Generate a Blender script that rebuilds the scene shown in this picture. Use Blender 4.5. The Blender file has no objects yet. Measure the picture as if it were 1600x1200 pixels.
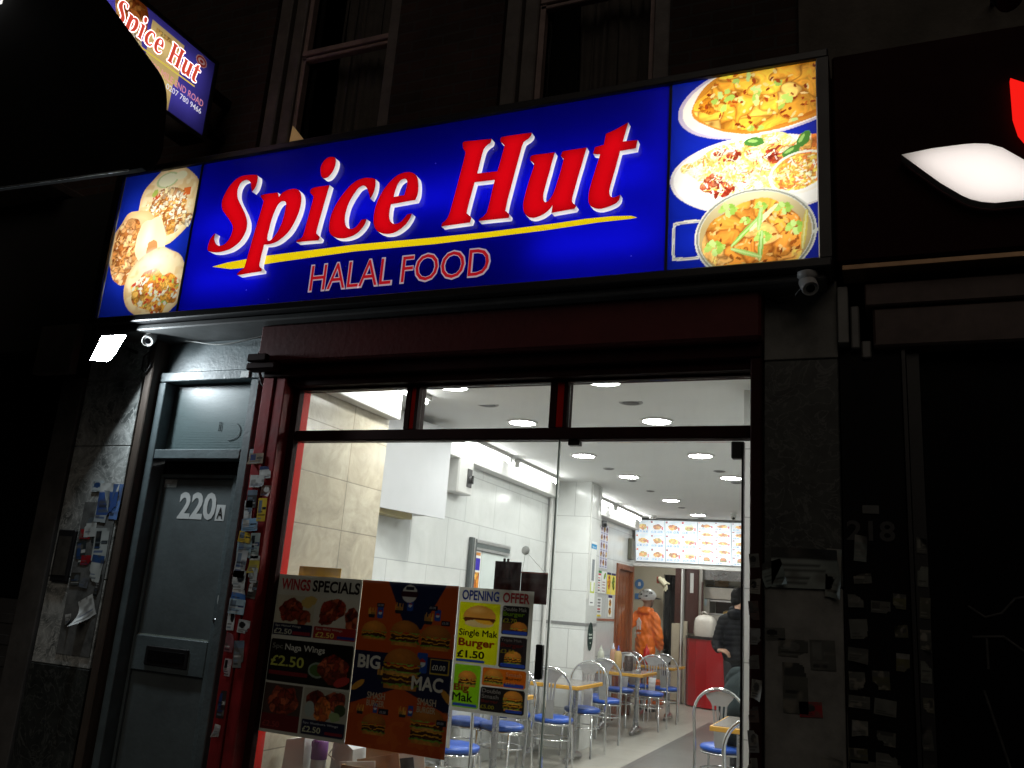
import bpy, math, random
import numpy as np
from mathutils import Vector, Matrix
from mathutils.geometry import tessellate_polygon

D = bpy.data
SC = bpy.context.scene
COL = SC.collection
R = math.radians
random.seed(7)

# ------------------------------------------------------------------ camera
CAM_YAW, CAM_PITCH, CAM_ROLL = R(23.935), R(14.218), R(4.287)
cam_d = D.cameras.new('camera')
cam = D.objects.new('camera', cam_d)
COL.objects.link(cam)
cam_d.sensor_width = 36
cam_d.lens = 1342.95 / 1600 * 36
cam_d.clip_start, cam_d.clip_end = 0.05, 500
fwd = Vector((-math.sin(CAM_YAW) * math.cos(CAM_PITCH), math.cos(CAM_YAW) * math.cos(CAM_PITCH), math.sin(CAM_PITCH)))
rt = Vector((math.cos(CAM_YAW), math.sin(CAM_YAW), 0))
up = rt.cross(fwd)
r2 = rt * math.cos(CAM_ROLL) + up * math.sin(CAM_ROLL)
u2 = up * math.cos(CAM_ROLL) - rt * math.sin(CAM_ROLL)
m = Matrix((r2, u2, -fwd)).transposed().to_4x4()
m.translation = (0, -4, 1.5)
cam.matrix_world = m
SC.camera = cam

# ------------------------------------------------------------------ night sky, faint street glow, exposure
w = D.worlds.new('World')
SC.world = w
w.use_nodes = True
nt = w.node_tree
sky = nt.nodes.new('ShaderNodeTexSky')
sky.sky_type = 'NISHITA'
sky.sun_disc = False
sky.sun_elevation = R(-10)
sky.sun_rotation = R(160)
nt.links.new(sky.outputs[0], nt.nodes['Background'].inputs[0])
nt.nodes['Background'].inputs[1].default_value = 0.03
sd = D.lights.new('street_glow', 'SUN')
sd.energy = 0.2
sd.angle = R(40)
sd.color = (1.0, 0.86, 0.72)
sun = D.objects.new('street_glow', sd)
COL.objects.link(sun)
sun.rotation_euler = (R(52), 0, R(14))
SC.view_settings.view_transform = 'Standard'
SC.view_settings.look = 'None'
SC.view_settings.exposure = 0
SC.view_settings.gamma = 1
SC.cycles.use_denoising = True
SC.cycles.max_bounces = 8
SC.cycles.diffuse_bounces = 4
SC.cycles.glossy_bounces = 4
SC.cycles.transmission_bounces = 6
SC.cycles.transparent_max_bounces = 12
SC.cycles.caustics_reflective = False
SC.cycles.caustics_refractive = False
SC.cycles.sample_clamp_indirect = 4

# ------------------------------------------------------------------ helpers
def lin(c):
    if isinstance(c, str):
        c = tuple(int(c[i:i + 2], 16) / 255 for i in (0, 2, 4))
    return tuple((x / 12.92 if x <= .04045 else ((x + .055) / 1.055) ** 2.4) for x in c)

def tag(o, label=None, cat=None, group=None, kind=None):
    if label: o['label'] = label
    if cat: o['category'] = cat
    if group: o['group'] = group
    if kind: o['kind'] = kind
    return o

def thing(name, label, cat, loc=(0, 0, 0), rz=0, group=None):
    o = D.objects.new(name, None)
    COL.objects.link(o)
    o.empty_display_size = .1
    o.location = loc
    o.rotation_euler = (0, 0, rz)
    return tag(o, label, cat, group)

def copy_tree(o, parent=None):
    c = o.copy()
    COL.objects.link(c)
    c.parent = parent
    for ch in list(o.children):
        copy_tree(ch, c)
    return c

_txt = {}
def text_geo(s, bold=0.0, shear=0.0):
    k = (s, bold, shear)
    if k in _txt: return _txt[k]
    cu = D.curves.new('txt', 'FONT')
    cu.body = s
    cu.size = 1
    cu.offset = bold
    cu.shear = shear
    cu.resolution_u = 3
    ob = D.objects.new('txt', cu)
    COL.objects.link(ob)
    dg = bpy.context.evaluated_depsgraph_get()
    me = D.meshes.new_from_object(ob.evaluated_get(dg))
    V = np.array([v.co[:2] for v in me.vertices]) if len(me.vertices) else np.zeros((0, 2))
    F = [tuple(p.vertices) for p in me.polygons]
    D.objects.remove(ob)
    D.curves.remove(cu)
    D.meshes.remove(me)
    if len(V):
        V = V - V.min(0)
        sz = V.max(0)
    else:
        sz = np.array((1., 1.))
    _txt[k] = (V, F, sz)
    return _txt[k]

class MB:
    """collects geometry for one mesh object"""
    def __init__(s):
        s.v, s.f, s.mi, s.sm, s.c = [], [], [], [], []
    def add(s, vs, fs, mi=0, smooth=False, col=(1, 1, 1)):
        b = len(s.v)
        s.v.extend([tuple(map(float, p)) for p in vs])
        if isinstance(col, np.ndarray):
            s.c.extend(col.tolist())
        else:
            s.c.extend([tuple(col)] * len(vs))
        for f in fs:
            s.f.append(tuple(int(i) + b for i in f))
            s.mi.append(mi)
            s.sm.append(smooth)
        return s
    def box(s, x0, x1, y0, y1, z0, z1, mi=0, col=(1, 1, 1), bev=0.0):
        if x0 > x1: x0, x1 = x1, x0
        if y0 > y1: y0, y1 = y1, y0
        if z0 > z1: z0, z1 = z1, z0
        b = min(bev, (x1 - x0) / 2.01, (y1 - y0) / 2.01, (z1 - z0) / 2.01)
        if b <= 0:
            vs = [(x, y, z) for z in (z0, z1) for y in (y0, y1) for x in (x0, x1)]
            fs = [(0, 2, 3, 1), (4, 5, 7, 6), (0, 1, 5, 4), (1, 3, 7, 5), (3, 2, 6, 7), (2, 0, 4, 6)]
            return s.add(vs, fs, mi, False, col)
        vs, ix = [], {}
        X, Y, Z = (x0, x1), (y0, y1), (z0, z1)
        for i in (0, 1):
            for j in (0, 1):
                for k in (0, 1):
                    sx, sy, sz = (1, -1)[i], (1, -1)[j], (1, -1)[k]
                    for a in range(3):
                        p = [X[i] + sx * b, Y[j] + sy * b, Z[k] + sz * b]
                        p[a] = (X[i], Y[j], Z[k])[a]
                        ix[i, j, k, a] = len(vs)
                        vs.append(p)
        fs = []
        for a in range(3):
            for e in (0, 1):
                q = []
                for (m_, n_) in ((0, 0), (1, 0), (1, 1), (0, 1)):
                    t = [m_, n_]
                    t.insert(a, e)
                    q.append(ix[t[0], t[1], t[2], a])
                fs.append(q if (e == 1) ^ (a == 1) else q[::-1])
        for a in range(3):
            o1, o2 = [t for t in range(3) if t != a]
            for e1 in (0, 1):
                for e2 in (0, 1):
                    c0, c1 = [0, 0, 0], [0, 0, 0]
                    c0[a], c1[a] = 0, 1
                    c0[o1] = c1[o1] = e1
                    c0[o2] = c1[o2] = e2
                    fs.append((ix[(*c0, o1)], ix[(*c1, o1)], ix[(*c1, o2)], ix[(*c0, o2)]))
        for i in (0, 1):
            for j in (0, 1):
                for k in (0, 1):
                    fs.append((ix[i, j, k, 0], ix[i, j, k, 1], ix[i, j, k, 2]))
        return s.add(vs, fs, mi, False, col)
    def prism(s, loops, depth_vec, o=(0, 0, 0), u=(1, 0, 0), v=(0, 0, 1), mi=0, side_mi=None, caps=(True, True), col=(1, 1, 1), smooth_side=False):
        """loops of 2D points in the plane (o,u,v); front cap at o, back cap at o+depth_vec"""
        o, u, v, dv = Vector(o), Vector(u), Vector(v), Vector(depth_vec)
        P = [[o + u * a + v * b for a, b in lp] for lp in loops]
        flat = [p for lp in P for p in lp]
        n = len(flat)
        tr = tessellate_polygon([[Vector((a, b, 0)) for a, b in lp] for lp in loops])
        if caps[0]: s.add(flat, tr, mi, False, col)
        if caps[1]: s.add([p + dv for p in flat], [t[::-1] for t in tr], mi, False, col)
        if depth_vec != (0, 0, 0):
            for lp in P:
                k = len(lp)
                s.add(lp + [p + dv for p in lp], [(i, (i + 1) % k, (i + 1) % k + k, i + k) for i in range(k)], mi if side_mi is None else side_mi, smooth_side, col)
        return s
    def cyl(s, p0, p1, r0, r1=None, n=16, mi=0, smooth=True, caps=True, col=(1, 1, 1)):
        r1 = r0 if r1 is None else r1
        p0, p1 = Vector(p0), Vector(p1)
        d = (p1 - p0).normalized()
        a = d.orthogonal().normalized()
        b = d.cross(a)
        r0_ = [p0 + (a * math.cos(t) + b * math.sin(t)) * r0 for t in np.linspace(0, 2 * math.pi, n, endpoint=False)]
        r1_ = [p1 + (a * math.cos(t) + b * math.sin(t)) * r1 for t in np.linspace(0, 2 * math.pi, n, endpoint=False)]
        s.add(r0_ + r1_, [(i, (i + 1) % n, (i + 1) % n + n, i + n) for i in range(n)], mi, smooth, col)
        if caps:
            s.add(r0_, [tuple(range(n))[::-1]], mi, False, col)
            s.add(r1_, [tuple(range(n))], mi, False, col)
        return s
    def tube(s, pts, r, n=8, mi=0, closed=False, col=(1, 1, 1)):
        pts = [Vector(p) for p in pts]
        k = len(pts)
        rings = []
        nrm = None
        for i, p in enumerate(pts):
            if closed:
                t = (pts[(i + 1) % k] - pts[i - 1]).normalized()
            else:
                t = (pts[min(i + 1, k - 1)] - pts[max(i - 1, 0)]).normalized()
            if nrm is None: nrm = t.orthogonal().normalized()
            nrm = (nrm - t * nrm.dot(t))
            nrm = nrm.normalized() if nrm.length > 1e-6 else t.orthogonal().normalized()
            b = t.cross(nrm)
            rr = r[i] if isinstance(r, (list, tuple)) else r
            rings.append([p + (nrm * math.cos(a) + b * math.sin(a)) * rr for a in np.linspace(0, 2 * math.pi, n, endpoint=False)])
        vs = [q for rg in rings for q in rg]
        fs = []
        for i in range(k if closed else k - 1):
            a, b = i * n, ((i + 1) % k) * n
            for j in range(n):
                fs.append((a + j, a + (j + 1) % n, b + (j + 1) % n, b + j))
        s.add(vs, fs, mi, True, col)
        if not closed:
            s.add(rings[0], [tuple(range(n))[::-1]], mi, False, col)
            s.add(rings[-1], [tuple(range(n))], mi, False, col)
        return s
    def lathe(s, prof, o=(0, 0, 0), n=24, mi=0, smooth=True, axis=None, col=(1, 1, 1)):
        """prof = [(r, h)...] around +Z (or axis) at o"""
        o = Vector(o)
        ax = Vector(axis).normalized() if axis else Vector((0, 0, 1))
        a = ax.orthogonal().normalized()
        b = ax.cross(a)
        vs = []
        for r, h in prof:
            for t in np.linspace(0, 2 * math.pi, n, endpoint=False):
                vs.append(o + ax * h + (a * math.cos(t) + b * math.sin(t)) * max(r, 1e-5))
        fs = []
        for i in range(len(prof) - 1):
            for j in range(n):
                fs.append((i * n + j, i * n + (j + 1) % n, (i + 1) * n + (j + 1) % n, (i + 1) * n + j))
        s.add(vs, fs, mi, smooth, col)
        s.add(vs[:n], [tuple(range(n))[::-1]], mi, False, col)
        s.add(vs[-n:], [tuple(range(n))], mi, False, col)
        return s
    def text(s, body, o, wd, ht, u=(1, 0, 0), v=(0, 0, 1), mi=0, col=(1, 1, 1), bold=0.0, shear=0.0):
        if bold > 0 and 'M' in body:                  # this glyph breaks when swollen: stroke it wider with staggered copies
            nn = Vector(u).cross(Vector(v))
            if wd is None:
                z_ = text_geo(body, 0, shear)[2]
                wd = z_[0] / z_[1] * ht
            for i_, (a_, b_) in enumerate(((0, 0), (1, 0), (-1, 0), (0, 1), (0, -1))):
                s.text(body, Vector(o) + Vector(u) * a_ * bold * ht * .9 + Vector(v) * b_ * bold * ht * .9 + nn * i_ * .00012, wd, ht, u, v, mi, col, 0.0, shear)
            return s
        V, F, sz = text_geo(body, bold, shear)
        if not len(V): return s
        o, u, v = Vector(o), Vector(u), Vector(v)
        if wd is None: wd = sz[0] / sz[1] * ht
        kx, ky = wd / sz[0], ht / sz[1]
        return s.add([o + u * (a * kx) + v * (b * ky) for a, b in V], F, mi, False, col)
    def art(s, A, o, u=(1, 0, 0), v=(0, 0, 1), mi=0):
        o, u, v = np.array(o, float), np.array(u, float), np.array(v, float)
        P = o + A.U[..., None] * u + A.V[..., None] * v
        ny, nx = A.U.shape
        i = np.arange(ny * nx).reshape(ny, nx)
        F = np.stack([i[:-1, :-1], i[:-1, 1:], i[1:, 1:], i[1:, :-1]], -1).reshape(-1, 4)
        return s.add(P.reshape(-1, 3), F.tolist(), mi, False, A.img.reshape(-1, 3))
    def build(s, name, mats, parent=None, raw=False):
        me = D.meshes.new(name)
        me.from_pydata(s.v, [], s.f)
        if not isinstance(mats, (list, tuple)): mats = [mats]
        for mt in mats: me.materials.append(mt)
        me.polygons.foreach_set('material_index', s.mi)
        me.polygons.foreach_set('use_smooth', s.sm)
        ca = me.color_attributes.new('Col', 'FLOAT_COLOR', 'POINT')
        a = np.ones((len(s.v), 4), np.float32)
        a[:, :3] = np.array(s.c, np.float32)
        ca.data.foreach_set('color', a.ravel())
        me.update()
        o = D.objects.new(name, me)
        COL.objects.link(o)
        if parent is not None:
            o.parent = parent
            if not raw:                       # geometry was given in world coordinates
                q, off = parent, Vector((0, 0, 0))
                while q:
                    off += q.location
                    q = q.parent
                o.location = -off
        return o

def struct(name, b, mats):
    o = b.build(name, mats)
    o['kind'] = 'structure'
    return o

# ------------------------------------------------------------------ printed pictures (drawn with numpy into vertex colours)
def vnoise(U, V, sc, seed):
    rg = np.random.RandomState(seed)
    g = rg.rand(64, 64)
    x, y = U / sc + 17.3, V / sc + 9.1
    xi, yi = np.floor(x).astype(int), np.floor(y).astype(int)
    fx, fy = x - xi, y - yi
    fx, fy = fx * fx * (3 - 2 * fx), fy * fy * (3 - 2 * fy)
    G = lambda a, b: g[a % 64, b % 64]
    return (G(xi, yi) * (1 - fx) + G(xi + 1, yi) * fx) * (1 - fy) + (G(xi, yi + 1) * (1 - fx) + G(xi + 1, yi + 1) * fx) * fy

class Art:
    def __init__(s, wd, ht, res, bg):
        nx, ny = max(2, int(round(wd / res)) + 1), max(2, int(round(ht / res)) + 1)
        s.w, s.h = wd, ht
        s.U, s.V = np.meshgrid(np.linspace(0, wd, nx), np.linspace(0, ht, ny))
        s.img = np.empty((ny, nx, 3))
        s.img[:] = lin(bg)
    def fill(s, mk, c, a=1.0):
        k = (np.clip(mk, 0, 1) * a)[..., None] if mk.dtype != bool else mk[..., None] * a
        s.img = s.img * (1 - k) + np.array(lin(c)) * k
    def ell(s, cx, cy, rx, ry, rot=0, wob=0, seed=0):
        a = R(rot)
        x, y = s.U - cx, s.V - cy
        x, y = x * math.cos(a) + y * math.sin(a), -x * math.sin(a) + y * math.cos(a)
        d = np.sqrt((x / rx) ** 2 + (y / ry) ** 2)
        if wob: d = d + wob * (vnoise(s.U, s.V, min(rx, ry) * .5, seed) - .5)
        return d
    def rr(s, x0, y0, x1, y1, r=0.0):
        cx, cy, hx, hy = (x0 + x1) / 2, (y0 + y1) / 2, (x1 - x0) / 2 - r, (y1 - y0) / 2 - r
        dx, dy = np.maximum(np.abs(s.U - cx) - hx, 0), np.maximum(np.abs(s.V - cy) - hy, 0)
        return np.hypot(dx, dy) <= max(r, 1e-6)
    def food(s, mk, pal, cell, seed, crev='3a1505', dark=.55, bright=1.0):
        ys, xs = np.where(mk)
        if not len(ys): return
        rg = np.random.RandomState(seed)
        U, V = s.U[ys, xs], s.V[ys, xs]
        U = U + (vnoise(U, V, cell * .5, seed + 5) - .5) * cell * .8
        V = V + (vnoise(U, V, cell * .5, seed + 6) - .5) * cell * .8
        n = max(4, int((U.max() - U.min()) * (V.max() - V.min()) / cell ** 2))
        n = min(n, 260)
        P = np.stack([rg.uniform(U.min(), U.max(), n), rg.uniform(V.min(), V.max(), n)], 1)
        d = np.hypot(U[:, None] - P[None, :, 0], V[:, None] - P[None, :, 1])
        o = np.argsort(d, 1)[:, :2]
        d1, d2 = np.take_along_axis(d, o[:, :1], 1)[:, 0], np.take_along_axis(d, o[:, 1:2], 1)[:, 0]
        ids = o[:, 0]
        pc = np.array([lin(p) for p in pal])[rg.randint(0, len(pal), n)] * rg.uniform(.8, 1.2, (n, 1))
        c = pc[ids]
        sh = 1.25 - .55 * np.clip(d1 / cell, 0, 1) + .5 * (vnoise(U, V, cell * .28, seed + 1) - .5) + .35 * (vnoise(U, V, cell * .1, seed + 2) - .5)
        c = c * sh[:, None] * bright
        ed = np.clip((d2 - d1) / (cell * .22), 0, 1)[:, None]
        c = c * (dark + (1 - dark) * ed) * ed ** .25 + np.array(lin(crev)) * (1 - ed) * .6
        s.img[ys, xs] = np.clip(c, 0, 1)
    def scatter(s, mk, cols, size, n, seed, asp=2.5):
        ys, xs = np.where(mk)
        if not len(ys): return
        rg = np.random.RandomState(seed)
        for i in range(n):
            k = rg.randint(len(ys))
            q = s.ell(s.U[ys[k], xs[k]], s.V[ys[k], xs[k]], size * rg.uniform(.6, 1.3), size / asp * rg.uniform(.6, 1.3), rg.uniform(0, 180), .5, seed + i)
            s.fill((q < 1) & mk, cols[rg.randint(len(cols))])
    def burger(s, cx, cy, wd, double=False, seed=1, big=False):
        """cy = bottom of the bun"""
        h = wd * .5
        x = (s.U - cx) / (wd / 2)
        wv = (vnoise(s.U, s.V, wd * .09, seed) - .5) * wd * .07
        L = [('b', .17, 'd08a3a'), ('l', .07, '7fa83a'), ('p', .16, '4a2412'), ('c', .06, 'f2b02a')]
        if double or big: L += [('p', .15, '4a2412'), ('c', .05, 'f2b02a')]
        if big: L += [('b', .12, 'd89a4a'), ('l', .07, '8fb84a'), ('p', .15, '55290f'), ('c', .06, 'f0a822')]
        L += [('r', .06, 'c23a20'), ('l', .06, '8fb84a')]
        y = cy
        for k, t, c in L:
            hw = {'b': .9, 'l': 1.04, 'p': .96, 'c': 1.0, 'r': .85}[k]
            mk = (np.abs(x) < hw) & (s.V > y + wv * (k != 'b')) & (s.V < y + t * h * 1.3 + wv * (k != 'b'))
            s.fill(mk, c)
            sh = (.75 + .5 * vnoise(s.U, s.V, wd * .05, seed + int(y * 999) % 50))[..., None]
            s.img = np.where(mk[..., None], s.img * sh * (1 - .35 * x ** 2)[..., None], s.img)
            y += t * h
        q = s.ell(cx, y, wd / 2, wd * .34)
        mk = (q < 1) & (s.V >= y - .01 * wd)
        s.fill(mk, ['d98b34', 'c87c30', 'b8702c'][seed % 3])
        g = (1.3 - .65 * np.clip(s.ell(cx - wd * .08, y + wd * .18, wd * .6, wd * .36), 0, 1.3))[..., None]
        s.img = np.where(mk[..., None], np.clip(s.img * g * (.92 + .16 * vnoise(s.U, s.V, wd * .04, seed))[..., None], 0, 1), s.img)
        return y + wd * .34

# ------------------------------------------------------------------ materials
_m = {}
def mat(name, base, rough=.6, metal=0.0, var=.25, vs=6.0, bump=0.0, bs=60.0, spec=.5, base2=None, coat=0.0, emit=None, es=0.0, stretch=(1, 1, 1)):
    if name in _m: return _m[name]
    mt = D.materials.new(name)
    mt.use_nodes = True
    t = mt.node_tree
    N, L = t.nodes, t.links
    p = N['Principled BSDF']
    p.inputs['Roughness'].default_value = rough
    p.inputs['Metallic'].default_value = metal
    p.inputs['Specular IOR Level'].default_value = spec
    if coat: p.inputs['Coat Weight'].default_value = coat
    c1 = Vector(base)
    c2 = Vector(base2) if base2 else c1 * (1 - var)
    if var or base2:
        tc = N.new('ShaderNodeTexCoord')
        mp = N.new('ShaderNodeMapping')
        mp.inputs['Scale'].default_value = stretch
        nz = N.new('ShaderNodeTexNoise')
        nz.inputs['Scale'].default_value = vs
        nz.inputs['Detail'].default_value = 6
        nz.inputs['Roughness'].default_value = .65
        rp = N.new('ShaderNodeValToRGB')
        rp.color_ramp.elements[0].position, rp.color_ramp.elements[1].position = .32, .68
        rp.color_ramp.elements[0].color = (*c2, 1)
        rp.color_ramp.elements[1].color = (*c1, 1)
        L.new(tc.outputs['Object'], mp.inputs[0])
        L.new(mp.outputs[0], nz.inputs['Vector'])
        L.new(nz.outputs['Fac'], rp.inputs[0])
        L.new(rp.outputs[0], p.inputs['Base Color'])
        rr_ = N.new('ShaderNodeMapRange')
        rr_.inputs[3].default_value, rr_.inputs[4].default_value = min(1, rough + .12), max(.02, rough - .12)
        L.new(nz.outputs['Fac'], rr_.inputs[0])
        L.new(rr_.outputs[0], p.inputs['Roughness'])
        if bump:
            n2 = N.new('ShaderNodeTexNoise')
            n2.inputs['Scale'].default_value = bs
            n2.inputs['Detail'].default_value = 4
            L.new(mp.outputs[0], n2.inputs['Vector'])
            bp = N.new('ShaderNodeBump')
            bp.inputs['Strength'].default_value = bump
            bp.inputs['Distance'].default_value = .01
            L.new(n2.outputs['Fac'], bp.inputs['Height'])
            L.new(bp.outputs[0], p.inputs['Normal'])
    else:
        p.inputs['Base Color'].default_value = (*c1, 1)
    if emit:
        p.inputs['Emission Color'].default_value = (*emit, 1)
        p.inputs['Emission Strength'].default_value = es
    _m[name] = mt
    return mt

def emis(name, c, s):
    mt = D.materials.new(name)
    mt.use_nodes = True
    t = mt.node_tree
    t.nodes.remove(t.nodes['Principled BSDF'])
    e = t.nodes.new('ShaderNodeEmission')
    e.inputs[0].default_value = (*c, 1)
    e.inputs[1].default_value = s
    t.links.new(e.outputs[0], t.nodes['Material Output'].inputs[0])
    return mt

def printed(name, transl=0.0, rough=.5, gloss=.05, tint=None, emit=0.0):
    """paper, vinyl or acrylic coloured by its print (colour attribute); transl = share of light it lets through"""
    mt = D.materials.new(name)
    mt.use_nodes = True
    t = mt.node_tree
    N, L = t.nodes, t.links
    N.remove(N['Principled BSDF'])
    out = N['Material Output']
    if tint is None:
        ca = N.new('ShaderNodeVertexColor')
        ca.layer_name = 'Col'
        src = ca.outputs[0]
    else:
        rgb = N.new('ShaderNodeRGB')
        rgb.outputs[0].default_value = (*tint, 1)
        src = rgb.outputs[0]
    d = N.new('ShaderNodeBsdfDiffuse')
    L.new(src, d.inputs[0])
    last = d.outputs[0]
    if transl:
        tr = N.new('ShaderNodeBsdfTranslucent')
        L.new(src, tr.inputs[0])
        mx = N.new('ShaderNodeMixShader')
        mx.inputs[0].default_value = transl
        L.new(last, mx.inputs[1])
        L.new(tr.outputs[0], mx.inputs[2])
        last = mx.outputs[0]
    if gloss:
        g = N.new('ShaderNodeBsdfGlossy')
        g.inputs['Roughness'].default_value = rough
        mx = N.new('ShaderNodeMixShader')
        mx.inputs[0].default_value = gloss
        L.new(last, mx.inputs[1])
        L.new(g.outputs[0], mx.inputs[2])
        last = mx.outputs[0]
    if emit:
        e = N.new('ShaderNodeEmission')
        e.inputs[1].default_value = emit
        L.new(src, e.inputs[0])
        ad = N.new('ShaderNodeAddShader')
        L.new(last, ad.inputs[0])
        L.new(e.outputs[0], ad.inputs[1])
        last = ad.outputs[0]
    L.new(last, out.inputs[0])
    return mt

def glass(name, tint=(.97, .99, .98), refl=.05, dirt=0.0):
    mt = D.materials.new(name)
    mt.use_nodes = True
    t = mt.node_tree
    N, L = t.nodes, t.links
    N.remove(N['Principled BSDF'])
    tr = N.new('ShaderNodeBsdfTransparent')
    tr.inputs[0].default_value = (*tint, 1)
    g = N.new('ShaderNodeBsdfGlossy')
    g.inputs['Roughness'].default_value = .02
    fr = N.new('ShaderNodeLayerWeight')
    fr.inputs['Blend'].default_value = .12
    mr = N.new('ShaderNodeMapRange')
    mr.inputs[3].default_value, mr.inputs[4].default_value = refl, .7
    L.new(fr.outputs['Fresnel'], mr.inputs[0])
    mx = N.new('ShaderNodeMixShader')
    L.new(mr.outputs[0], mx.inputs[0])
    L.new(tr.outputs[0], mx.inputs[1])
    L.new(g.outputs[0], mx.inputs[2])
    last = mx.outputs[0]
    if dirt:                                   # smears and dust that scatter a little light
        tc = N.new('ShaderNodeTexCoord')
        mp = N.new('ShaderNodeMapping')
        mp.inputs['Rotation'].default_value = (0, .6, 0)
        mp.inputs['Scale'].default_value = (7, 1, 1.6)
        nz = N.new('ShaderNodeTexNoise')
        nz.inputs['Scale'].default_value = 2.2
        nz.inputs['Detail'].default_value = 9
        nz.inputs['Roughness'].default_value = .7
        rm = N.new('ShaderNodeMapRange')
        rm.inputs[1].default_value, rm.inputs[2].default_value = .42, .75
        rm.inputs[3].default_value, rm.inputs[4].default_value = dirt * .3, dirt * 2
        L.new(tc.outputs['Object'], mp.inputs[0]); L.new(mp.outputs[0], nz.inputs['Vector']); L.new(nz.outputs['Fac'], rm.inputs[0])
        t2 = N.new('ShaderNodeBsdfTranslucent')
        t2.inputs[0].default_value = (.8, .8, .78, 1)
        m2 = N.new('ShaderNodeMixShader')
        L.new(rm.outputs[0], m2.inputs[0]); L.new(last, m2.inputs[1]); L.new(t2.outputs[0], m2.inputs[2])
        last = m2.outputs[0]
    L.new(last, N['Material Output'].inputs[0])
    return mt

def pattern(name, c1, c2, mortar, bw, bh, msize, axes='xz', rough=.5, off=.5, bump=.3, var=.3, vs=4.0, spec=.5, smear=None, veins=0.0):
    """bricks or tiles laid out in the object's own coordinates"""
    mt = D.materials.new(name)
    mt.use_nodes = True
    t = mt.node_tree
    N, L = t.nodes, t.links
    p = N['Principled BSDF']
    p.inputs['Roughness'].default_value = rough
    p.inputs['Specular IOR Level'].default_value = spec
    tc = N.new('ShaderNodeTexCoord')
    sp = N.new('ShaderNodeSeparateXYZ')
    cb = N.new('ShaderNodeCombineXYZ')
    L.new(tc.outputs['Object'], sp.inputs[0])
    L.new(sp.outputs['xyz'.index(axes[0])], cb.inputs[0])
    L.new(sp.outputs['xyz'.index(axes[1])], cb.inputs[1])
    b = N.new('ShaderNodeTexBrick')
    b.offset = off
    b.inputs['Color1'].default_value = (*c1, 1)
    b.inputs['Color2'].default_value = (*c2, 1)
    b.inputs['Mortar'].default_value = (*mortar, 1)
    b.inputs['Scale'].default_value = 1
    b.inputs['Mortar Size'].default_value = msize
    b.inputs['Mortar Smooth'].default_value = .2
    b.inputs['Brick Width'].default_value = bw
    b.inputs['Row Height'].default_value = bh
    L.new(cb.outputs[0], b.inputs['Vector'])
    nz = N.new('ShaderNodeTexNoise')
    nz.inputs['Scale'].default_value = vs
    nz.inputs['Detail'].default_value = 8
    nz.inputs['Roughness'].default_value = .7
    if veins: nz.inputs['Distortion'].default_value = veins
    L.new(tc.outputs['Object'], nz.inputs['Vector'])
    mr = N.new('ShaderNodeMapRange')
    mr.inputs[1].default_value, mr.inputs[2].default_value = .3, .7
    mr.inputs[3].default_value, mr.inputs[4].default_value = 1 - var, 1
    L.new(nz.outputs['Fac'], mr.inputs[0])
    mx = N.new('ShaderNodeMix')
    mx.data_type = 'RGBA'
    mx.blend_type = 'MULTIPLY'
    mx.inputs[0].default_value = 1
    L.new(b.outputs['Color'], mx.inputs[6])
    L.new(mr.outputs[0], mx.inputs[7])
    L.new(mx.outputs[2], p.inputs['Base Color'])
    if bump:
        bp = N.new('ShaderNodeBump')
        bp.inputs['Strength'].default_value = bump
        bp.inputs['Distance'].default_value = .004
        iv = N.new('ShaderNodeMath')
        iv.operation = 'SUBTRACT'
        iv.inputs[0].default_value = 1
        L.new(b.outputs['Fac'], iv.inputs[1])
        L.new(iv.outputs[0], bp.inputs['Height'])
        L.new(bp.outputs[0], p.inputs['Normal'])
    return mt

def marble(name, dark, light, vein, rough=.3, sc=3.0):
    mt = D.materials.new(name)
    mt.use_nodes = True
    t = mt.node_tree
    N, L = t.nodes, t.links
    p = N['Principled BSDF']
    p.inputs['Roughness'].default_value = rough
    tc = N.new('ShaderNodeTexCoord')
    nz = N.new('ShaderNodeTexNoise')
    nz.inputs['Scale'].default_value = sc
    nz.inputs['Detail'].default_value = 10
    nz.inputs['Roughness'].default_value = .62
    nz.inputs['Distortion'].default_value = 1.6
    L.new(tc.outputs['Object'], nz.inputs['Vector'])
    r1 = N.new('ShaderNodeValToRGB')
    r1.color_ramp.elements[0].position, r1.color_ramp.elements[0].color = .35, (*dark, 1)
    r1.color_ramp.elements[1].position, r1.color_ramp.elements[1].color = .68, (*light, 1)
    L.new(nz.outputs['Fac'], r1.inputs[0])
    n2 = N.new('ShaderNodeTexNoise')
    n2.inputs['Scale'].default_value = sc * 1.7
    n2.inputs['Detail'].default_value = 7
    n2.inputs['Distortion'].default_value = 2.5
    L.new(tc.outputs['Object'], n2.inputs['Vector'])
    r2_ = N.new('ShaderNodeValToRGB')
    r2_.color_ramp.elements[0].position, r2_.color_ramp.elements[0].color = .47, (0, 0, 0, 1)
    r2_.color_ramp.elements[1].position, r2_.color_ramp.elements[1].color = .53, (0, 0, 0, 1)
    e = r2_.color_ramp.elements.new(.5)
    e.color = (1, 1, 1, 1)
    L.new(n2.outputs['Fac'], r2_.inputs[0])
    mx = N.new('ShaderNodeMix')
    mx.data_type = 'RGBA'
    L.new(r2_.outputs[0], mx.inputs[0])
    L.new(r1.outputs[0], mx.inputs[6])
    mx.inputs[7].default_value = (*vein, 1)
    L.new(mx.outputs[2], p.inputs['Base Color'])
    return mt

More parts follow.
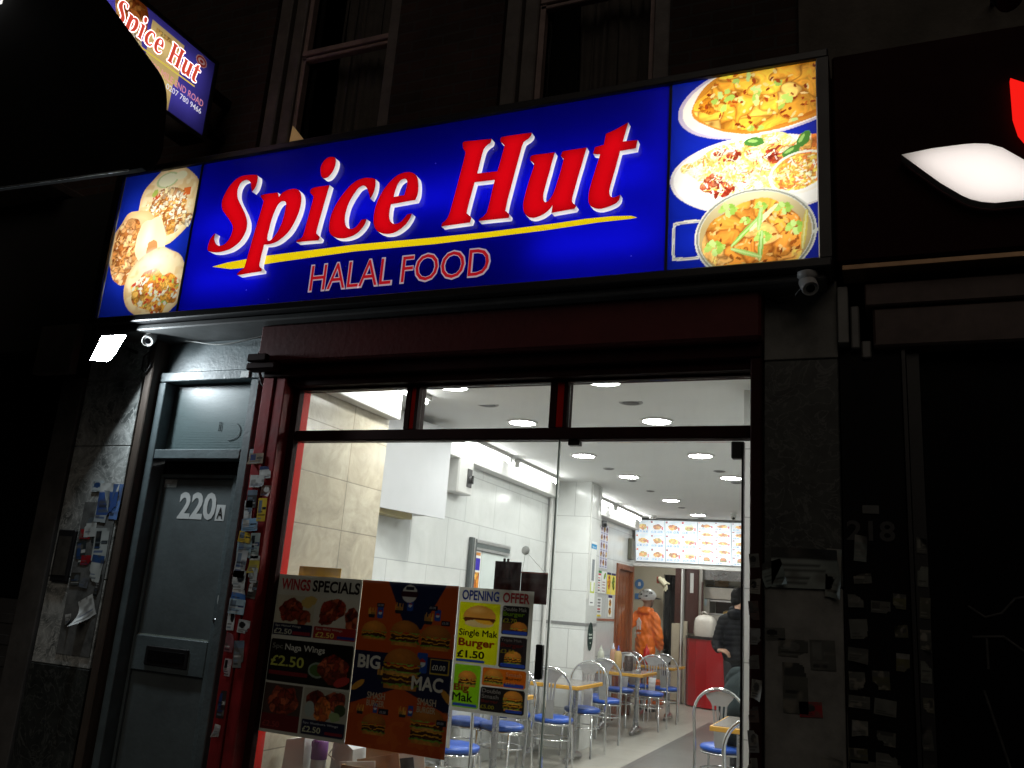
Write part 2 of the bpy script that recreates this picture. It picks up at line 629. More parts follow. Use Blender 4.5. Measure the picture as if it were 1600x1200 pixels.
def floor_mat():
    """pale speckled floor tiles with a grey runner of tiles down the aisle"""
    mt = pattern('floor_tiles', lin('b9b6ac'), lin('aeaba2'), lin('84827c'), .6, .6, .004, 'xy', .32, 0, .15, .16, 9, .5)
    t = mt.node_tree
    N, L = t.nodes, t.links
    p = N['Principled BSDF']
    src = p.inputs['Base Color'].links[0].from_socket
    tc = [n for n in N if n.type == 'TEX_COORD'][0]
    sp = N.new('ShaderNodeSeparateXYZ')
    L.new(tc.outputs['Object'], sp.inputs[0])
    a = N.new('ShaderNodeMath'); a.operation = 'GREATER_THAN'; a.inputs[1].default_value = -2.47
    b = N.new('ShaderNodeMath'); b.operation = 'LESS_THAN'; b.inputs[1].default_value = -1.27
    c = N.new('ShaderNodeMath'); c.operation = 'LESS_THAN'; c.inputs[1].default_value = 9.6
    L.new(sp.outputs[0], a.inputs[0]); L.new(sp.outputs[0], b.inputs[0]); L.new(sp.outputs[1], c.inputs[0])
    k = N.new('ShaderNodeMath'); k.operation = 'MULTIPLY'
    k2 = N.new('ShaderNodeMath'); k2.operation = 'MULTIPLY'
    L.new(a.outputs[0], k.inputs[0]); L.new(b.outputs[0], k.inputs[1])
    L.new(k.outputs[0], k2.inputs[0]); L.new(c.outputs[0], k2.inputs[1])
    mx = N.new('ShaderNodeMix'); mx.data_type = 'RGBA'; mx.blend_type = 'MULTIPLY'
    L.new(k2.outputs[0], mx.inputs[0]); L.new(src, mx.inputs[6])
    mx.inputs[7].default_value = (.34, .35, .37, 1)
    L.new(mx.outputs[2], p.inputs['Base Color'])
    return mt
LETTERS = {
 'S': [[(-3.463,3.906),(-3.485,3.909),(-3.512,3.911),(-3.538,3.912),(-3.559,3.910),(-3.578,3.905),(-3.597,3.897),(-3.616,3.884),(-3.634,3.866),(-3.649,3.847),(-3.662,3.827),(-3.671,3.806),(-3.679,3.786),(-3.683,3.767),(-3.684,3.749),(-3.683,3.733),(-3.679,3.717),(-3.672,3.703),(-3.662,3.687),(-3.646,3.670),(-3.628,3.651),(-3.610,3.633),(-3.595,3.615),(-3.580,3.598),(-3.569,3.581),(-3.564,3.566),(-3.563,3.551),(-3.564,3.537),(-3.568,3.521),(-3.573,3.504),(-3.580,3.490),(-3.589,3.479),(-3.600,3.469),(-3.611,3.462),(-3.622,3.458),(-3.634,3.457),(-3.645,3.457),(-3.661,3.462),(-3.675,3.472),(-3.683,3.482),(-3.690,3.495),(-3.695,3.509),(-3.696,3.521),(-3.695,3.532),(-3.694,3.544),(-3.704,3.541),(-3.712,3.532),(-3.720,3.522),(-3.726,3.512),(-3.731,3.499),(-3.734,3.486),(-3.736,3.473),(-3.737,3.461),(-3.737,3.450),(-3.735,3.441),(-3.727,3.432),(-3.713,3.426),(-3.699,3.422),(-3.682,3.419),(-3.664,3.416),(-3.644,3.415),(-3.623,3.416),(-3.602,3.418),(-3.583,3.421),(-3.563,3.425),(-3.544,3.433),(-3.526,3.443),(-3.507,3.456),(-3.491,3.470),(-3.478,3.488),(-3.467,3.508),(-3.460,3.527),(-3.456,3.546),(-3.456,3.565),(-3.458,3.584),(-3.463,3.603),(-3.471,3.621),(-3.481,3.639),(-3.492,3.658),(-3.506,3.678),(-3.519,3.696),(-3.532,3.715),(-3.545,3.732),(-3.556,3.749),(-3.564,3.764),(-3.570,3.779),(-3.573,3.794),(-3.575,3.809),(-3.575,3.823),(-3.573,3.837),(-3.568,3.849),(-3.562,3.860),(-3.554,3.869),(-3.545,3.874),(-3.535,3.877),(-3.525,3.879),(-3.512,3.877),(-3.500,3.872),(-3.490,3.865),(-3.482,3.855),(-3.478,3.845),(-3.475,3.834),(-3.472,3.823),(-3.469,3.813),(-3.465,3.803),(-3.462,3.792),(-3.455,3.798),(-3.449,3.804),(-3.443,3.811),(-3.439,3.820),(-3.436,3.829),(-3.434,3.840),(-3.432,3.850),(-3.431,3.861),(-3.431,3.871),(-3.433,3.885),(-3.438,3.897),(-3.446,3.902)]],
 'p': [[(-3.388,3.759),(-3.376,3.760),(-3.364,3.762),(-3.347,3.763),(-3.322,3.763),(-3.293,3.762),(-3.264,3.762),(-3.249,3.731),(-3.243,3.739),(-3.236,3.747),(-3.228,3.754),(-3.216,3.760),(-3.203,3.765),(-3.189,3.769),(-3.174,3.771),(-3.158,3.772),(-3.143,3.770),(-3.131,3.768),(-3.121,3.763),(-3.111,3.757),(-3.103,3.748),(-3.095,3.738),(-3.089,3.726),(-3.084,3.712),(-3.081,3.696),(-3.079,3.679),(-3.079,3.659),(-3.081,3.638),(-3.084,3.618),(-3.089,3.598),(-3.095,3.579),(-3.103,3.559),(-3.112,3.539),(-3.122,3.519),(-3.133,3.502),(-3.145,3.487),(-3.159,3.475),(-3.173,3.464),(-3.188,3.453),(-3.204,3.444),(-3.220,3.437),(-3.235,3.433),(-3.250,3.430),(-3.265,3.429),(-3.279,3.428),(-3.292,3.429),(-3.305,3.429),(-3.308,3.405),(-3.311,3.381),(-3.313,3.359),(-3.315,3.337),(-3.317,3.315),(-3.316,3.299),(-3.310,3.288),(-3.302,3.282),(-3.293,3.276),(-3.293,3.261),(-3.468,3.252),(-3.475,3.258),(-3.470,3.264),(-3.464,3.270),(-3.458,3.276),(-3.450,3.281),(-3.441,3.286),(-3.434,3.292),(-3.430,3.293),(-3.428,3.294),(-3.424,3.313),(-3.416,3.363),(-3.405,3.430),(-3.395,3.500),(-3.383,3.571),(-3.370,3.644),(-3.362,3.698),(-3.360,3.720),(-3.363,3.723),(-3.367,3.725),(-3.375,3.736),(-3.384,3.746),(-3.387,3.753)],[(-3.289,3.466),(-3.289,3.485),(-3.287,3.509),(-3.284,3.534),(-3.282,3.556),(-3.279,3.578),(-3.275,3.599),(-3.269,3.623),(-3.261,3.647),(-3.254,3.667),(-3.246,3.680),(-3.238,3.689),(-3.229,3.695),(-3.219,3.698),(-3.209,3.698),(-3.200,3.696),(-3.192,3.688),(-3.188,3.677),(-3.187,3.667),(-3.187,3.656),(-3.188,3.640),(-3.189,3.619),(-3.192,3.594),(-3.196,3.570),(-3.201,3.549),(-3.208,3.529),(-3.215,3.511),(-3.225,3.494),(-3.237,3.478),(-3.248,3.466),(-3.257,3.457),(-3.265,3.451),(-3.272,3.450),(-3.282,3.453)]],
 'i': [[(-3.027,3.745),(-3.022,3.750),(-3.017,3.755),(-3.003,3.758),(-2.972,3.760),(-2.932,3.760),(-2.893,3.761),(-2.901,3.711),(-2.910,3.661),(-2.918,3.613),(-2.927,3.562),(-2.935,3.512),(-2.940,3.475),(-2.939,3.458),(-2.933,3.456),(-2.926,3.449),(-2.917,3.442),(-2.911,3.435),(-2.912,3.426),(-2.917,3.417),(-3.075,3.422),(-3.074,3.428),(-3.069,3.433),(-3.061,3.437),(-3.051,3.440),(-3.042,3.445),(-3.038,3.448),(-3.034,3.452),(-3.030,3.466),(-3.025,3.498),(-3.018,3.540),(-3.012,3.582),(-3.006,3.621),(-3.000,3.660),(-2.996,3.688),(-2.998,3.704),(-3.004,3.708),(-3.014,3.718),(-3.023,3.727),(-3.026,3.736)]],
 'dot': [[(-2.969,3.848),(-2.972,3.858),(-2.974,3.870),(-2.975,3.882),(-2.973,3.894),(-2.969,3.905),(-2.964,3.915),(-2.957,3.924),(-2.950,3.932),(-2.941,3.938),(-2.931,3.942),(-2.921,3.944),(-2.911,3.945),(-2.901,3.943),(-2.891,3.940),(-2.883,3.936),(-2.877,3.929),(-2.873,3.921),(-2.870,3.910),(-2.870,3.898),(-2.871,3.884),(-2.874,3.871),(-2.878,3.858),(-2.883,3.847),(-2.889,3.837),(-2.896,3.827),(-2.904,3.819),(-2.912,3.813),(-2.921,3.810),(-2.932,3.809),(-2.941,3.810),(-2.951,3.816),(-2.960,3.825),(-2.965,3.835)]],
 'c': [[(-2.583,3.756),(-2.594,3.760),(-2.604,3.764),(-2.616,3.767),(-2.628,3.770),(-2.641,3.772),(-2.656,3.773),(-2.675,3.771),(-2.695,3.767),(-2.715,3.760),(-2.733,3.749),(-2.752,3.734),(-2.769,3.716),(-2.787,3.695),(-2.805,3.671),(-2.820,3.647),(-2.833,3.624),(-2.843,3.600),(-2.851,3.577),(-2.856,3.551),(-2.858,3.526),(-2.858,3.503),(-2.856,3.484),(-2.852,3.468),(-2.845,3.454),(-2.835,3.442),(-2.822,3.432),(-2.808,3.424),(-2.792,3.418),(-2.774,3.414),(-2.756,3.412),(-2.736,3.411),(-2.716,3.413),(-2.697,3.417),(-2.680,3.422),(-2.665,3.430),(-2.651,3.439),(-2.638,3.452),(-2.626,3.467),(-2.617,3.481),(-2.612,3.492),(-2.610,3.503),(-2.608,3.514),(-2.641,3.513),(-2.650,3.502),(-2.658,3.490),(-2.666,3.480),(-2.675,3.473),(-2.685,3.467),(-2.694,3.464),(-2.702,3.463),(-2.711,3.465),(-2.719,3.467),(-2.727,3.472),(-2.735,3.477),(-2.742,3.486),(-2.747,3.498),(-2.752,3.513),(-2.755,3.528),(-2.756,3.543),(-2.756,3.558),(-2.754,3.574),(-2.752,3.592),(-2.748,3.610),(-2.742,3.628),(-2.733,3.647),(-2.724,3.665),(-2.714,3.681),(-2.705,3.694),(-2.697,3.706),(-2.689,3.715),(-2.679,3.720),(-2.669,3.724),(-2.660,3.725),(-2.649,3.722),(-2.639,3.715),(-2.633,3.708),(-2.627,3.699),(-2.621,3.687),(-2.615,3.672),(-2.608,3.654),(-2.601,3.636),(-2.594,3.647),(-2.588,3.659),(-2.583,3.673),(-2.579,3.689),(-2.577,3.707),(-2.577,3.723),(-2.578,3.735),(-2.580,3.746)]],
 'e': [[(-2.306,3.592),(-2.302,3.602),(-2.298,3.611),(-2.295,3.622),(-2.294,3.634),(-2.294,3.648),(-2.295,3.662),(-2.296,3.678),(-2.299,3.694),(-2.302,3.708),(-2.306,3.721),(-2.311,3.732),(-2.318,3.741),(-2.327,3.750),(-2.338,3.758),(-2.349,3.764),(-2.361,3.768),(-2.374,3.770),(-2.388,3.771),(-2.404,3.769),(-2.422,3.766),(-2.439,3.759),(-2.457,3.748),(-2.475,3.733),(-2.492,3.716),(-2.507,3.698),(-2.521,3.678),(-2.533,3.657),(-2.543,3.634),(-2.552,3.610),(-2.558,3.587),(-2.562,3.566),(-2.564,3.545),(-2.564,3.524),(-2.562,3.502),(-2.558,3.481),(-2.551,3.462),(-2.542,3.447),(-2.531,3.434),(-2.518,3.425),(-2.501,3.417),(-2.482,3.410),(-2.463,3.407),(-2.444,3.406),(-2.425,3.408),(-2.407,3.413),(-2.389,3.421),(-2.373,3.431),(-2.358,3.443),(-2.347,3.454),(-2.338,3.467),(-2.330,3.479),(-2.325,3.491),(-2.321,3.502),(-2.318,3.513),(-2.348,3.510),(-2.357,3.498),(-2.366,3.487),(-2.375,3.477),(-2.383,3.471),(-2.390,3.467),(-2.399,3.464),(-2.408,3.462),(-2.418,3.462),(-2.427,3.464),(-2.435,3.467),(-2.442,3.473),(-2.448,3.479),(-2.453,3.487),(-2.458,3.497),(-2.461,3.508),(-2.463,3.521),(-2.463,3.535),(-2.463,3.549),(-2.463,3.561),(-2.461,3.572),(-2.460,3.584)],[(-2.447,3.628),(-2.446,3.639),(-2.444,3.651),(-2.442,3.664),(-2.438,3.679),(-2.434,3.694),(-2.428,3.707),(-2.422,3.717),(-2.414,3.724),(-2.407,3.728),(-2.398,3.731),(-2.390,3.731),(-2.383,3.729),(-2.376,3.723),(-2.371,3.712),(-2.370,3.700),(-2.370,3.687),(-2.372,3.672),(-2.374,3.659),(-2.377,3.645),(-2.381,3.631)]],
 'H': [[(-2.048,3.895),(-2.045,3.901),(-2.035,3.906),(-2.017,3.905),(-1.993,3.903),(-1.966,3.901),(-1.937,3.900),(-1.905,3.898),(-1.873,3.896),(-1.873,3.889),(-1.874,3.881),(-1.876,3.875),(-1.881,3.870),(-1.888,3.867),(-1.894,3.863),(-1.900,3.858),(-1.906,3.853),(-1.911,3.845),(-1.915,3.838),(-1.917,3.829),(-1.921,3.811),(-1.927,3.779),(-1.933,3.739),(-1.940,3.700),(-1.822,3.697),(-1.812,3.745),(-1.802,3.792),(-1.795,3.828),(-1.794,3.844),(-1.797,3.848),(-1.801,3.851),(-1.806,3.858),(-1.812,3.864),(-1.819,3.870),(-1.821,3.883),(-1.821,3.891),(-1.811,3.897),(-1.788,3.898),(-1.757,3.898),(-1.726,3.897),(-1.698,3.897),(-1.669,3.896),(-1.641,3.895),(-1.641,3.886),(-1.643,3.878),(-1.647,3.872),(-1.652,3.867),(-1.657,3.862),(-1.664,3.858),(-1.670,3.856),(-1.676,3.851),(-1.680,3.849),(-1.684,3.845),(-1.690,3.826),(-1.699,3.781),(-1.711,3.720),(-1.723,3.658),(-1.735,3.594),(-1.748,3.528),(-1.755,3.480),(-1.757,3.460),(-1.754,3.458),(-1.750,3.456),(-1.744,3.449),(-1.737,3.443),(-1.732,3.436),(-1.732,3.427),(-1.735,3.418),(-1.908,3.421),(-1.905,3.427),(-1.902,3.433),(-1.897,3.436),(-1.890,3.438),(-1.884,3.441),(-1.879,3.446),(-1.875,3.451),(-1.870,3.457),(-1.867,3.459),(-1.864,3.462),(-1.860,3.481),(-1.852,3.526),(-1.843,3.587),(-1.833,3.648),(-1.951,3.650),(-1.962,3.592),(-1.973,3.534),(-1.980,3.492),(-1.982,3.474),(-1.979,3.470),(-1.974,3.467),(-1.967,3.460),(-1.958,3.453),(-1.952,3.445),(-1.952,3.437),(-1.955,3.427),(-1.958,3.418),(-2.127,3.414),(-2.126,3.421),(-2.125,3.428),(-2.123,3.433),(-2.118,3.438),(-2.111,3.441),(-2.105,3.446),(-2.100,3.452),(-2.095,3.459),(-2.091,3.468),(-2.089,3.473),(-2.087,3.480),(-2.082,3.500),(-2.074,3.542),(-2.063,3.599),(-2.053,3.656),(-2.043,3.715),(-2.032,3.774),(-2.025,3.818),(-2.023,3.837),(-2.024,3.840),(-2.026,3.843),(-2.030,3.850),(-2.035,3.857),(-2.040,3.865),(-2.043,3.875),(-2.045,3.885)]],
 'u': [[(-1.639,3.748),(-1.637,3.753),(-1.634,3.758),(-1.626,3.761),(-1.608,3.762),(-1.585,3.761),(-1.563,3.760),(-1.542,3.760),(-1.522,3.760),(-1.502,3.760),(-1.510,3.724),(-1.518,3.687),(-1.525,3.650),(-1.534,3.611),(-1.542,3.572),(-1.548,3.542),(-1.550,3.526),(-1.550,3.518),(-1.549,3.512),(-1.548,3.502),(-1.546,3.493),(-1.542,3.486),(-1.535,3.482),(-1.525,3.484),(-1.520,3.489),(-1.514,3.496),(-1.508,3.505),(-1.504,3.510),(-1.499,3.518),(-1.492,3.538),(-1.479,3.587),(-1.464,3.650),(-1.454,3.697),(-1.452,3.716),(-1.456,3.718),(-1.459,3.720),(-1.463,3.727),(-1.468,3.733),(-1.467,3.740),(-1.464,3.747),(-1.464,3.751),(-1.462,3.756),(-1.449,3.759),(-1.417,3.760),(-1.373,3.760),(-1.330,3.760),(-1.341,3.714),(-1.351,3.668),(-1.362,3.623),(-1.373,3.575),(-1.383,3.527),(-1.391,3.491),(-1.393,3.473),(-1.392,3.467),(-1.389,3.461),(-1.383,3.454),(-1.374,3.448),(-1.369,3.442),(-1.369,3.437),(-1.373,3.431),(-1.376,3.426),(-1.499,3.418),(-1.496,3.459),(-1.503,3.450),(-1.510,3.441),(-1.518,3.432),(-1.529,3.424),(-1.541,3.416),(-1.554,3.410),(-1.568,3.406),(-1.583,3.403),(-1.598,3.402),(-1.611,3.405),(-1.622,3.409),(-1.632,3.416),(-1.641,3.425),(-1.648,3.436),(-1.654,3.448),(-1.657,3.462),(-1.659,3.478),(-1.659,3.495),(-1.657,3.513),(-1.654,3.533),(-1.650,3.554),(-1.645,3.577),(-1.639,3.602),(-1.633,3.626),(-1.626,3.652),(-1.619,3.677),(-1.615,3.696),(-1.615,3.707),(-1.617,3.712),(-1.620,3.716),(-1.625,3.722),(-1.631,3.727),(-1.637,3.732)]],
 't': [[(-1.117,3.868),(-1.141,3.764),(-1.065,3.761),(-1.073,3.716),(-1.153,3.713),(-1.160,3.681),(-1.167,3.650),(-1.173,3.619),(-1.181,3.588),(-1.188,3.557),(-1.194,3.533),(-1.197,3.516),(-1.199,3.505),(-1.199,3.495),(-1.198,3.485),(-1.195,3.476),(-1.191,3.470),(-1.185,3.465),(-1.178,3.463),(-1.170,3.463),(-1.161,3.466),(-1.151,3.470),(-1.142,3.474),(-1.143,3.467),(-1.143,3.460),(-1.145,3.453),(-1.147,3.446),(-1.151,3.440),(-1.156,3.434),(-1.165,3.428),(-1.176,3.423),(-1.189,3.418),(-1.204,3.414),(-1.221,3.411),(-1.237,3.409),(-1.250,3.410),(-1.262,3.413),(-1.272,3.417),(-1.282,3.423),(-1.291,3.430),(-1.298,3.439),(-1.303,3.449),(-1.306,3.460),(-1.307,3.473),(-1.307,3.488),(-1.306,3.504),(-1.303,3.525),(-1.297,3.551),(-1.290,3.581),(-1.282,3.612),(-1.274,3.644),(-1.265,3.677),(-1.257,3.710),(-1.295,3.719),(-1.286,3.756),(-1.240,3.761),(-1.232,3.821),(-1.213,3.827),(-1.195,3.833),(-1.176,3.840),(-1.157,3.849),(-1.137,3.858)]],
 'swoosh': [[(-3.712,3.343),(-3.600,3.360),(-3.466,3.368),(-3.312,3.376),(-2.698,3.384),(-2.192,3.374),(-1.857,3.371),(-1.478,3.378),(-1.333,3.384),(-1.192,3.382),(-1.094,3.373),(-1.063,3.360),(-1.094,3.357),(-1.260,3.357),(-1.549,3.345),(-1.854,3.340),(-2.176,3.335),(-2.692,3.343),(-3.206,3.328),(-3.467,3.314),(-3.569,3.315)]],
}

# ------------------------------------------------------------------ palette of materials
M = dict(
    brick=pattern('london_stock_brick', (.06, .032, .026), (.04, .026, .022), (.05, .045, .042), .225, .075, .008, 'xz', .9, .5, .6, .5, 3, .2),
    render=mat('old_render', (.10, .088, .074), .9, var=.45, vs=3, bump=.4, bs=30),
    frame_paint=mat('grimy_window_paint', (.13, .11, .10), .6, var=.45, vs=7, bump=.15),
    curtain=mat('net_curtain', (.08, .062, .057), .95, var=.3, vs=9),
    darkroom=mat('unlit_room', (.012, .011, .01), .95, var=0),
    black=mat('black_metal', (.012, .012, .013), .45, var=.3, vs=8, spec=.4),
    black_matt=mat('black_cloth', (.006, .006, .006), .95, var=.3, vs=5, spec=.05),
    casing=mat('dark_sign_casing', (.02, .02, .022), .4, var=.4, vs=4, spec=.4),
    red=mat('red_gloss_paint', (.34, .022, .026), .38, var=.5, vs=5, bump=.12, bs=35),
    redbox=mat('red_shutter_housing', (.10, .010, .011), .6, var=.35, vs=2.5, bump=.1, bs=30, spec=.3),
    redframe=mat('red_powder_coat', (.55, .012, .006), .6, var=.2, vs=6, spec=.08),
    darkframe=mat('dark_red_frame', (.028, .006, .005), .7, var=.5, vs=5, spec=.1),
    grey_paint=mat('blue_grey_door_paint', (.115, .15, .16), .45, var=.42, vs=5, bump=.2, bs=45),
    grey_dull=mat('grey_door_panel', (.105, .13, .135), .55, var=.35, vs=3.5, bump=.1, bs=40),
    wood=mat('stained_wood_trim', (.085, .062, .047), .65, var=.45, vs=6, bump=.2, bs=30, stretch=(4, 4, .6)),
    alu=mat('brushed_aluminium', (.62, .62, .62), .35, .9, var=.15, vs=12, stretch=(1, 1, .2)),
    chrome=mat('chrome', (.78, .79, .8), .13, 1.0, var=.1, vs=9),
    steel=mat('satin_steel', (.5, .5, .51), .28, 1.0, var=.2, vs=6),
    white_plastic=mat('white_plastic', (.62, .62, .6), .4, var=.12, vs=7),
    white_paint=mat('white_wall_paint', (.72, .72, .70), .55, var=.06, vs=2.5),
    ceiling=mat('ceiling_paint', (.74, .745, .735), .85, var=.05, vs=1.6),
    beige_tile=pattern('beige_stone_tiles', lin('cbc2ae'), lin('bfb49e'), lin('948b7a'), .62, .31, .004, 'yz', .22, .0, .25, .42, 5.5, .5, veins=1.2),
    beige_front=pattern('beige_stone_tiles_front', lin('d3c8b0'), lin('c9bda4'), lin('a89f8d'), .62, .31, .004, 'xz', .22, .0, .25, .2, 4.5, .5, veins=1.5),
    wall_tile=pattern('white_marble_tiles', lin('d4d6d4'), lin('cccfce'), lin('aeb1b0'), .66, .44, .004, 'yz', .16, .5, .2, .13, 2.2, .5, veins=2),
    wall_tile_x=pattern('white_marble_tiles_front', lin('e0e2e0'), lin('d9dbd9'), lin('b4b6b5'), .6, .42, .004, 'xz', .16, .5, .2, .10, 2.2, .5, veins=2),
    floor=floor_mat(),
    dado=mat('grey_dado_tile', (.22, .225, .225), .3, var=.2),
    terracotta=mat('red_brown_dado', (.30, .10, .055), .4, var=.25),
    doorwood=mat('varnished_door_wood', (.30, .085, .025), .3, var=.5, vs=5, stretch=(9, 9, .5), coat=.4),
    kitchen=mat('kitchen_wall', (.42, .38, .29), .6, var=.12, vs=2),
    dark_brown=mat('dark_brown_panel', (.06, .018, .013), .4, var=.3),
    pave=pattern('paving_slabs', (.11, .105, .1), (.09, .088, .085), (.05, .05, .05), .6, .45, .008, 'xy', .8, .5, .4, .35, 3),
    asphalt=mat('asphalt', (.05, .05, .052), .9, var=.3, vs=30, bump=.5, bs=180),
    marble_grey=marble('grey_veined_marble', (.13, .145, .14), (.60, .63, .61), (.66, .68, .66), .35, 5.0),
    marble_dark=marble('dark_green_marble', (.010, .012, .011), (.04, .046, .042), (.075, .08, .075), .5, 4),
    grime=mat('grimy_grey_plaster', (.21, .21, .195), .85, var=.55, vs=4, bump=.3, bs=25),
    blackgloss=mat('black_gloss_tile', (.006, .006, .007), .5, var=.3, vs=4, spec=.06),
    gold=mat('gold_trim', (.28, .17, .09), .35, .6, var=.3, vs=8),
    lens=mat('camera_lens', (.004, .004, .005), .08, var=0),
    cable=mat('black_cable', (.015, .015, .015), .5, var=0),
    glass=glass('clear_glass', refl=.02), shopglass=glass('smeared_shop_glass', refl=.03, dirt=.013),
    glass_edge=mat('glass_edge_green', (.55, .7, .64), .15, var=0),
    sooty_glass=mat('sooty_window_glass', (.008, .008, .009), .08, var=.2, spec=.3),
    frost=mat('dusty_ribbed_glass', (.12, .17, .175), .35, var=.18, vs=3, bump=.0),
    blue_vinyl=mat('blue_vinyl', lin('2456b8'), .33, var=.12, vs=9, bump=.05, bs=50),
    table_edge=mat('yellow_wood_edge', lin('d8a23c'), .4, var=.18, vs=14),
    laminate=mat('grey_laminate', lin('86807a'), .22, var=.12, vs=14),
    red_counter=mat('red_counter_panel', (.50, .012, .02), .35, var=.1),
    dark_top=mat('dark_worktop', (.03, .026, .026), .25, var=.2),
    cardboard=mat('cardboard', (.42, .28, .15), .8, var=.2),
    paper_white=printed('white_paper', .3, .6, .02, tint=(.75, .75, .73)),
    print_paper=printed('printed_paper', 0.0, .45, .04),
    sticker=printed('vinyl_stickers', 0.0, .5, .03),
    acrylic=printed('backlit_acrylic_print', .72, .2, .04),
    acrylic_letters=printed('backlit_letter_acrylic', .75, .2, .04),
    poster_thin=printed('window_poster_paper', .15, .4, .05),
    poster_vinyl=printed('window_poster_vinyl', .007, .4, .04),
    tube=emis('fluorescent_tube', (1, .98, .95), 12.0),
    tube_bright=emis('bright_fluorescent_tube', (1, .97, .90), 16.0),
    led_back=emis('led_letter_backing', (1, .98, .96), 2.6),
    led=emis('led_floodlight', (.86, .95, 1.0), 330.0),
    downlight=emis('downlight_lens', (1, .985, .95), 170.0),
    batten=emis('batten_tube', (1, .99, .96), 34.0),
)

# ------------------------------------------------------------------ ground and shop interior shell
b = MB(); b.box(-14, 8, -3.2, .06, -.16, -.004); struct('pavement', b, M['pave'])
b = MB(); b.box(-40, 30, -14, -3.2, -.40, -.14); struct('road', b, M['asphalt'])
b = MB(); b.box(-5.2, .1, .06, 14, -.12, 0); struct('floor', b, M['floor'])
b = MB()
b.box(-3.75, -.35, .32, 9.3, 2.92, 3.0)
b.box(-3.75, -.35, .14, 1.58, 2.895, 2.919)          # dropped strip of plasterboard behind the shop window
b.box(-5.2, .1, 9.46, 14, 2.80, 2.95)
struct('ceiling', b, M['ceiling'])
b = MB()
b.box(-3.72, -3.62, 1.05, 8.42, 0, 2.92)
b.box(-3.72, -3.62, 8.42, 9.3, 2.17, 2.92)
struct('wall_left', b, M['wall_tile'])
b = MB(); b.box(-3.33, -3.15, .105, 1.04, 0, 2.92); struct('wall_pier', b, M['beige_tile'])
b = MB(); b.box(-.50, -.42, .10, 14, 0, 2.92); struct('wall_right', b, M['wall_tile'])
b = MB(); b.box(-.785, -.55, 1.36, 1.55, 0, 2.918); struct('wall_nib', b, M['wall_tile_x'])
b = MB(); b.box(-3.619, -3.11, 5.5, 5.92, 0, 2.92)
o = struct('pillar', b, [M['wall_tile_x']])
b = MB(); b.box(-3.618, -3.106, 5.496, 5.923, 1.30, 1.335); o2 = struct('dado_strip', b, M['dado'])
b = MB(); b.box(-3.62, -3.612, 5.925, 8.38, 1.345, 1.375); struct('dado_rail', b, M['terracotta'])
b = MB(); b.box(-3.75, -.5, 9.3, 9.46, 2.19, 2.92); struct('menu_beam', b, M['white_paint'])
b = MB(); b.box(-4.72, -4.62, 9.3, 12.0, 0, 2.8); b.box(-4.62, -3.72, 9.34, 9.42, 0, 2.8); struct('corridor_wall', b, M['kitchen'])
b = MB()
b.box(-4.62, -3.76, 12, 12.1, 0, 2.8); b.box(-3.76, -3.53, 12, 12.1, 2.2, 2.8); b.box(-3.53, -3.05, 12.0, 12.1, 0, 2.8)
b.box(-3.05, -.5, 13.2, 13.3, 0, 2.8); b.box(-3.1, -3.05, 12.1, 13.2, 0, 2.8)
struct('back_wall', b, M['kitchen'])
b = MB(); b.box(-3.76, -3.53, 12.6, 12.65, 0, 2.2); struct('dark_passage_wall', b, M['darkroom'])
b = MB(); b.box(-3.05, -.5, 13.13, 13.19, .9, 1.9); struct('kitchen_splashback', b, M['dark_brown'])

# ------------------------------------------------------------------ the building above the shop
bl = thing('terraced_building', 'dark brick upper storey with tall curtained sash windows above the lit blue sign', 'building', (-2.4, .1, 0))
b = MB()
for x0, x1, z0, z1 in ((-9, -3.86, 3.0, 8), (-3.86, -2.82, 3.0, 4.28), (-2.82, -2.06, 3.0, 8), (-2.06, -1.02, 3.0, 4.28), (-1.02, -.33, 3.0, 8), (-3.86, -2.82, 6.3, 8), (-2.06, -1.02, 6.3, 8)):
    b.box(x0, x1, .1, .42, z0, z1)
b.build('brick_wall', M['brick'], bl)
b = MB(); b.box(-.33, 3.5, .06, .42, 4.16, 8); b.build('rendered_wall', M['render'], bl)
for x0, x1 in ((-3.86, -2.82), (-2.06, -1.02)):
    f = MB()
    f.box(x0, x0 + .10, .13, .24, 4.28, 6.3, bev=.008); f.box(x0 + .105, x0 + .2, .17, .28, 4.28, 6.3, bev=.008)
    f.box(x1 - .10, x1, .13, .24, 4.28, 6.3, bev=.008); f.box(x0 + .1, x1 - .1, .15, .26, 6.2, 6.3)
    f.box(x0 - .05, x1 + .05, .02, .3, 4.2, 4.275, bev=.01)
    wf = f.build('window', M['frame_paint'], bl)
    s = MB()
    s.box(x0 + .2, x1 - .1, .19, .235, 5.095, 5.14, bev=.006); s.box(x0 + .2, x1 - .1, .2, .25, 5.06, 5.09, bev=.006)
    s.box(x1 - .14, x1 - .1, .2, .25, 4.28, 5.06); s.box(x0 + .2, x0 + .235, .2, .25, 4.28, 6.2)
    s.build('sash', mat('pinkish_sash_paint', (.30, .21, .19), .6, var=.45, vs=7), wf)
    g = MB(); g.box(x0 + .2, x1 - .1, .262, .268, 4.28, 6.2); g.build('pane', M['glass'], wf)
    c = MB()
    xs = np.linspace(x0 + .40, x1 - .1, 46)
    vs, fs = [], []
    for i, x in enumerate(xs):
        dz = .35 + .018 * math.sin(i * 1.25) + .008 * math.sin(i * 3.1)
        vs += [(x + (.05 if i == 0 else 0), dz, 4.28), (x + .02 * math.sin(i), dz, 5.3), (x, dz, 6.25)]
    fs = [(i * 3 + j, i * 3 + 3 + j, i * 3 + 4 + j, i * 3 + 1 + j) for i in range(45) for j in (0, 1)]
    c.add(vs, fs, 0, True)
    c.build('curtain', M['curtain'], wf)
    k = MB(); k.box(x0, x1, .9, .95, 4.0, 6.4); k.build('room_back', M['darkroom'], wf)
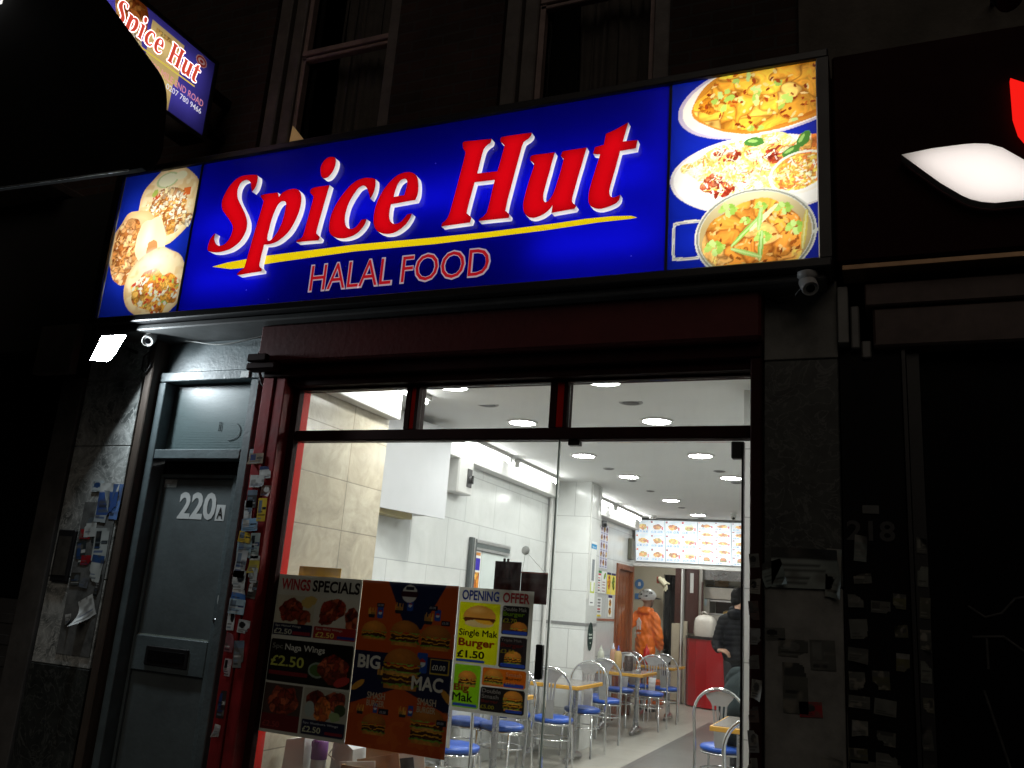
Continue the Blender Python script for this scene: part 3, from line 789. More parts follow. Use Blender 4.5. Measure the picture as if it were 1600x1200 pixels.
# small glowing triangle standing in for a warm lit patch at the sill
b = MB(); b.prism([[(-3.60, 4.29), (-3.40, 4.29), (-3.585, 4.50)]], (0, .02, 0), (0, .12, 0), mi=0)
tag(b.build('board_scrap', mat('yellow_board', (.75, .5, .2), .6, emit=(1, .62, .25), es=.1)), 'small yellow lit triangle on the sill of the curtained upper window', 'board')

# ------------------------------------------------------------------ shop fascia sign: a real light box with tubes
sg = thing('shop_sign', 'wide blue lightbox fascia with red raised letters and food pictures at each end', 'sign', (-2.4, 0, 3.03))
X0, X1, XA, XB, ZB, ZT, YS = -4.60, -.225, -3.935, -.915, 3.065, 4.065, -.25
b = MB()
b.box(X0 - .06, X1 + .05, -.275, .09, ZT, ZT + .045, bev=.006)
b.box(X0 - .06, X1 + .05, -.275, .09, ZB - .045, ZB, bev=.006)
b.box(X0 - .06, X0, -.272, .09, ZB, ZT); b.box(X1, X1 + .05, -.272, .09, ZB, ZT)
b.build('casing', M['casing'], sg)
b = MB(); b.box(X0, X1, .05, .085, ZB, ZT); b.build('back_tray', mat('white_tray', (.22, .22, .23), .7, var=.1), sg)
b = MB(); b.box(X0 - .04, X1 + .02, -.22, .09, ZB - .085, ZB - .047, bev=.008); b.build('soffit_board', mat('grey_soffit', (.10, .105, .105), .5, var=.4, vs=4), sg)
for x in (XA, XB):
    b = MB(); b.box(x - .006, x + .006, YS - .006, YS + .01, ZB, ZT); b.build('joint_strip', M['casing'], sg)
# tubes: upper run whole, lower run missing behind the middle
for x0, x1, z in ((-4.55, -4.0, 3.80), (-4.55, -4.0, 3.33), (-3.86, -2.5, 3.62), (-2.45, -1.0, 3.62), (-3.86, -3.3, 3.26), (-1.6, -.98, 3.26), (-.86, -.28, 3.92), (-.86, -.28, 3.70), (-.86, -.28, 3.46), (-.86, -.28, 3.22), (-4.55, -4.0, 3.57)):
    b = MB(); b.cyl((x0, -.125, z), (x1, -.125, z), .014, n=6, caps=False); b.build('tube', M['tube'] if -3.9 < x0 < -.95 else M['tube_bright'], sg)
# centre panel
A = Art(XB - XA - .012, ZT - ZB, .02, '0c12c4')
A.img[:] = (.0025, .003, .56)
rg = np.random.RandomState(3)
b = MB(); b.art(A, (XA + .006, YS, ZB))
for i in range(9):                                                    # chips in the blue film
    x, z = rg.uniform(XA + .1, XB - .1), rg.choice([rg.uniform(ZB + .02, ZB + .2), rg.uniform(ZT - .25, ZT - .02)])
    b.add([(x, YS - .002, z), (x + .008, YS - .002, z + .002), (x + .003, YS - .002, z + .009)], [(0, 1, 2)], 0, False, (.9, .9, .9))
b.build('centre_panel', M['acrylic'], sg)
def flatbread(A, cx, cy, rx, ry, rot, seed, pal, top=.3):
    q = A.ell(cx, cy, rx, ry, rot, .14, seed)
    A.fill(q < 1.0, 'f6e2b4')
    A.fill(np.clip((vnoise(A.U, A.V, .03, seed) - .55) * 4, 0, 1) * (q < 1), 'e3bd7c', .6)
    A.fill(np.clip((q - .86) * 6, 0, 1) * (q < 1), 'dcb574', .8)
    q2 = A.ell(cx, cy - ry * top, rx * .74, ry * .62, rot, .5, seed + 3)
    A.food(q2 < 1, pal, .034, seed + 1, '8a5a20', .65, 1.1)
    return q2

# left picture: three filled flatbreads
A = Art(XA - X0 - .012, ZT - ZB, .0036, '2038a8')
A.img[:] = (.006, .022, .40)
CH = ['d09548', 'e2b266', 'b8763a', 'efd9a6', 'f4ead0', 'dcb87a']
q2 = flatbread(A, .415, .755, .25, .285, -12, 1, CH)
A.fill(np.clip(1.1 - q2, 0, 1) * 1.2, 'f4ecd4', .4)
A.food(A.ell(.43, .68, .19, .13, -14, .5, 77) < 1, ['c4823a', 'd89c4c', 'a86428', 'e8c88e', 'f2e6cc'], .024, 78, '7a4a18', .55, 1.15)
q = A.ell(.38, .93, .085, .05, 8); A.fill((q < 1), 'eeeccb'); A.fill((np.abs(q - 1) < .10), 'c6d29c'); A.fill(A.ell(.49, .95, .05, .03) < 1, 'f0ecc8')
A.fill(A.rr(.535, .80, .595, .855, .008), 'e07030'); A.fill(A.ell(.31, .82, .035, .02, 20, .3, 2) < 1, 'd2542a'); A.fill(A.ell(.29, .845, .03, .02, 60, .3, 4) < 1, 'b7c95e')
A.scatter(A.ell(.42, .72, .20, .16, -14) < 1, ['a8642c', 'fbf2dc', '9a5a2a', 'efcf96', 'f6e2b8'], .012, 110, 9, 3)
q = A.ell(.20, .47, .215, .27, 12, .12, 11); A.fill(q < 1, 'f2d29c'); A.fill(np.clip((q - .8) * 5, 0, 1) * (q < 1), 'dcae70', .7)
A.food(A.ell(.14, .43, .135, .235, 6, .3, 12) < 1, ['cf8a48', 'e2a566', 'b86e34', 'ecbd88', 'd89a5c'], .045, 21, '8a4418', .6, 1.2)
A.scatter(A.ell(.14, .43, .12, .2, 6) < 1, ['8a4a20', 'f4d8b0', 'a8602c'], .012, 50, 19, 2)
q = A.ell(.33, .50, .13, .17, 10, .2, 14); A.fill(q < 1, 'fbf2bc'); A.fill(np.clip(1 - A.ell(.30, .55, .06, .14), 0, 1) * (q < 1), 'fffbe0'); A.fill(A.ell(.35, .46, .045, .05, 0, .4, 15) < 1, 'c98f58')
q2 = flatbread(A, .44, .205, .27, .235, -6, 31, ['eba640', 'e0913a', 'f2bc5c', 'f0e4c4', 'd0743a', 'eab050'], .22)
A.scatter(q2 < 1, ['e8ecd0', 'cf4c30', 'f8f4e4', 'a9c264', 'efae3e'], .018, 70, 6, 2)
A.fill(np.clip(1.15 - A.ell(.40, .36, .16, .09), 0, 1), 'fffaea', .9)
b = MB(); b.art(A, (X0 + .004, YS, ZB)); b.build('food_picture', M['acrylic'], sg)

# right picture: curry, biryani and a balti dish
A = Art(X1 - XB - .012, ZT - ZB, .0036, '1c34b0')
A.img[:] = (.004, .016, .38)
q = A.ell(.47, .865, .44, .215, 7); A.fill(q < 1.0, 'fdf6ea'); A.fill((q > .95) & (q < 1), 'cfc4dc')
q = A.ell(.50, .88, .385, .205, 7, .08, 3)
A.fill(q < 1.02, 'cf7418'); A.fill((q > .93) & (q < 1.02), 'e09a34', .6)
A.food(A.ell(.50, .885, .37, .19, 7, .2, 33) < 1, ['f2b238', 'f6c04c', 'e8a030', 'f0b440', 'f8cc68'], .10, 41, '9a4a10', .52, 1.2)
A.food(A.ell(.20, .85, .07, .05, 0, .3, 34) < 1, ['d9902a', 'eab048', 'c87c1c'], .03, 49, '8a3c0c', .6)
A.scatter(q < .95, ['b6d264', 'a4c455', 'c6dc84'], .022, 18, 43, 1.5)
A.scatter(q < .95, ['a2400e', 'f6cf7c', '8a3408', 'f4d48c', 'c8641a'], .014, 80, 44, 2.2)
q = A.ell(.42, .45, .418, .205, -3); A.fill(q < 1.0, 'fffef8'); A.fill((q > .96) & (q < 1), 'e9e4e0')
q = A.ell(.42, .49, .355, .155, -3, .3, 5)
A.food(q < 1, ['f8ec98', 'fdf6c4', 'f2de74', 'fffae4', 'f2cf6a'], .020, 51, 'c8a848', .8, 1.3)
for x, y, r_, c in ((.20, .43, .06, 'c8522c'), (.26, .39, .05, 'b8402a'), (.50, .545, .055, 'cf5a34'), (.30, .56, .04, 'c04a2c'), (.24, .59, .03, '9a3a24')):
    A.food(A.ell(x, y, r_, r_ * .7, 20, .6, int(x * 100)) < 1, [c, 'e2805a', 'a63420'], .02, int(y * 100), '7a2010', .6)
A.scatter(q < 1, ['fffdf0', 'faec9c', 'd06038', 'fffbe6', 'f0cb5a', 'fff4c8', 'fdf8dc'], .015, 420, 53, 5)
A.food(A.ell(.63, .53, .12, .09, 20, .4, 8) < 1, ['ef9c40', 'e07a30', 'f2b85a', 'fbe6b0'], .025, 61, '9a3c10', .65, 1.1)
for x, y, rt_ in ((.565, .545, 30), (.40, .62, -8), (.62, .60, 60)):
    A.fill(A.ell(x, y, .045, .024, rt_, .25, 7) < 1, '4a8434'); A.fill(A.ell(x - .008, y + .006, .024, .008, rt_) < 1, 'a0cc6c')
A.food(A.ell(.60, .44, .115, .085, 15, .2, 9) < .98, ['f6d460', 'f0b048', 'fdf2b8', 'e28040'], .018, 63, 'b8842c', .8, 1.2)
A.scatter(A.ell(.60, .44, .1, .075, 15) < 1, ['fffdf0', 'faec9c', 'e8904a'], .013, 60, 64, 4)
A.fill(np.abs(A.ell(.605, .435, .135, .10, 15) - 1) < .055, 'fdf8ea')
q = A.ell(.40, .150, .262, .222, 0); A.fill(q < 1.04, 'd9dcd2'); A.fill((q > .975) & (q < 1.01), '8f9286')
A.fill(q < .96, 'b8a470'); A.fill(np.clip((A.V - .20) * 7, 0, 1) * (q < .96), 'dccfa6')
q = np.maximum(np.abs(A.U - .105) / .082, np.abs(A.V - .150) / .098) ** 4 + .25 * (np.abs(A.U - .105) / .082 * np.abs(A.V - .15) / .098) ** 2
A.fill((np.abs(q - .9) < .30) & (A.U < .15), 'd9dcd4'); A.fill((np.abs(q - .8) < .05) & (A.U < .15), '9a9c94')
A.fill((np.abs(A.V - .13 - (A.U - .65) * .5) < .008) & (A.U > .65), 'd2d6ce')
q = A.ell(.395, .125, .228, .195, 0, .14, 13)
A.food(q < 1, ['e89c3c', 'eeac54', 'dc8a34', 'f2ba68', 'e09038'], .085, 71, '8a3c12', .62, 1.25)
A.scatter(q < .95, ['8a4414', 'f2c884', 'a2561c', 'eab868'], .012, 110, 72, 2)
for x, y, s_ in ((.28, .285, .05), (.43, .285, .035), (.53, .265, .045), (.22, .10, .055), (.58, .165, .05), (.36, .22, .03), (.44, .13, .045)):
    for d in range(7): A.fill(A.ell(x + s_ * .55 * math.cos(d * 2.4), y + s_ * .4 * math.sin(d * 2.4), s_ * .38, s_ * .26, d * 50, .5, d) < 1, ['b6d86c', 'a2cc58', 'c8e68c', '93c04a'][d % 4])
for x0, y0, x1, y1, c in ((.30, .10, .43, .24, '8cc44e'), (.385, .17, .50, .285, 'efe9b8'), (.425, .02, .435, .16, '86ba54'), (.30, .085, .43, .035, 'a4d06a'), (.61, .06, .63, .24, 'd0bc58'), (.42, .17, .43, .27, 'a0d070')):
    L_ = math.hypot(x1 - x0, y1 - y0); tt = np.clip(((A.U - x0) * (x1 - x0) + (A.V - y0) * (y1 - y0)) / L_ ** 2, 0, 1)
    dd = np.hypot(A.U - x0 - tt * (x1 - x0), A.V - y0 - tt * (y1 - y0)); A.fill(dd < .012 * (.5 + tt * (1 - tt) * 2), c); A.fill(dd < .004, 'e2f2b8', .5)
b = MB(); b.art(A, (XB + .006, YS, ZB)); b.build('food_picture', M['acrylic'], sg)

# raised letters: red acrylic faces, white acrylic returns, lit from inside
RED, WHT = (.42, .001, .004), (.9, .9, .88)
for k in ('S', 'p', 'i', 'dot', 'c', 'e', 'H', 'u', 't'):
    if k == 'dot': continue
    sets = [LETTERS[k]] + ([LETTERS['dot']] if k == 'i' else [])
    b, l = MB(), MB()
    for loops in sets:
        b.prism(loops, (0, .041, 0), (0, YS - .042, 0), mi=0, caps=(True, False), col=RED)
        for i in range(len(b.c) - sum(len(q) for q in loops) * 2, len(b.c)): b.c[i] = WHT
        l.prism(loops, (0, 0, 0), (0, YS - .0035, 0), caps=(True, False))
    lt = b.build('letter', M['acrylic_letters'], sg)
    l.build('led_backing', M['led_back'], lt)
b = MB(); b.prism(LETTERS['swoosh'], (0, 0, 0), (0, YS - .003, 0), caps=(True, False), col=(.85, .62, .01)); b.build('yellow_stroke', printed('yellow_film', .35, .3, .03, tint=(.9, .66, .004), emit=.8), sg)
# tagline: red film with a pale outline
MT1, MT2 = printed('pale_film', .3, .3, .02, tint=(.75, .6, .66), emit=.38), printed('red_film', .3, .3, .02, tint=(.55, .010, .02), emit=.42)
b = MB()
for wd, x0, x1 in (('HALAL', -2.965, -2.43), ('FOOD', -2.365, -1.845)):
    b.text(wd, (x0 - .009, YS - .0025, 3.128 - .009), x1 - x0 + .018, .152 + .018, mi=0, bold=.022)
    b.text(wd, (x0, YS - .0045, 3.128), x1 - x0, .152, mi=1, bold=-.004)
b.build('tagline', [MT1, MT2], sg)

# ------------------------------------------------------------------ projecting sign on the left
ps = thing('projecting_sign', 'lit purple blue box sign jutting from the brick wall, bearing phone number', 'sign', (-4.08, -.1, 4.3))
PX, PY0, PY1, PZ0, PZ1 = -4.08, -1.32, -.165, 4.34, 4.885
b = MB()
b.box(PX - .2, PX + .008, PY0 - .03, PY1 + .03, PZ1, PZ1 + .03); b.box(PX - .2, PX + .008, PY0 - .03, PY1 + .03, PZ0 - .03, PZ0)
b.box(PX - .2, PX + .008, PY1, PY1 + .03, PZ0, PZ1); b.box(PX - .2, PX + .008, PY0 - .03, PY0, PZ0, PZ1)
b.box(PX - .2, PX - .185, PY0, PY1, PZ0, PZ1)
b.build('casing', M['casing'], ps)
for z in (4.45, 4.72):
    b = MB(); b.box(PX - .13, PX - .06, PY1 + .03, .1, z, z + .05); b.build('bracket', M['black'], ps)
for z in (4.73, 4.5):
    b = MB(); b.cyl((PX - .1, PY0 + .06, z), (PX - .1, PY1 - .08, z), .012, n=6, caps=False); b.build('tube', emis('sign_tube', (1, .97, .94), 8.0) if z > 4.6 else D.materials['sign_tube'], ps)
A = Art(PY1 - PY0, PZ1 - PZ0, .004, '3a34b0')
A.img[:] = (.085, .07, .50)
ox = -PY0
A.fill((np.abs((A.U - (ox - .575)) - (A.V - .25) * -.0) < .135 - .03 * (A.V < .2)) & (A.V < .5) & (A.U > .3), 'f2d48c')
A.food((np.abs(A.U - (ox - .57)) < .10) & (A.V < .47) & (A.V > .44), ['f0d080', 'e0b060'], .03, 3)
q = A.ell(ox - .86, .44, .13, .15, 0, .15, 4); A.food(q < 1, ['b8682c', 'd08a40', 'a05020', 'e0a860'], .05, 6, '6a2c0c', .6); A.food((A.ell(ox - .84, .26, .1, .1, 0, .3, 5) < 1), ['e8d2a0', 'c08a4a', 'f0e6cc'], .03, 8)
q = A.ell(ox - .28, .49, .05, .04); A.fill(q < 1, 'e8b0b0'); A.fill(q < .86, 'c03030'); A.fill(np.abs(A.ell(ox - .28, .49, .03, .02) - .8) < .25, 'e8c0c0')
b = MB(); U_, V_ = (0, 1, 0), (0, 0, 1)
b.art(A, (PX, PY0, PZ0), U_, V_)
def ptx(s, y0, y1, z, h, col, bold, dx, shear=0.0): b.text(s, (PX + dx, y0, z), y1 - y0, h, U_, V_, 1, lin(col), bold, shear)
for k, (dy, g) in {'S': (0, 0), 'p': (0, 0), 'i': (0, 0), 'dot': (0, 0), 'c': (0, 0), 'e': (0, 0), 'H': (0, 0), 'u': (0, 0), 't': (0, 0)}.items():
    for loops in (LETTERS[k],):
        kx, kz = .70 / 2.67, .155 / .50
        f = lambda p, ox_=0., oz_=0.: (-.975 + (p[0] + 3.737) * kx + ox_, 4.652 + (p[1] - 3.41) * kz + oz_)
        for ox_, oz_ in ((.006, 0), (-.006, 0), (0, .006), (0, -.006), (.0045, .0045), (-.0045, -.0045), (.0045, -.0045), (-.0045, .0045)):
            b.prism([[f(p, ox_, oz_) for p in lp] for lp in loops], (0, 0, 0), (PX + .0015, 0, 0), U_, V_, mi=1, caps=(True, False), col=lin('fbeeee'))
        b.prism([[f(p) for p in lp] for lp in loops], (0, 0, 0), (PX + .003, 0, 0), U_, V_, mi=1, caps=(True, False), col=lin('e0503c'))
b.add([(PX + .0015, -.9, 4.600), (PX + .0015, -.3, 4.622), (PX + .0015, -.3, 4.632), (PX + .0015, -.9, 4.612)], [(0, 1, 2, 3)], 1, False, lin('e8c850'))
ptx('220 MILE END ROAD', -.665, -.205, 4.53, .046, 'd8909a', .012, .0015)
ptx('0207 780 9466', -.52, -.21, 4.475, .04, 'e6e2ee', .01, .0015)
b.build('face_panel', [M['acrylic'], printed('lit_film', 0, .3, .02, emit=.8)], ps)

# ------------------------------------------------------------------ pillars, side door, shopfront
def sticker_art(wd, ht, seed, base, inks):
    A = Art(wd, ht, max(min(wd, ht) / 16, .003), base)
    rg = np.random.RandomState(seed)
    ink = lambda: inks[rg.randint(len(inks))]
    k = rg.randint(4)
    if k == 0: A.fill(A.rr(0, ht * .72, wd, ht), ink())
    if k == 1: A.fill(A.ell(wd * rg.uniform(.3, .7), ht * .6, wd * .28, ht * .25) < 1, ink())
    if k == 2: A.fill(A.rr(wd * .08, ht * .35, wd * .45, ht * .9), ink()); A.fill(A.rr(wd * .55, ht * .5, wd * .95, ht * .62), ink())
    for i in range(rg.randint(2, 5)):
        z = ht * (.1 + .14 * i)
        A.fill(A.rr(wd * .08, z, wd * rg.uniform(.5, .92), z + ht * .06), ink(), .8)
    A.img *= (.75 + .5 * vnoise(A.U, A.V, max(wd, ht) * .35, seed))[..., None]
    A.fill(np.clip((vnoise(A.U, A.V, max(wd, ht) * .2, seed + 9) - .62) * 5, 0, 1), rg.choice(['7a766c', '4a4844']), .6)
    return A
def sticker(parent, x, z, y, wd, ht, seed, base='c9ccca', inks=('2a2a2c', '6a7078', '9a2a24'), rot=0.0, curl=0.0, name='sticker'):
    A = sticker_art(wd, ht, seed, base, inks)
    a = R(rot)
    b = MB()
    b.art(A, (x - wd / 2, y, z - ht / 2), (math.cos(a), 0, math.sin(a)), (-math.sin(a), 0, math.cos(a)))
    rg = np.random.RandomState(seed + 99)
    U, V = (A.U / wd).ravel(), (A.V / ht).ravel()
    cx, cz = rg.choice([0, 1]), rg.choice([0, 1])
    k = np.clip((U if cx else 1 - U) + (V if cz else 1 - V) - 1.25, 0, 1)
    if curl:                                                    # a corner has come away from the wall
        b.v = [(p[0], p[1] - curl * t * t * 3, p[2] - curl * t * .6) for p, t in zip(b.v, k)]
    elif rg.rand() < .6:                                        # or has been torn off
        torn = k + .35 * (vnoise(A.U, A.V, max(wd, ht) * .16, seed + 4).ravel() - .5) > .35 + .2 * rg.rand()
        keep = [i for i, f in enumerate(b.f) if not any(torn[q] for q in f)]
        if len(keep) > 20: b.f, b.mi, b.sm = [b.f[i] for i in keep], [b.mi[i] for i in keep], [b.sm[i] for i in keep]
    return b.build(name, M['sticker'], parent)

pl = thing('marble_pilaster', 'grey veined marble pilaster covered in torn paper beside the floodlight', 'pilaster', (-4.62, 0, 0))
b = MB()
for z0, z1 in ((.934, 1.45), (1.454, 2.28), (2.284, 2.72), (2.724, 3.0)): b.box(-4.86, -4.37, -.02, .12, z0, z1, bev=.004)
b.build('slab', M['marble_grey'], pl)
b = MB(); b.box(-4.862, -4.368, -.024, .12, 0, .93, bev=.004); b.build('plinth', M['marble_dark'], pl)
rg = np.random.RandomState(5)
b = MB(); b.box(-4.66, -4.38, -.026, -.0215, 1.0, 1.92); b.build('paste_residue', mat('torn_paper', (.2, .21, .205), .9, var=.7, vs=9), pl)
for x, z, wd, ht, base, rot, cu in ((-4.57, 2.02, .10, .07, 'b8c4c8', 2, 0), (-4.50, 1.9, .1, .2, '9aa4a8', -3, .01), (-4.46, 1.94, .16, .2, '3a5a9a', 2, 0), (-4.395, 1.93, .07, .22, '5a7ab0', -2, .01), (-4.56, 1.76, .1, .12, 'c4cac8', 5, 0), (-4.6, 1.72, .09, .06, '9a2028', 0, 0), (-4.52, 1.7, .05, .09, '2a2c2c', -10, 0), (-4.45, 1.66, .12, .2, 'a8b0ae', 3, 0), (-4.6, 1.6, .08, .14, '30383a', 8, 0), (-4.55, 1.56, .09, .06, '9a2028', 2, 0), (-4.46, 1.52, .1, .16, 'b4bcba', -4, 0), (-4.61, 1.44, .08, .08, '3a3a34', 4, 0), (-4.54, 1.43, .08, .06, '6a7078', -5, 0), (-4.42, 1.42, .04, .13, '202424', -4, 0), (-4.43, 1.26, .12, .13, 'd6dcdc', 28, .06), (-4.6, 1.2, .05, .06, '8a8c88', 12, .02), (-4.48, 1.22, .05, .05, 'b0a898', -12, .02)):
    sticker(pl, x, z, -.029 - rg.rand() * .003, wd, ht, rg.randint(9999), base, ('1c2226', '5a646a', 'c8ccca', '2a4a7a'), rot, cu)
b = MB(); b.box(-4.82, -4.67, -.045, -.021, 1.42, 1.74, bev=.006); n_ = b.build('notice_case', M['casing'], pl)
b = MB(); b.box(-4.80, -4.69, -.048, -.0455, 1.46, 1.70); b.build('notice', mat('old_notice', (.07, .065, .055), .6, var=.6, vs=16), n_)

tr = thing('door_post', 'narrow brown stained wood strip between marble pilaster and grey side door', 'post', (-4.31, 0, 0))
b = MB(); b.box(-4.345, -4.285, -.03, .12, .0, 2.985, bev=.006); b.build('batten', M['wood'], tr)

dr = thing('entrance_door', 'tall grey side door with letterbox and white house number 220A', 'door', (-3.85, .1, 0))
b = MB()
b.box(-4.272, -3.345, .075, .12, 2.775, 3.0, bev=.004)
b.build('head_panel', M['grey_paint'], dr)
b = MB()
b.box(-4.272, -4.215, .03, .14, 0, 2.705, bev=.004); b.box(-4.272, -3.345, .03, .14, 2.71, 2.772, bev=.005)
b.box(-3.53, -3.468, .03, .14, 0, 2.706, bev=.005); b.box(-4.212, -3.533, .03, .14, 2.21, 2.27, bev=.005); b.box(-3.465, -3.345, .03, .14, 2.21, 2.27, bev=.005)
b.build('frame', M['grey_paint'], dr)
b = MB(); b.box(-3.465, -3.345, .17, .2, 0, 2.2); b.box(-3.465, -3.345, .17, .2, 2.275, 2.706); b.box(-4.212, -3.533, .15, .2, 2.13, 2.2)
b.build('side_panel', mat('black_side_panel', (.012, .012, .013), .5, var=.4, vs=6), dr)
b = MB(); b.box(-4.212, -3.533, .12, .13, 2.272, 2.705)
for i in range(40): b.box(-4.21, -3.535, .1185, .121, 2.276 + i * .0107, 2.2805 + i * .0107)
b.build('transom_light', M['frost'], dr)
b = MB(); b.tube([(-3.72 + .09 * math.cos(t), .115, 2.40 + .06 * math.sin(t) * (1 if t > 0 else 1)) for t in np.linspace(-1.5, .9, 14)], .0022, 5)
b.tube([(-3.80, .115, 2.46), (-3.80, .115, 2.40)], .002, 5); b.tube([(-3.785, .115, 2.46), (-3.785, .115, 2.40)], .002, 5)
b.build('scribble', mat('marker_ink', (.03, .045, .05), .6, var=0), dr)
lf = MB()
lf.box(-4.205, -4.185, .112, .16, .02, 2.125, bev=.004); lf.box(-3.625, -3.522, .112, .16, .02, 2.125, bev=.004)
lf.box(-4.184, -3.626, .112, .16, 2.105, 2.125); lf.box(-4.184, -3.626, .112, .16, .95, 1.15, bev=.004); lf.box(-4.184, -3.626, .112, .16, .02, .12, bev=.004)
leaf = lf.build('leaf', M['grey_paint'], dr)
b = MB(); b.box(-4.184, -3.626, .132, .15, 1.15, 2.105); b.box(-4.184, -3.626, .132, .15, .12, .95); b.build('door_panel', M['grey_dull'], leaf)
b = MB(); b.box(-4.184, -3.64, .127, .134, 1.15, 1.157); b.build('glazing_bead', mat('pale_bead', (.35, .42, .38), .4, var=.3), leaf)
b = MB(); b.box(-4.08, -3.75, .102, .113, .985, 1.095, bev=.004); lb = b.build('letterbox', M['black'], leaf)
b = MB(); b.box(-4.055, -3.775, .098, .1015, 1.01, 1.072, bev=.003); b.build('flap', M['blackgloss'], lb)
b = MB(); b.lathe([(.0, 0), (.016, 0), (.016, .008), (.01, .012), (.0, .012)], (-3.595, .112, 1.27), 14, axis=(0, -1, 0)); b.build('lock', M['steel'], leaf)
b = MB()
b.text('220', (-4.035, .1295, 1.85), .295, .168, col=lin('c8cccb'), bold=.03)
b.add([(-3.735, .1302, 1.848), (-3.665, .1302, 1.848), (-3.665, .1302, 1.945), (-3.735, .1302, 1.945)], [(0, 1, 2, 3)], 0, False, lin('c6cac9'))
b.text('A', (-3.722, .1285, 1.860), .044, .07, col=(.02, .02, .02), bold=.01)
b.build('number', M['sticker'], leaf)
sticker(leaf, -4.13, 2.07, .1295, .1, .05, 11, 'a8b0b0', ('7a8486', 'c0c6c6'))
sticker(leaf, -3.575, 1.385, .1095, .055, .06, 12, 'a9b1b1', ('a0a8a8',))
b = MB(); b.box(-3.61, -3.55, .022, .0295, 2.715, 2.755); b.build('label_plate', mat('pale_label', (.6, .64, .62), .5, var=.4, vs=40), dr)

sf = thing('shopfront', 'glazed shopfront in dark red frame with posters stuck behind the glass', 'shopfront', (-1.85, 0, 0))
b = MB()
b.box(-3.345, -.49, -.16, .12, 2.745, 2.975, bev=.012)
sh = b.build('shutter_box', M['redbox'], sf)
b = MB(); b.box(-3.33, -.495, -.10, .1, 2.672, 2.742, bev=.004); b.box(-3.17, -.547, -.06, .1, 2.625, 2.669, bev=.004); b.build('shutter_lath', M['darkframe'], sf)
b = MB(); b.box(-3.40, -3.19, -.185, -.1, 2.70, 2.742, bev=.008); b.box(-3.385, -3.25, -.20, -.162, 2.745, 2.79, bev=.006); b.build('shutter_bracket', M['darkframe'], sf)
gr = MB()
gr.box(-3.335, -3.255, -.09, .06, 0, 2.715, bev=.006); gr.box(-3.245, -3.175, -.085, .06, 0, 2.715, bev=.006); gr.box(-3.256, -3.244, -.05, .05, 0, 2.715)
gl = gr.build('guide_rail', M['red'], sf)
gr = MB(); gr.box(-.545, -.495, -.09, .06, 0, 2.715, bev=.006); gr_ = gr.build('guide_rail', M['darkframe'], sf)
b = MB()
b.box(-3.172, -3.126, -.005, .042, 0, 2.62, bev=.004); b.box(-3.124, -.546, -.005, .075, 2.312, 2.372, bev=.005)
b.box(-3.124, -.546, .0, .07, 2.612, 2.624)
b.box(-2.405, -2.375, -.004, .075, 2.373, 2.611); b.box(-1.555, -1.52, -.004, .075, 2.373, 2.611); b.box(-2.345, -2.325, -.004, .075, 2.373, 2.611); b.box(-1.48, -1.46, -.004, .075, 2.373, 2.611)
b.box(-3.124, -1.50, -.005, .075, .36, .42, bev=.004)
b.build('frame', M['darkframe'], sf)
for x0, x1 in ((-2.374, -2.346), (-1.519, -1.481)):
    b = MB(); b.box(x0, x1, .0, .085, 2.373, 2.611, bev=.004); b.build('red_mullion', M['redframe'], sf)
b = MB(); b.box(-3.165, -3.128, .043, .104, 0, 2.62); b.build('red_bead', M['redframe'], sf)
b = MB(); b.box(-3.124, -1.50, .0, .09, 0, .355); b.build('stall_riser', M['marble_dark'], sf)
for x0, x1 in ((-3.124, -2.406), (-2.324, -1.556), (-1.459, -.547)):
    b = MB(); b.box(x0, x1, .03, .034, 2.373, 2.611); b.build('transom_pane', M['shopglass'], sf)
b = MB(); b.box(-3.1255, -1.508, .03, .036, .42, 2.311); b.build('window_pane', M['shopglass'], sf)
b = MB(); b.box(-1.506, -1.4985, .028, .04, .42, 2.311); b.build('pane_edge', M['glass_edge'], sf)
b = MB(); b.box(-1.495, -.60, .028, .04, .02, 2.30); dg_ = b.build('glass_door', M['shopglass'], sf)
b = MB(); b.box(-1.55, -1.515, .0, .03, 1.155, 1.315, bev=.004); b.build('lock_plate', M['black'], dg_)
b = MB(); b.box(-1.45, -1.39, .015, .055, 2.285, 2.311); b.build('patch_fitting', M['black'], dg_)
b = MB(); b.box(-.645, -.595, .012, .056, 2.22, 2.30, bev=.004); b.build('patch_fitting', M['black'], dg_)
b = MB(); b.box(-.598, -.588, .02, .06, .0, 2.30); b.build('door_seal', M['black'], sf)
b = MB(); b.box(-.5535, -.548, .02, .06, .0, 2.311); b.build('jamb_trim', mat('white_jamb', (.6, .6, .58), .5, var=.3, vs=9, stretch=(1, 1, .3)), sf)
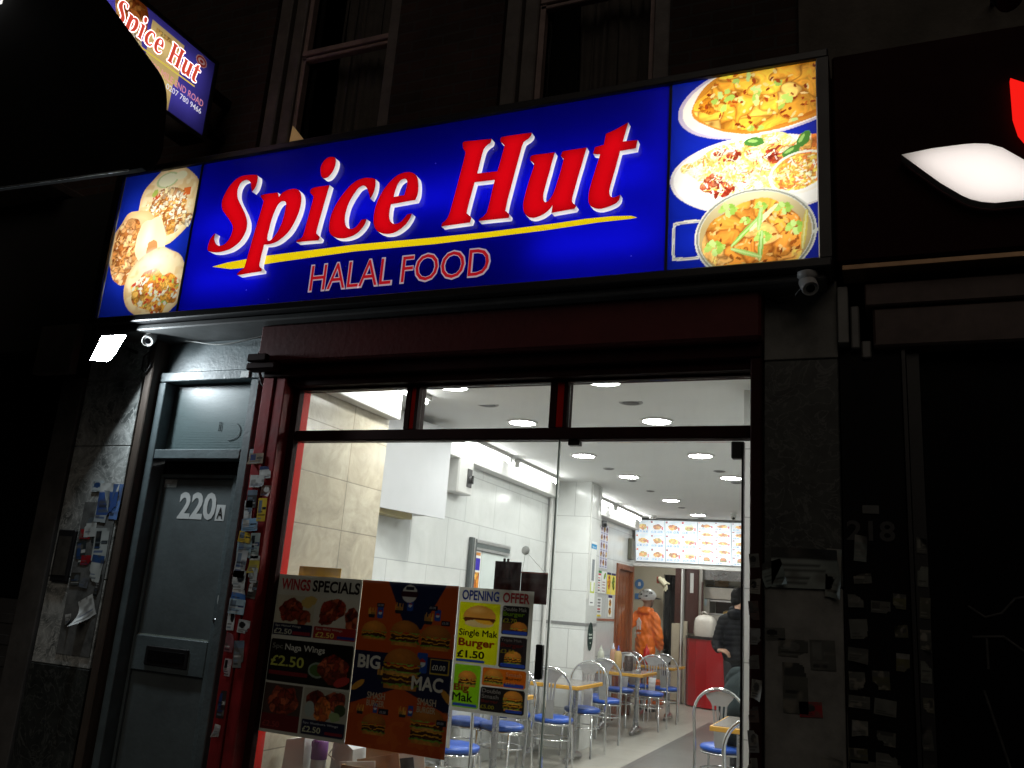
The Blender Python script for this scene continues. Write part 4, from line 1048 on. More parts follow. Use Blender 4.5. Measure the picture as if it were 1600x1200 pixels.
rows = [(2.19, -3.30, .10, .06, '8a7a68'), (2.11, -3.22, .08, .07, 'c9ccca'), (2.06, -3.27, .10, .07, 'c4c8c6'), (1.96, -3.29, .07, .1, '3a3c3e'), (2.01, -3.20, .07, .06, '5a3c30'), (1.90, -3.205, .06, .13, 'd8b83a'), (1.89, -3.30, .055, .12, 'bcc2c4'), (1.81, -3.275, .11, .07, '8ab0d0'), (1.75, -3.30, .09, .06, 'c8a838'), (1.70, -3.22, .065, .14, '9aa8a4'), (1.68, -3.29, .1, .1, '9ab4bc'), (1.60, -3.305, .075, .15, 'b8bcbc'), (1.60, -3.205, .07, .09, 'b0a040'), (1.54, -3.205, .06, .08, 'b4bab8'), (1.51, -3.295, .09, .1, 'c2c6c4'), (1.47, -3.20, .06, .1, '3c3630'), (1.425, -3.285, .1, .09, '4a78b8'), (1.37, -3.285, .11, .08, 'a8c0cc'), (1.30, -3.31, .05, .12, 'c8cccc'), (1.27, -3.22, .08, .07, 'b2b6b6'), (1.18, -3.30, .06, .1, '8a5a60'), (1.12, -3.22, .07, .14, '6a6e70'), (1.05, -3.29, .05, .09, 'b0a0a4'), (.86, -3.29, .05, .14, '3a3030'), (.73, -3.30, .04, .06, 'a8a8a8')]
for i, (z, x, wd, ht, c) in enumerate(rows):
    sticker(gl, x, z, -.092 - .001 * (i % 3), wd, ht, 200 + i, c, ('20242a', '2a3a6a', 'd0d0cc', '1a1a1a', '6a7a8a'), rg.uniform(-6, 6), .012 if i % 4 == 0 else 0)
for i in range(11):
    sticker(gr_, -.52 + rg.uniform(-.004, .004), 1.75 - i * .105, -.092 - .001 * (i % 2), .042, rg.uniform(.05, .09), 300 + i, ['5a5a56', '7a7a74', '4a3a36', '6a6c6c'][i % 4], ('1a1a1a', '3a3a3a'), rg.uniform(-6, 6), .02 if i % 4 == 1 else 0)
b = MB(); b.tube([(-3.36, .0, 2.98), (-3.40, -.02, 2.93), (-3.43, -.05, 2.84), (-3.425, -.04, 2.74), (-3.40, -.02, 2.66), (-3.36, .0, 2.62)], .011, 8)
tag(b.build('conduit', M['cable']), 'black bent conduit beside the red shutter bracket', 'conduit')
b = MB(); b.tube([(-4.24 + .9 * t, .06 - .06 * math.sin(math.pi * t), 2.995 - .055 * math.sin(math.pi * t) + .01 * math.sin(9 * t)) for t in np.linspace(0, 1, 22)], .005, 6)
tag(b.build('sagging_cable', mat('grey_cable', (.2, .21, .2), .6, var=0)), 'thin grey cable sagging under the sign above the grey door', 'cable')

rp = thing('stone_pilaster', 'dark grimy pilaster plastered with paper right of the glass door', 'pilaster', (-.33, 0, 0))
b = MB(); b.box(-.488, -.168, -.06, .12, 1.66, 2.66, bev=.004); b.build('upper_slab', M['marble_dark'], rp)
b = MB(); b.box(-.488, -.168, -.06, .12, 2.664, 3.03, bev=.004); b.build('plaster_block', M['grime'], rp)
b = MB(); b.box(-.486, -.170, -.052, .12, 0, 1.656, bev=.004); b.build('lower_slab', M['grime'], rp)
for x, z, wd, ht, c, rot, cu in ((-.32, 1.73, .27, .17, '77807c', 1, .02), (-.43, 1.69, .1, .1, '6a7674', 20, .03), (-.21, 1.72, .06, .2, '6c7572', -3, .02), (-.30, 1.16, .09, .06, '8a2226', 4, 0), (-.23, .96, .09, .07, '6a6a66', -4, .01), (-.44, 1.45, .08, .05, '4c4e4a', 3, 0), (-.37, 1.40, .12, .07, '3f413d', 0, 0), (-.25, 1.38, .1, .12, '484a46', 2, 0), (-.36, 1.24, .1, .2, '42443f', 1, 0)):
    sticker(rp, x, z, -.064 if z > 1.6 else -.056, wd, ht, rg.randint(9999), c, ('2a2c2a', '5a5c58', '101010'), rot, cu)

# ------------------------------------------------------------------ posters behind the glass
YP = .040
def txt(b, s, x, z, wd, ht, col, bold=.02, shear=0.0, dy=.0012):
    b.text(s, (x, YP - dy, z), wd, ht, col=lin(col), bold=bold, shear=shear)
class PArt(Art):
    """picture addressed in shopfront coordinates"""
    def __init__(s, x0, x1, z0, z1, res, bg):
        super().__init__(x1 - x0, z1 - z0, res, bg)
        s.x0, s.z0, s.U, s.V = x0, z0, s.U + x0, s.V + z0
    def place(s, b): 
        U, V = s.U, s.V
        s.U, s.V = U - s.x0, V - s.z0
        b.art(s, (s.x0, YP, s.z0))
        s.U, s.V = U, V
WINGP = ['8a3420', 'a0442c', '6e2416', 'b4583a', '7c2c1c', '94301c']
# 1 wings specials
A = PArt(-3.143, -2.581, .735, 1.56, .0035, 'cfcdc4')
def photo(x0, z0, x1, z1, bg, seed, blobs):
    mk = A.rr(x0, z0, x1, z1, .006)
    A.fill(mk, bg)
    for cx, cz, rx, rz in blobs:
        A.food((A.ell(cx, cz, rx, rz, 15, .35, seed) < 1) & mk, WINGP, .038, seed, '240a06', .5)
        seed += 7
photo(-3.125, 1.30, -2.865, 1.45, 'c9c2ae', 3, [(-3.02, 1.37, .075, .06), (-2.93, 1.34, .05, .04)])
A.fill(A.ell(-2.91, 1.42, .05, .03, 20, .4, 4) < 1, 'd6b66a')
photo(-2.855, 1.30, -2.585, 1.45, 'd2ccc0', 13, [(-2.75, 1.39, .085, .055), (-2.62, 1.35, .045, .06), (-2.78, 1.34, .05, .03)])
A.fill(A.rr(-3.125, 1.235, -2.865, 1.30, .008), '1c1c3a'); A.fill(A.rr(-2.99, 1.245, -2.875, 1.262), '8a2030')
A.fill(A.rr(-2.855, 1.235, -2.585, 1.30, .008), 'a02826'); A.fill(A.rr(-2.70, 1.245, -2.59, 1.258), '2a3a8a')
mk = A.rr(-3.125, .995, -2.585, 1.215, .014); A.fill(mk, '15120f')
A.fill((A.ell(-2.80, 1.075, .06, .04) < 1) & mk, '8a9a8c'); A.fill((A.ell(-2.80, 1.075, .05, .03) < 1) & mk, '4c6a34')
A.food((A.ell(-2.70, 1.09, .10, .075, 0, .35, 24) < 1) & mk, WINGP, .036, 25, '240a06', .5); A.fill((A.ell(-2.64, 1.03, .05, .022, 20) < 1) & mk, 'b83a34')
A.fill(A.rr(-3.115, 1.03, -2.86, 1.052, .004), '7a2026')
photo(-3.125, .75, -2.875, .985, '4a3a34', 33, [(-3.0, .90, .10, .075)])
A.fill(A.rr(-3.125, .75, -2.875, .83, .006), '6a1a1e')
photo(-2.865, .75, -2.585, .985, 'b4b0a4', 43, [(-2.79, .93, .06, .05), (-2.67, .93, .07, .05)])
A.food(A.ell(-2.74, .88, .05, .06, 0, .3, 6) < 1, ['c8642c', 'd87a3a', 'b8502a'], .03, 7); A.fill(A.ell(-2.63, .89, .035, .03) < 1, '3c4a28'); A.fill(A.ell(-2.66, .855, .035, .022, 0, .3, 5) < 1, '9ab07a'); A.fill(A.ell(-2.82, .88, .03, .04) < 1, 'a8b4b0')
A.fill(A.rr(-2.86, .755, -2.59, .828, .01), '1c1c3e'); A.fill(A.rr(-2.71, .765, -2.6, .78), '8a2030')
b = MB(); A.place(b)
txt(b, 'WINGS', -3.105, 1.478, .195, .062, 'b8202a', .03); txt(b, 'SPECIALS', -2.895, 1.478, .305, .062, '1c1210', .03)
txt(b, '5pc Naked Wings', -3.11, 1.278, .17, .014, 'c8c8c4', .01); txt(b, '£2.50', -3.115, 1.243, .12, .028, 'c8c8b8', .02)
txt(b, '5pc BBQ Wings', -2.84, 1.278, .17, .014, 'd8c8c0', .01); txt(b, '£2.50', -2.84, 1.243, .12, .028, 'e8d070', .02)
txt(b, '5pc', -3.11, 1.158, .07, .034, '8a8a86', .01); txt(b, 'Naga Wings', -3.025, 1.152, .26, .042, 'e4e2dc', .015); txt(b, '£2.50', -3.11, 1.075, .22, .055, 'c8cc60', .02)
txt(b, '£2.50', -3.11, .765, .11, .03, 'a04040', .015); txt(b, '5pc Shatkora Wings', -2.85, .803, .22, .014, 'c8c8d0', .01); txt(b, '£2.50', -2.85, .765, .115, .03, 'd8d8b8', .02)
tag(b.build('poster', M['poster_vinyl']), 'dim chicken wings price poster, leftmost of those behind the window glass', 'poster')
# 2 orange and navy burger poster
A = PArt(-2.578, -2.003, .735, 1.56, .0035, 'c8561c')
A.fill(np.clip((vnoise(A.U, A.V, .12, 61) - .35) * 2, 0, 1), 'b04414', .5)
x, z = A.U, A.V
A.fill((np.abs(x + 2.245) < .085 + (z - 1.40) * .55) & (z > 1.33), '141c44')
A.fill((z < 1.20) & (z > 1.04 - np.abs(x + 2.29) * .36), '141a40')
A.fill((vnoise(x, z, .03, 66) > .72) & (z < .95), 'd8702c', .4)
for cx, cz, rt_ in ((-2.54, 1.03, 35), (-2.02, 1.02, -45)): A.fill(A.ell(cx, cz, .045, .016, rt_) < 1, 'd89a3a')
def can(cx, cz, h): A.fill(A.rr(cx - h * .3, cz, cx + h * .3, cz + h, h * .1), '2450a8'); A.fill(A.ell(cx, cz + h * .5, h * .2, h * .2) < 1, 'd8dce4'); A.fill((A.ell(cx, cz + h * .5, h * .2, h * .2) < 1) & (A.V > cz + h * .53), 'b82a30')
def fries(cx, cz, h):
    A.fill(A.rr(cx - h * .35, cz, cx + h * .35, cz + h * .5, h * .1), '20242c')
    for i in range(7): A.fill(A.rr(cx - h * .4 + i * h * .12, cz + h * .3, cx - h * .32 + i * h * .12, cz + h * (.8 + .2 * math.sin(i * 2.2)), 0), 'e8a848')
fries(-2.50, 1.37, .055); can(-2.45, 1.37, .06); fries(-2.34, 1.40, .06); can(-2.275, 1.42, .055); fries(-2.16, 1.36, .06); can(-2.11, 1.38, .055)
A.burger(-2.475, 1.26, .15, seed=3); A.burger(-2.29, 1.245, .17, True, 5); A.burger(-2.11, 1.235, .17, True, 8)
fries(-2.40, 1.07, .07); can(-2.175, 1.12, .10); A.burger(-2.29, 1.03, .215, big=True, seed=11)
fries(-2.51, .89, .05); can(-2.42, .905, .045); fries(-2.26, .90, .055); can(-2.215, .91, .05)
A.burger(-2.42, .80, .14, True, 14); A.burger(-2.115, .79, .185, True, 17, big=True)
for x0, z0, wd in ((-2.475, 1.425, .045), (-2.165, 1.43, .05), (-2.085, 1.36, .05), (-2.12, 1.13, .085), (-2.40, .90, .06), (-2.065, .885, .055)): A.fill(A.rr(x0, z0, x0 + wd, z0 + wd * .5), '10142c')
A.fill(np.abs(A.rr(-2.128, 1.122, -2.02, 1.195).astype(float) - A.rr(-2.124, 1.128, -2.026, 1.19)) > .5, 'c8a83c')
q = A.ell(-2.285, 1.505, .045, .045); A.fill(q < 1, 'd4d0cc'); A.fill(A.rr(-2.335, 1.49, -2.235, 1.515, .006), '3a1620'); A.fill(A.rr(-2.31, 1.525, -2.26, 1.54), '1a1a2a')
b = MB(); A.place(b)
txt(b, 'BIG', -2.553, 1.115, .135, .068, 'e8e4dc', .035); txt(b, 'MAC', -2.222, 1.04, .175, .064, 'e8e4dc', .05)
for x0, z0 in ((-2.475, .945), (-2.18, .945)): txt(b, 'SMASH', x0, z0 + .026, .105, .032, 'c8b8a0', .03); txt(b, 'BURGER', x0, z0 - .01, .105, .03, 'c8b8a0', .02)
txt(b, '£0.00', -2.115, 1.142, .075, .026, 'e0dcd4', .01)
for x0, z0 in ((-2.47, 1.43), (-2.16, 1.437), (-2.08, 1.366), (-2.392, .906), (-2.06, .891)): txt(b, '£0.00', x0, z0, .036, .012, 'b8b4c0', .01)
tag(b.build('poster', M['poster_vinyl']), 'orange and navy burger poster with white BIG MAC lettering behind the window', 'poster')
# 3 opening offer
A = PArt(-2.0, -1.59, .967, 1.558, .0032, 'dcdad0')
def panel(x0, z0, x1, z1, c): A.fill(A.rr(x0, z0, x1, z1, .010), c)
panel(-1.99, 1.195, -1.765, 1.487, 'e4e60a'); panel(-1.752, 1.345, -1.61, 1.482, '1c1a1c'); panel(-1.754, 1.19, -1.61, 1.335, '2a2224')
panel(-1.99, .985, -1.845, 1.186, '8ccc14'); panel(-1.836, 1.10, -1.605, 1.182, 'd86a14'); panel(-1.838, .982, -1.605, 1.092, '201c1c')
A.fill((A.ell(-1.72, 1.39, .1, .03) < 1) & A.rr(-1.752, 1.345, -1.61, 1.40, .01), '5a3a20')
mk = A.ell(-1.875, 1.40, .085, .024); A.fill(mk < 1, '6a3018'); A.fill(A.ell(-1.875, 1.385, .08, .018) < 1, 'e0c484'); A.fill(A.ell(-1.85, 1.397, .05, .012, -8) < 1, 'f0b030'); A.fill((A.ell(-1.875, 1.405, .09, .016) < 1) & (A.V > 1.402), '5c2812')
q = A.ell(-1.875, 1.415, .09, .058); A.fill((q < 1) & (A.V > 1.412), 'dc9840'); A.fill(np.clip(1 - A.ell(-1.89, 1.45, .06, .02), 0, 1) * ((q < 1) & (A.V > 1.412)), 'f4c070', .7)
A.burger(-1.66, 1.352, .09, seed=4); A.burger(-1.68, 1.205, .09, True, 6); A.burger(-1.915, 1.085, .10, True, 9); A.burger(-1.775, 1.105, .10, True, 12); A.burger(-1.665, .995, .10, True, 15, big=True)
for x0, z0, x1 in ((-1.985, 1.198, -1.83), (-1.745, 1.350, -1.615), (-1.745, 1.196, -1.615), (-1.985, .99, -1.855), (-1.72, 1.104, -1.615), (-1.70, .988, -1.615)): A.fill(A.rr(x0, z0, x1, z0 + .014, .005), '2c48a8')
b = MB(); A.place(b)
txt(b, 'OPENING', -1.98, 1.496, .205, .05, '2a48c0', .03); txt(b, 'OFFER', -1.755, 1.496, .145, .05, 'cc2a34', .03)
txt(b, 'Single Mak', -1.98, 1.315, .21, .040, '14120c', .03); txt(b, 'Burger', -1.98, 1.262, .20, .05, 'd04014', .035); txt(b, '£1.50', -1.982, 1.218, .15, .036, '14120c', .03)
txt(b, 'Double Mak', -1.747, 1.458, .125, .018, 'e8e6e0', .01); txt(b, 'Burger', -1.747, 1.428, .115, .026, '9ad014', .025); txt(b, '£2.70', -1.747, 1.402, .075, .020, 'd8d020', .02)
txt(b, 'Triple Mak', -1.748, 1.31, .11, .016, 'c8c4c0', .01); txt(b, 'Burger', -1.748, 1.282, .12, .024, 'a02c20', .025); txt(b, '£3.50', -1.748, 1.258, .075, .018, 'd8d020', .02)
txt(b, 'Big', -1.985, 1.052, .085, .042, 'c8501c', .035); txt(b, 'Mak', -1.988, 1.014, .11, .038, '14120c', .035)
txt(b, 'Smash', -1.71, 1.152, .085, .018, 'f0d8c0', .012); txt(b, 'Burger', -1.71, 1.131, .085, .018, '14120c', .02); txt(b, '£3.50', -1.71, 1.114, .05, .012, 'f0d070', .02)
txt(b, 'Double', -1.83, 1.066, .10, .019, 'd8d4d0', .02); txt(b, 'Smash', -1.83, 1.041, .09, .019, 'd8d4d0', .012); txt(b, 'Burger', -1.83, 1.017, .09, .019, 'a83020', .02); txt(b, '£5.00', -1.835, .993, .075, .018, 'd8d020', .025)
tag(b.build('poster', M['poster_thin']), 'bright yellow, green and orange OPENING OFFER burger price poster nearest the glass door', 'poster')
b = MB(); b.box(-3.045, -2.765, .10, .103, 1.35, 1.612); tag(b.build('paper_sheet', mat('yellow_paper', lin('d8a838'), .7, var=.15)), 'plain yellow sheet poking up behind the wings poster', 'paper')

# hanging signs behind the glass
hs = thing('hanging_sign', 'dark red square card with a faint house emblem above the opening offer', 'sign', (-1.78, .12, 1.56))
b = MB(); b.box(-1.845, -1.70, .115, .12, 1.55, 1.70); b.box(-1.80, -1.79, .113, .122, 1.70, 1.715); b.box(-1.78, -1.77, .113, .122, 1.70, 1.715)
b.build('card', mat('maroon_card', (.022, .002, .0015), .8, var=.2, spec=.05), hs)
b = MB(); b.prism([[(-1.80, 1.62), (-1.80, 1.655), (-1.772, 1.682), (-1.745, 1.655), (-1.745, 1.62), (-1.757, 1.62), (-1.757, 1.648), (-1.762, 1.655), (-1.766, 1.648), (-1.766, 1.62), (-1.779, 1.62), (-1.779, 1.66), (-1.784, 1.66), (-1.784, 1.62)]], (0, 0, 0), (0, .1135, 0), caps=(True, False)); b.text('JUST EAT', (-1.81, .1135, 1.597), .075, .012, bold=.01)
b.build('emblem', mat('faint_print', (.05, .014, .012), .8, var=0, spec=.05), hs)
hs = thing('hanging_sign', "dark red board reading WE'RE CLOSED hung from a suction hook", 'sign', (-1.63, .13, 1.52))
b = MB(); b.box(-1.70, -1.557, .125, .13, 1.50, 1.655); b.build('card', mat('maroon_board', (.05, .004, .002), .8, var=.2, spec=.05), hs)
b = MB(); b.box(-1.70, -1.56, .121, .1245, 1.648, 1.655); b.build('top_edge', mat('red_edge', (.35, .03, .015), .4, var=0), hs)
b = MB(); b.text("WE'RE CLOSED", (-1.695, .1235, 1.60), .128, .024, bold=.015); b.build('lettering', mat('faint_print2', (.10, .03, .025), .8, var=0, spec=.05), hs)
b = MB(); b.tube([(-1.695, .12, 1.65), (-1.655, .05, 1.745)], .0012, 4); b.tube([(-1.565, .12, 1.65), (-1.645, .05, 1.745)], .0012, 4); b.build('string', M['alu'], hs)
b = MB(); b.lathe([(.022, 0), (.021, .003), (.014, .009), (.006, .012), (.006, .02), (.0, .02)], (-1.65, .0365, 1.755), 18, axis=(0, 1, 0)); tag(b.build('suction_hook', printed('clear_rubber', .8, .2, .1, tint=(.75, .76, .75))), 'small round clear suction hook on the window glass', 'hook')

# ------------------------------------------------------------------ floodlight and outdoor cameras
fl = thing('floodlight', 'dazzling white LED floodlight fixed below the left end of the blue sign', 'floodlight', (-4.42, -.3, 2.84))
n = Vector((.80, -.37, -.48)).normalized()
a = n.cross(Vector((0, 0, 1))).normalized()
c_ = a.cross(n)
o_ = Vector((-4.41, -.30, 2.845))
LC = Vector((-4.40, -.30, 2.845))
def led_corner(x, y, z, k=1.0, off=0.0): return LC + (Vector((x, y, z)) - LC) * k + n * off
QD = [(-4.393, -.361, 2.904), (-4.321, -.252, 2.939), (-4.395, -.245, 2.815), (-4.425, -.26, 2.772), (-4.475, -.346, 2.756)]
K = len(QD)
b = MB()
v = [led_corner(*q, 1.16, -.004) for q in QD] + [led_corner(*q, .9, -.06) for q in QD]
b.add(v, [(i, (i + 1) % K, (i + 1) % K + K, i + K) for i in range(K)] + [tuple(range(K, 2 * K))], 0)
v = [led_corner(*q, 1.16, -.004) for q in QD] + [led_corner(*q, 1.0, -.002) for q in QD]
b.add(v, [(i, (i + 1) % K, (i + 1) % K + K, i + K) for i in range(K)], 0)
b.build('housing', M['black'], fl)
b = MB(); b.add([led_corner(*q, 1.0, -.003) for q in QD], [tuple(range(K))]); b.build('led_panel', M['led'], fl)
b = MB(); b.tube([o_ - n * .05, o_ - n * .09 + Vector((0, .06, .03)), Vector((-4.46, -.02, 2.90))], .012, 6); b.build('bracket', M['black'], fl)
def cctv(label, p, aim, mt):
    t = thing('security_camera', label, 'camera', p)
    p, aim = Vector(p), Vector(aim).normalized()
    b = MB(); b.lathe([(.045, 0), (.045, -.02), (.036, -.03), (.03, -.035)], p + Vector((0, 0, .05)), 18); b.build('base', mt, t)
    b = MB(); b.lathe([(.0, -.04), (.03, -.036), (.037, -.015), (.038, .02), (.036, .05), (.033, .055), (.029, .05)], p, 20, axis=aim); b.build('eyeball', mt, t)
    b = MB(); b.lathe([(.028, .047), (.02, .050), (.0, .051)], p, 18, axis=aim); b.build('lens', M['lens'], t)
    return t
cctv('white security camera hanging above the top of the brown door post', (-4.26, -.12, 2.955), (.45, -.7, -.55), M['white_plastic'])
cctv('grey security camera under the right end of the blue sign', (-.28, -.22, 2.965), (.25, -.6, -.7), mat('grey_plastic', (.45, .45, .45), .4, var=.15))
b = MB(); b.tube([(-4.30, -.03, 2.93), (-4.36, -.05, 2.86), (-4.37, -.04, 2.78), (-4.33, -.04, 2.75), (-4.30, -.04, 2.80), (-4.33, -.03, 2.86)], .006, 6)
tag(b.build('cable_loop', M['cable']), 'black looped cable beside the white camera above the marble pilaster', 'cable')
b = MB(); b.tube([(-.31, -.19, 2.955), (-.36, -.12, 2.925), (-.42, -.08, 2.93), (-.46, -.07, 2.96)], .006, 6)
tag(b.build('cable_loop', M['cable']), 'black cable trailing from the grey camera under the sign', 'cable')

# ------------------------------------------------------------------ neighbour on the right
ns = thing('neighbour_sign', 'dark maroon fascia with glowing white leaf and red petal emblem', 'sign', (.7, 0, 3.1))
b = MB(); b.box(-.165, 2.2, -.14, .06, 3.085, 4.15, bev=.01); b.build('fascia_panel', mat('maroon_fascia', (.022, .003, .003), .7, var=.25, vs=3, spec=.08), ns)
LEAF = [(.12, 3.55), (.24, 3.562), (.37, 3.563), (.41, 3.56), (.46, 3.55), (.51, 3.525), (.56, 3.48), (.62, 3.425), (.68, 3.365), (.76, 3.28), (.60, 3.272), (.47, 3.272), (.42, 3.283), (.38, 3.30), (.35, 3.32), (.27, 3.39), (.19, 3.475)]
b = MB(); b.prism([LEAF], (0, .06, 0), (0, -.202, 0), mi=0, side_mi=1, caps=(True, False)); lf_ = b.build('leaf_emblem', [printed('opal_acrylic', .8, .3, .03, tint=(.86, .82, .80)), M['white_plastic']], ns)
lc = Vector((.45, 3.43))
b = MB(); b.prism([[tuple(lc + (Vector(p) - lc) * .93) for p in LEAF]], (0, 0, 0), (0, -.146, 0), caps=(True, False)); b.build('led_strip', emis('leaf_led', (1, .94, .90), 1.9), lf_)
PET = [(.565, 3.87), (.62, 3.835), (.70, 3.80), (.80, 3.78), (.82, 3.60), (.74, 3.50), (.66, 3.50), (.61, 3.545), (.58, 3.60), (.565, 3.68)]
b = MB(); b.prism([PET], (0, .03, 0), (0, -.172, 0)); b.build('petal_emblem', emis('red_backlit', (1, .012, .008), .95), ns)
b = MB(); b.box(-.14, 2.2, -.17, .0, 3.035, 3.06, bev=.003); b.build('gold_strip', M['gold'], ns)
nb = thing('neighbour_shopfront', 'unlit closed shopfront with rolled shutter right of the stone pilaster', 'shopfront', (.5, 0, 0))
b = MB(); b.box(-.05, 2.2, -.10, .1, 2.885, 2.99, bev=.006); b.box(-.02, 2.2, -.08, .1, 2.70, 2.88, bev=.01); b.build('shutter_box', mat('dull_red_brown_metal', (.085, .05, .042), .6, var=.5, vs=5), nb)
b = MB(); b.box(-.165, -.12, -.10, .05, 2.72, 2.985, bev=.004); b.build('cable_trunking', mat('grey_trunking', (.20, .20, .19), .6, var=.3), nb)
b = MB(); b.box(-.112, -.075, -.07, .02, 2.70, 2.90, bev=.006); b.box(-.07, -.03, -.05, .02, 2.66, 2.74, bev=.006); b.build('junction_box', mat('grey_plastic_box', (.13, .13, .125), .4, var=.3), nb)
b = MB(); b.box(-.162, .085, -.03, .1, 0, 2.70); pn = b.build('tiled_pier', M['blackgloss'], nb)
b = MB(); b.box(.09, .105, -.05, .1, 0, 2.70); b.box(.11, .16, -.02, .1, 0, 2.70); b.build('door_frame', M['black'], nb)
b = MB(); b.box(.165, 2.2, .04, .06, 0, 2.70); b.build('window_pane', mat('dark_window', (.004, .004, .005), .4, var=.3, vs=2, spec=.04), nb)
rg = np.random.RandomState(21)
gx = [(-.10, 1.83, .05, .11, '5a625f'), (-.09, 1.70, .07, .04, '4a4c48')]
for i in range(7):
    for j in range(2):
        if rg.rand() < .9: gx.append((-.115 + j * .085 + rg.uniform(-.012, .012), 1.60 - i * .1 + rg.uniform(-.02, .02), rg.uniform(.06, .085), rg.uniform(.045, .08), ['444642', '525450', '4a4c48', '40402e', '545350'][rg.randint(5)]))
gx += [(.045, 1.62, .05, .06, '4a4a30'), (.05, 1.5, .05, .05, '3e3e2c'), (.05, 1.38, .05, .07, '4c4a2e')]
for i, (x, z, wd, ht, c) in enumerate(gx): sticker(pn, x, z, -.034 - .0015 * (i % 3), wd, ht, 400 + i, c, ('2a2a28', '3a3c3a', '6a6a66'), rg.uniform(-5, 5), .015 if i % 5 == 0 else 0)
for i in range(9): sticker(nb, .135 + rg.uniform(-.004, .004), 1.85 - i * .125, -.024, .04, rg.uniform(.05, .1), 500 + i, ['3c3e3a', '565a54', '44443a'][i % 3], ('2a2a28', '6a6a62'), rg.uniform(-5, 5), .02 if i % 3 == 0 else 0)
b = MB(); b.text('218', (-.15, -.033, 1.86), .19, .085, bold=.02); b.build('number', mat('faded_number', (.022, .022, .022), .5, var=.6, vs=30), nb)
b = MB(); b.box(-.085, -.02, -.036, -.031, 1.975, 2.01); b.build('label_plate', mat('dim_plate', (.07, .075, .072), .5, var=.3), nb)
b = MB(); b.box(-.155, .03, -.034, -.031, .55, .99); b.build('torn_poster', mat('torn_poster_paste', (.085, .085, .075), .9, var=.75, vs=12), nb)
b = MB()
for q in ([(.30, 1.62), (.36, 1.58), (.42, 1.60), (.47, 1.66), (.55, 1.68)], [(.31, 1.50), (.42, 1.51), (.5, 1.45), (.6, 1.42)], [(.36, 1.5), (.36, 1.38)], [(.34, 1.3), (.38, 1.15), (.42, 1.0), (.47, .97), (.56, 1.0)]):
    q = [(x, .036, z) for x, z in q]; b.tube(q, .006, 5)
b.build('scratched_tag', mat('scratch', (.045, .045, .044), .8, var=.8, vs=30), nb)
# small spotlight above the maroon sign
sp_ = thing('sign_spotlight', 'small unlit black spotlight above the maroon neighbouring sign', 'spotlight', (.55, -.1, 4.35))
b = MB(); b.lathe([(.03, 0), (.05, .02), (.06, .12), (.05, .12)], (.55, -.12, 4.36), 14, axis=(.3, -.5, -.8)); b.build('head', M['black'], sp_)
b = MB(); b.tube([(.55, .06, 4.42), (.55, -.05, 4.45), (.55, -.12, 4.38)], .012, 6); b.build('arm', M['black'], sp_)

# ------------------------------------------------------------------ neighbour on the left
cn = thing('canopy', 'large black rounded canopy hanging over the pavement at upper left', 'canopy', (-3.8, -1.55, 3.2))
def rounded(pts, rr_, n_=7):
    out = []
    k = len(pts)
    for i in range(k):
        p, q, r_ = Vector(pts[i - 1]), Vector(pts[i]), Vector(pts[(i + 1) % k])
        d1, d2 = (p - q).normalized(), (r_ - q).normalized()
        A_, B_ = q + d1 * rr_[i], q + d2 * rr_[i]
        if rr_[i] == 0: out.append(tuple(q)); continue
        for t in np.linspace(0, 1, n_): out.append(tuple(A_.lerp(q, t).lerp(q.lerp(B_, t), t)))
    return out
cp = rounded([(-5.6, 4.9), (-3.95, 4.82), (-3.315, 4.115), (-2.833, 3.59), (-2.782, 3.172), (-3.755, 3.203), (-5.6, 3.262)], [0, 0, 0, .12, .12, 0, 0])
b = MB(); b.prism([cp], (0, .03, 0), (0, -1.6, 0)); b.build('cover', M['black_matt'], cn)
b = MB(); b.tube([(-5.6, -1.605, 3.257), (-3.755, -1.605, 3.198), (-2.93, -1.605, 3.173)], .004, 5); b.build('hem', mat('wet_hem', (.22, .24, .26), .3, var=.8, vs=40), cn)  # pale speckled colour paints in the lit, glittering lower edge
ll = thing('street_lamp', 'white lit lamp box at the extreme upper left corner', 'lamp', (-4.2, -1.65, 4.3))
b = MB(); b.box(-4.45, -4.02, -1.75, -1.62, 4.23, 4.4, bev=.03); b.build('lamp_box', emis('white_lamp', (1, .98, .95), 1.0), ll)
b = MB(); b.cyl((-4.3, -1.66, 4.39), (-4.3, -1.56, 4.8), .015, n=8); b.build('arm', M['black'], ll)
ln = thing('neighbour_shopfront', 'dark shuttered shopfront with grey jamb left of the marble pilaster', 'shopfront', (-6, 0, 0))
b = MB(); b.box(-9, -5.08, .0, .1, 1.30, 2.9, bev=.0); b.build('window_pane', mat('dark_shop_glass', (.006, .006, .007), .15, var=.3, spec=.3), ln)
b = MB(); b.box(-5.07, -4.87, -.04, .1, 0, 2.74, bev=.006); b.build('jamb', mat('grimy_jamb', (.10, .095, .09), .8, var=.5, vs=5), ln)
b = MB(); b.box(-9, -5.08, -.02, .1, 0, 1.29)
for i in range(9): b.box(-9, -5.08, -.028, -.018, .1 + i * .13, .16 + i * .13, bev=.003)
b.build('stall_riser', mat('slatted_riser', (.05, .05, .05), .7, var=.4), ln)
b = MB(); b.box(-9, -4.87, -.06, .1, 2.95, 4.1); b.build('fascia', mat('dark_fascia', (.016, .015, .014), .8, var=.5, vs=2), ln)
b = MB(); b.box(-9, -5.40, -.25, .1, 4.13, 4.2, bev=.01); b.box(-5.7, -5.64, -.03, .1, 4.21, 4.6); b.box(-6.25, -6.19, -.03, .1, 4.21, 4.6); b.build('ledge', mat('pinkish_ledge', (.17, .125, .11), .85, var=.5, vs=6), ln)
b = MB(); b.box(-5.28, -4.93, -.12, -.06, 2.76, 3.1, bev=.006); b.build('junction_panel', mat('brown_grey_panel', (.15, .125, .105), .8, var=.3), ln)

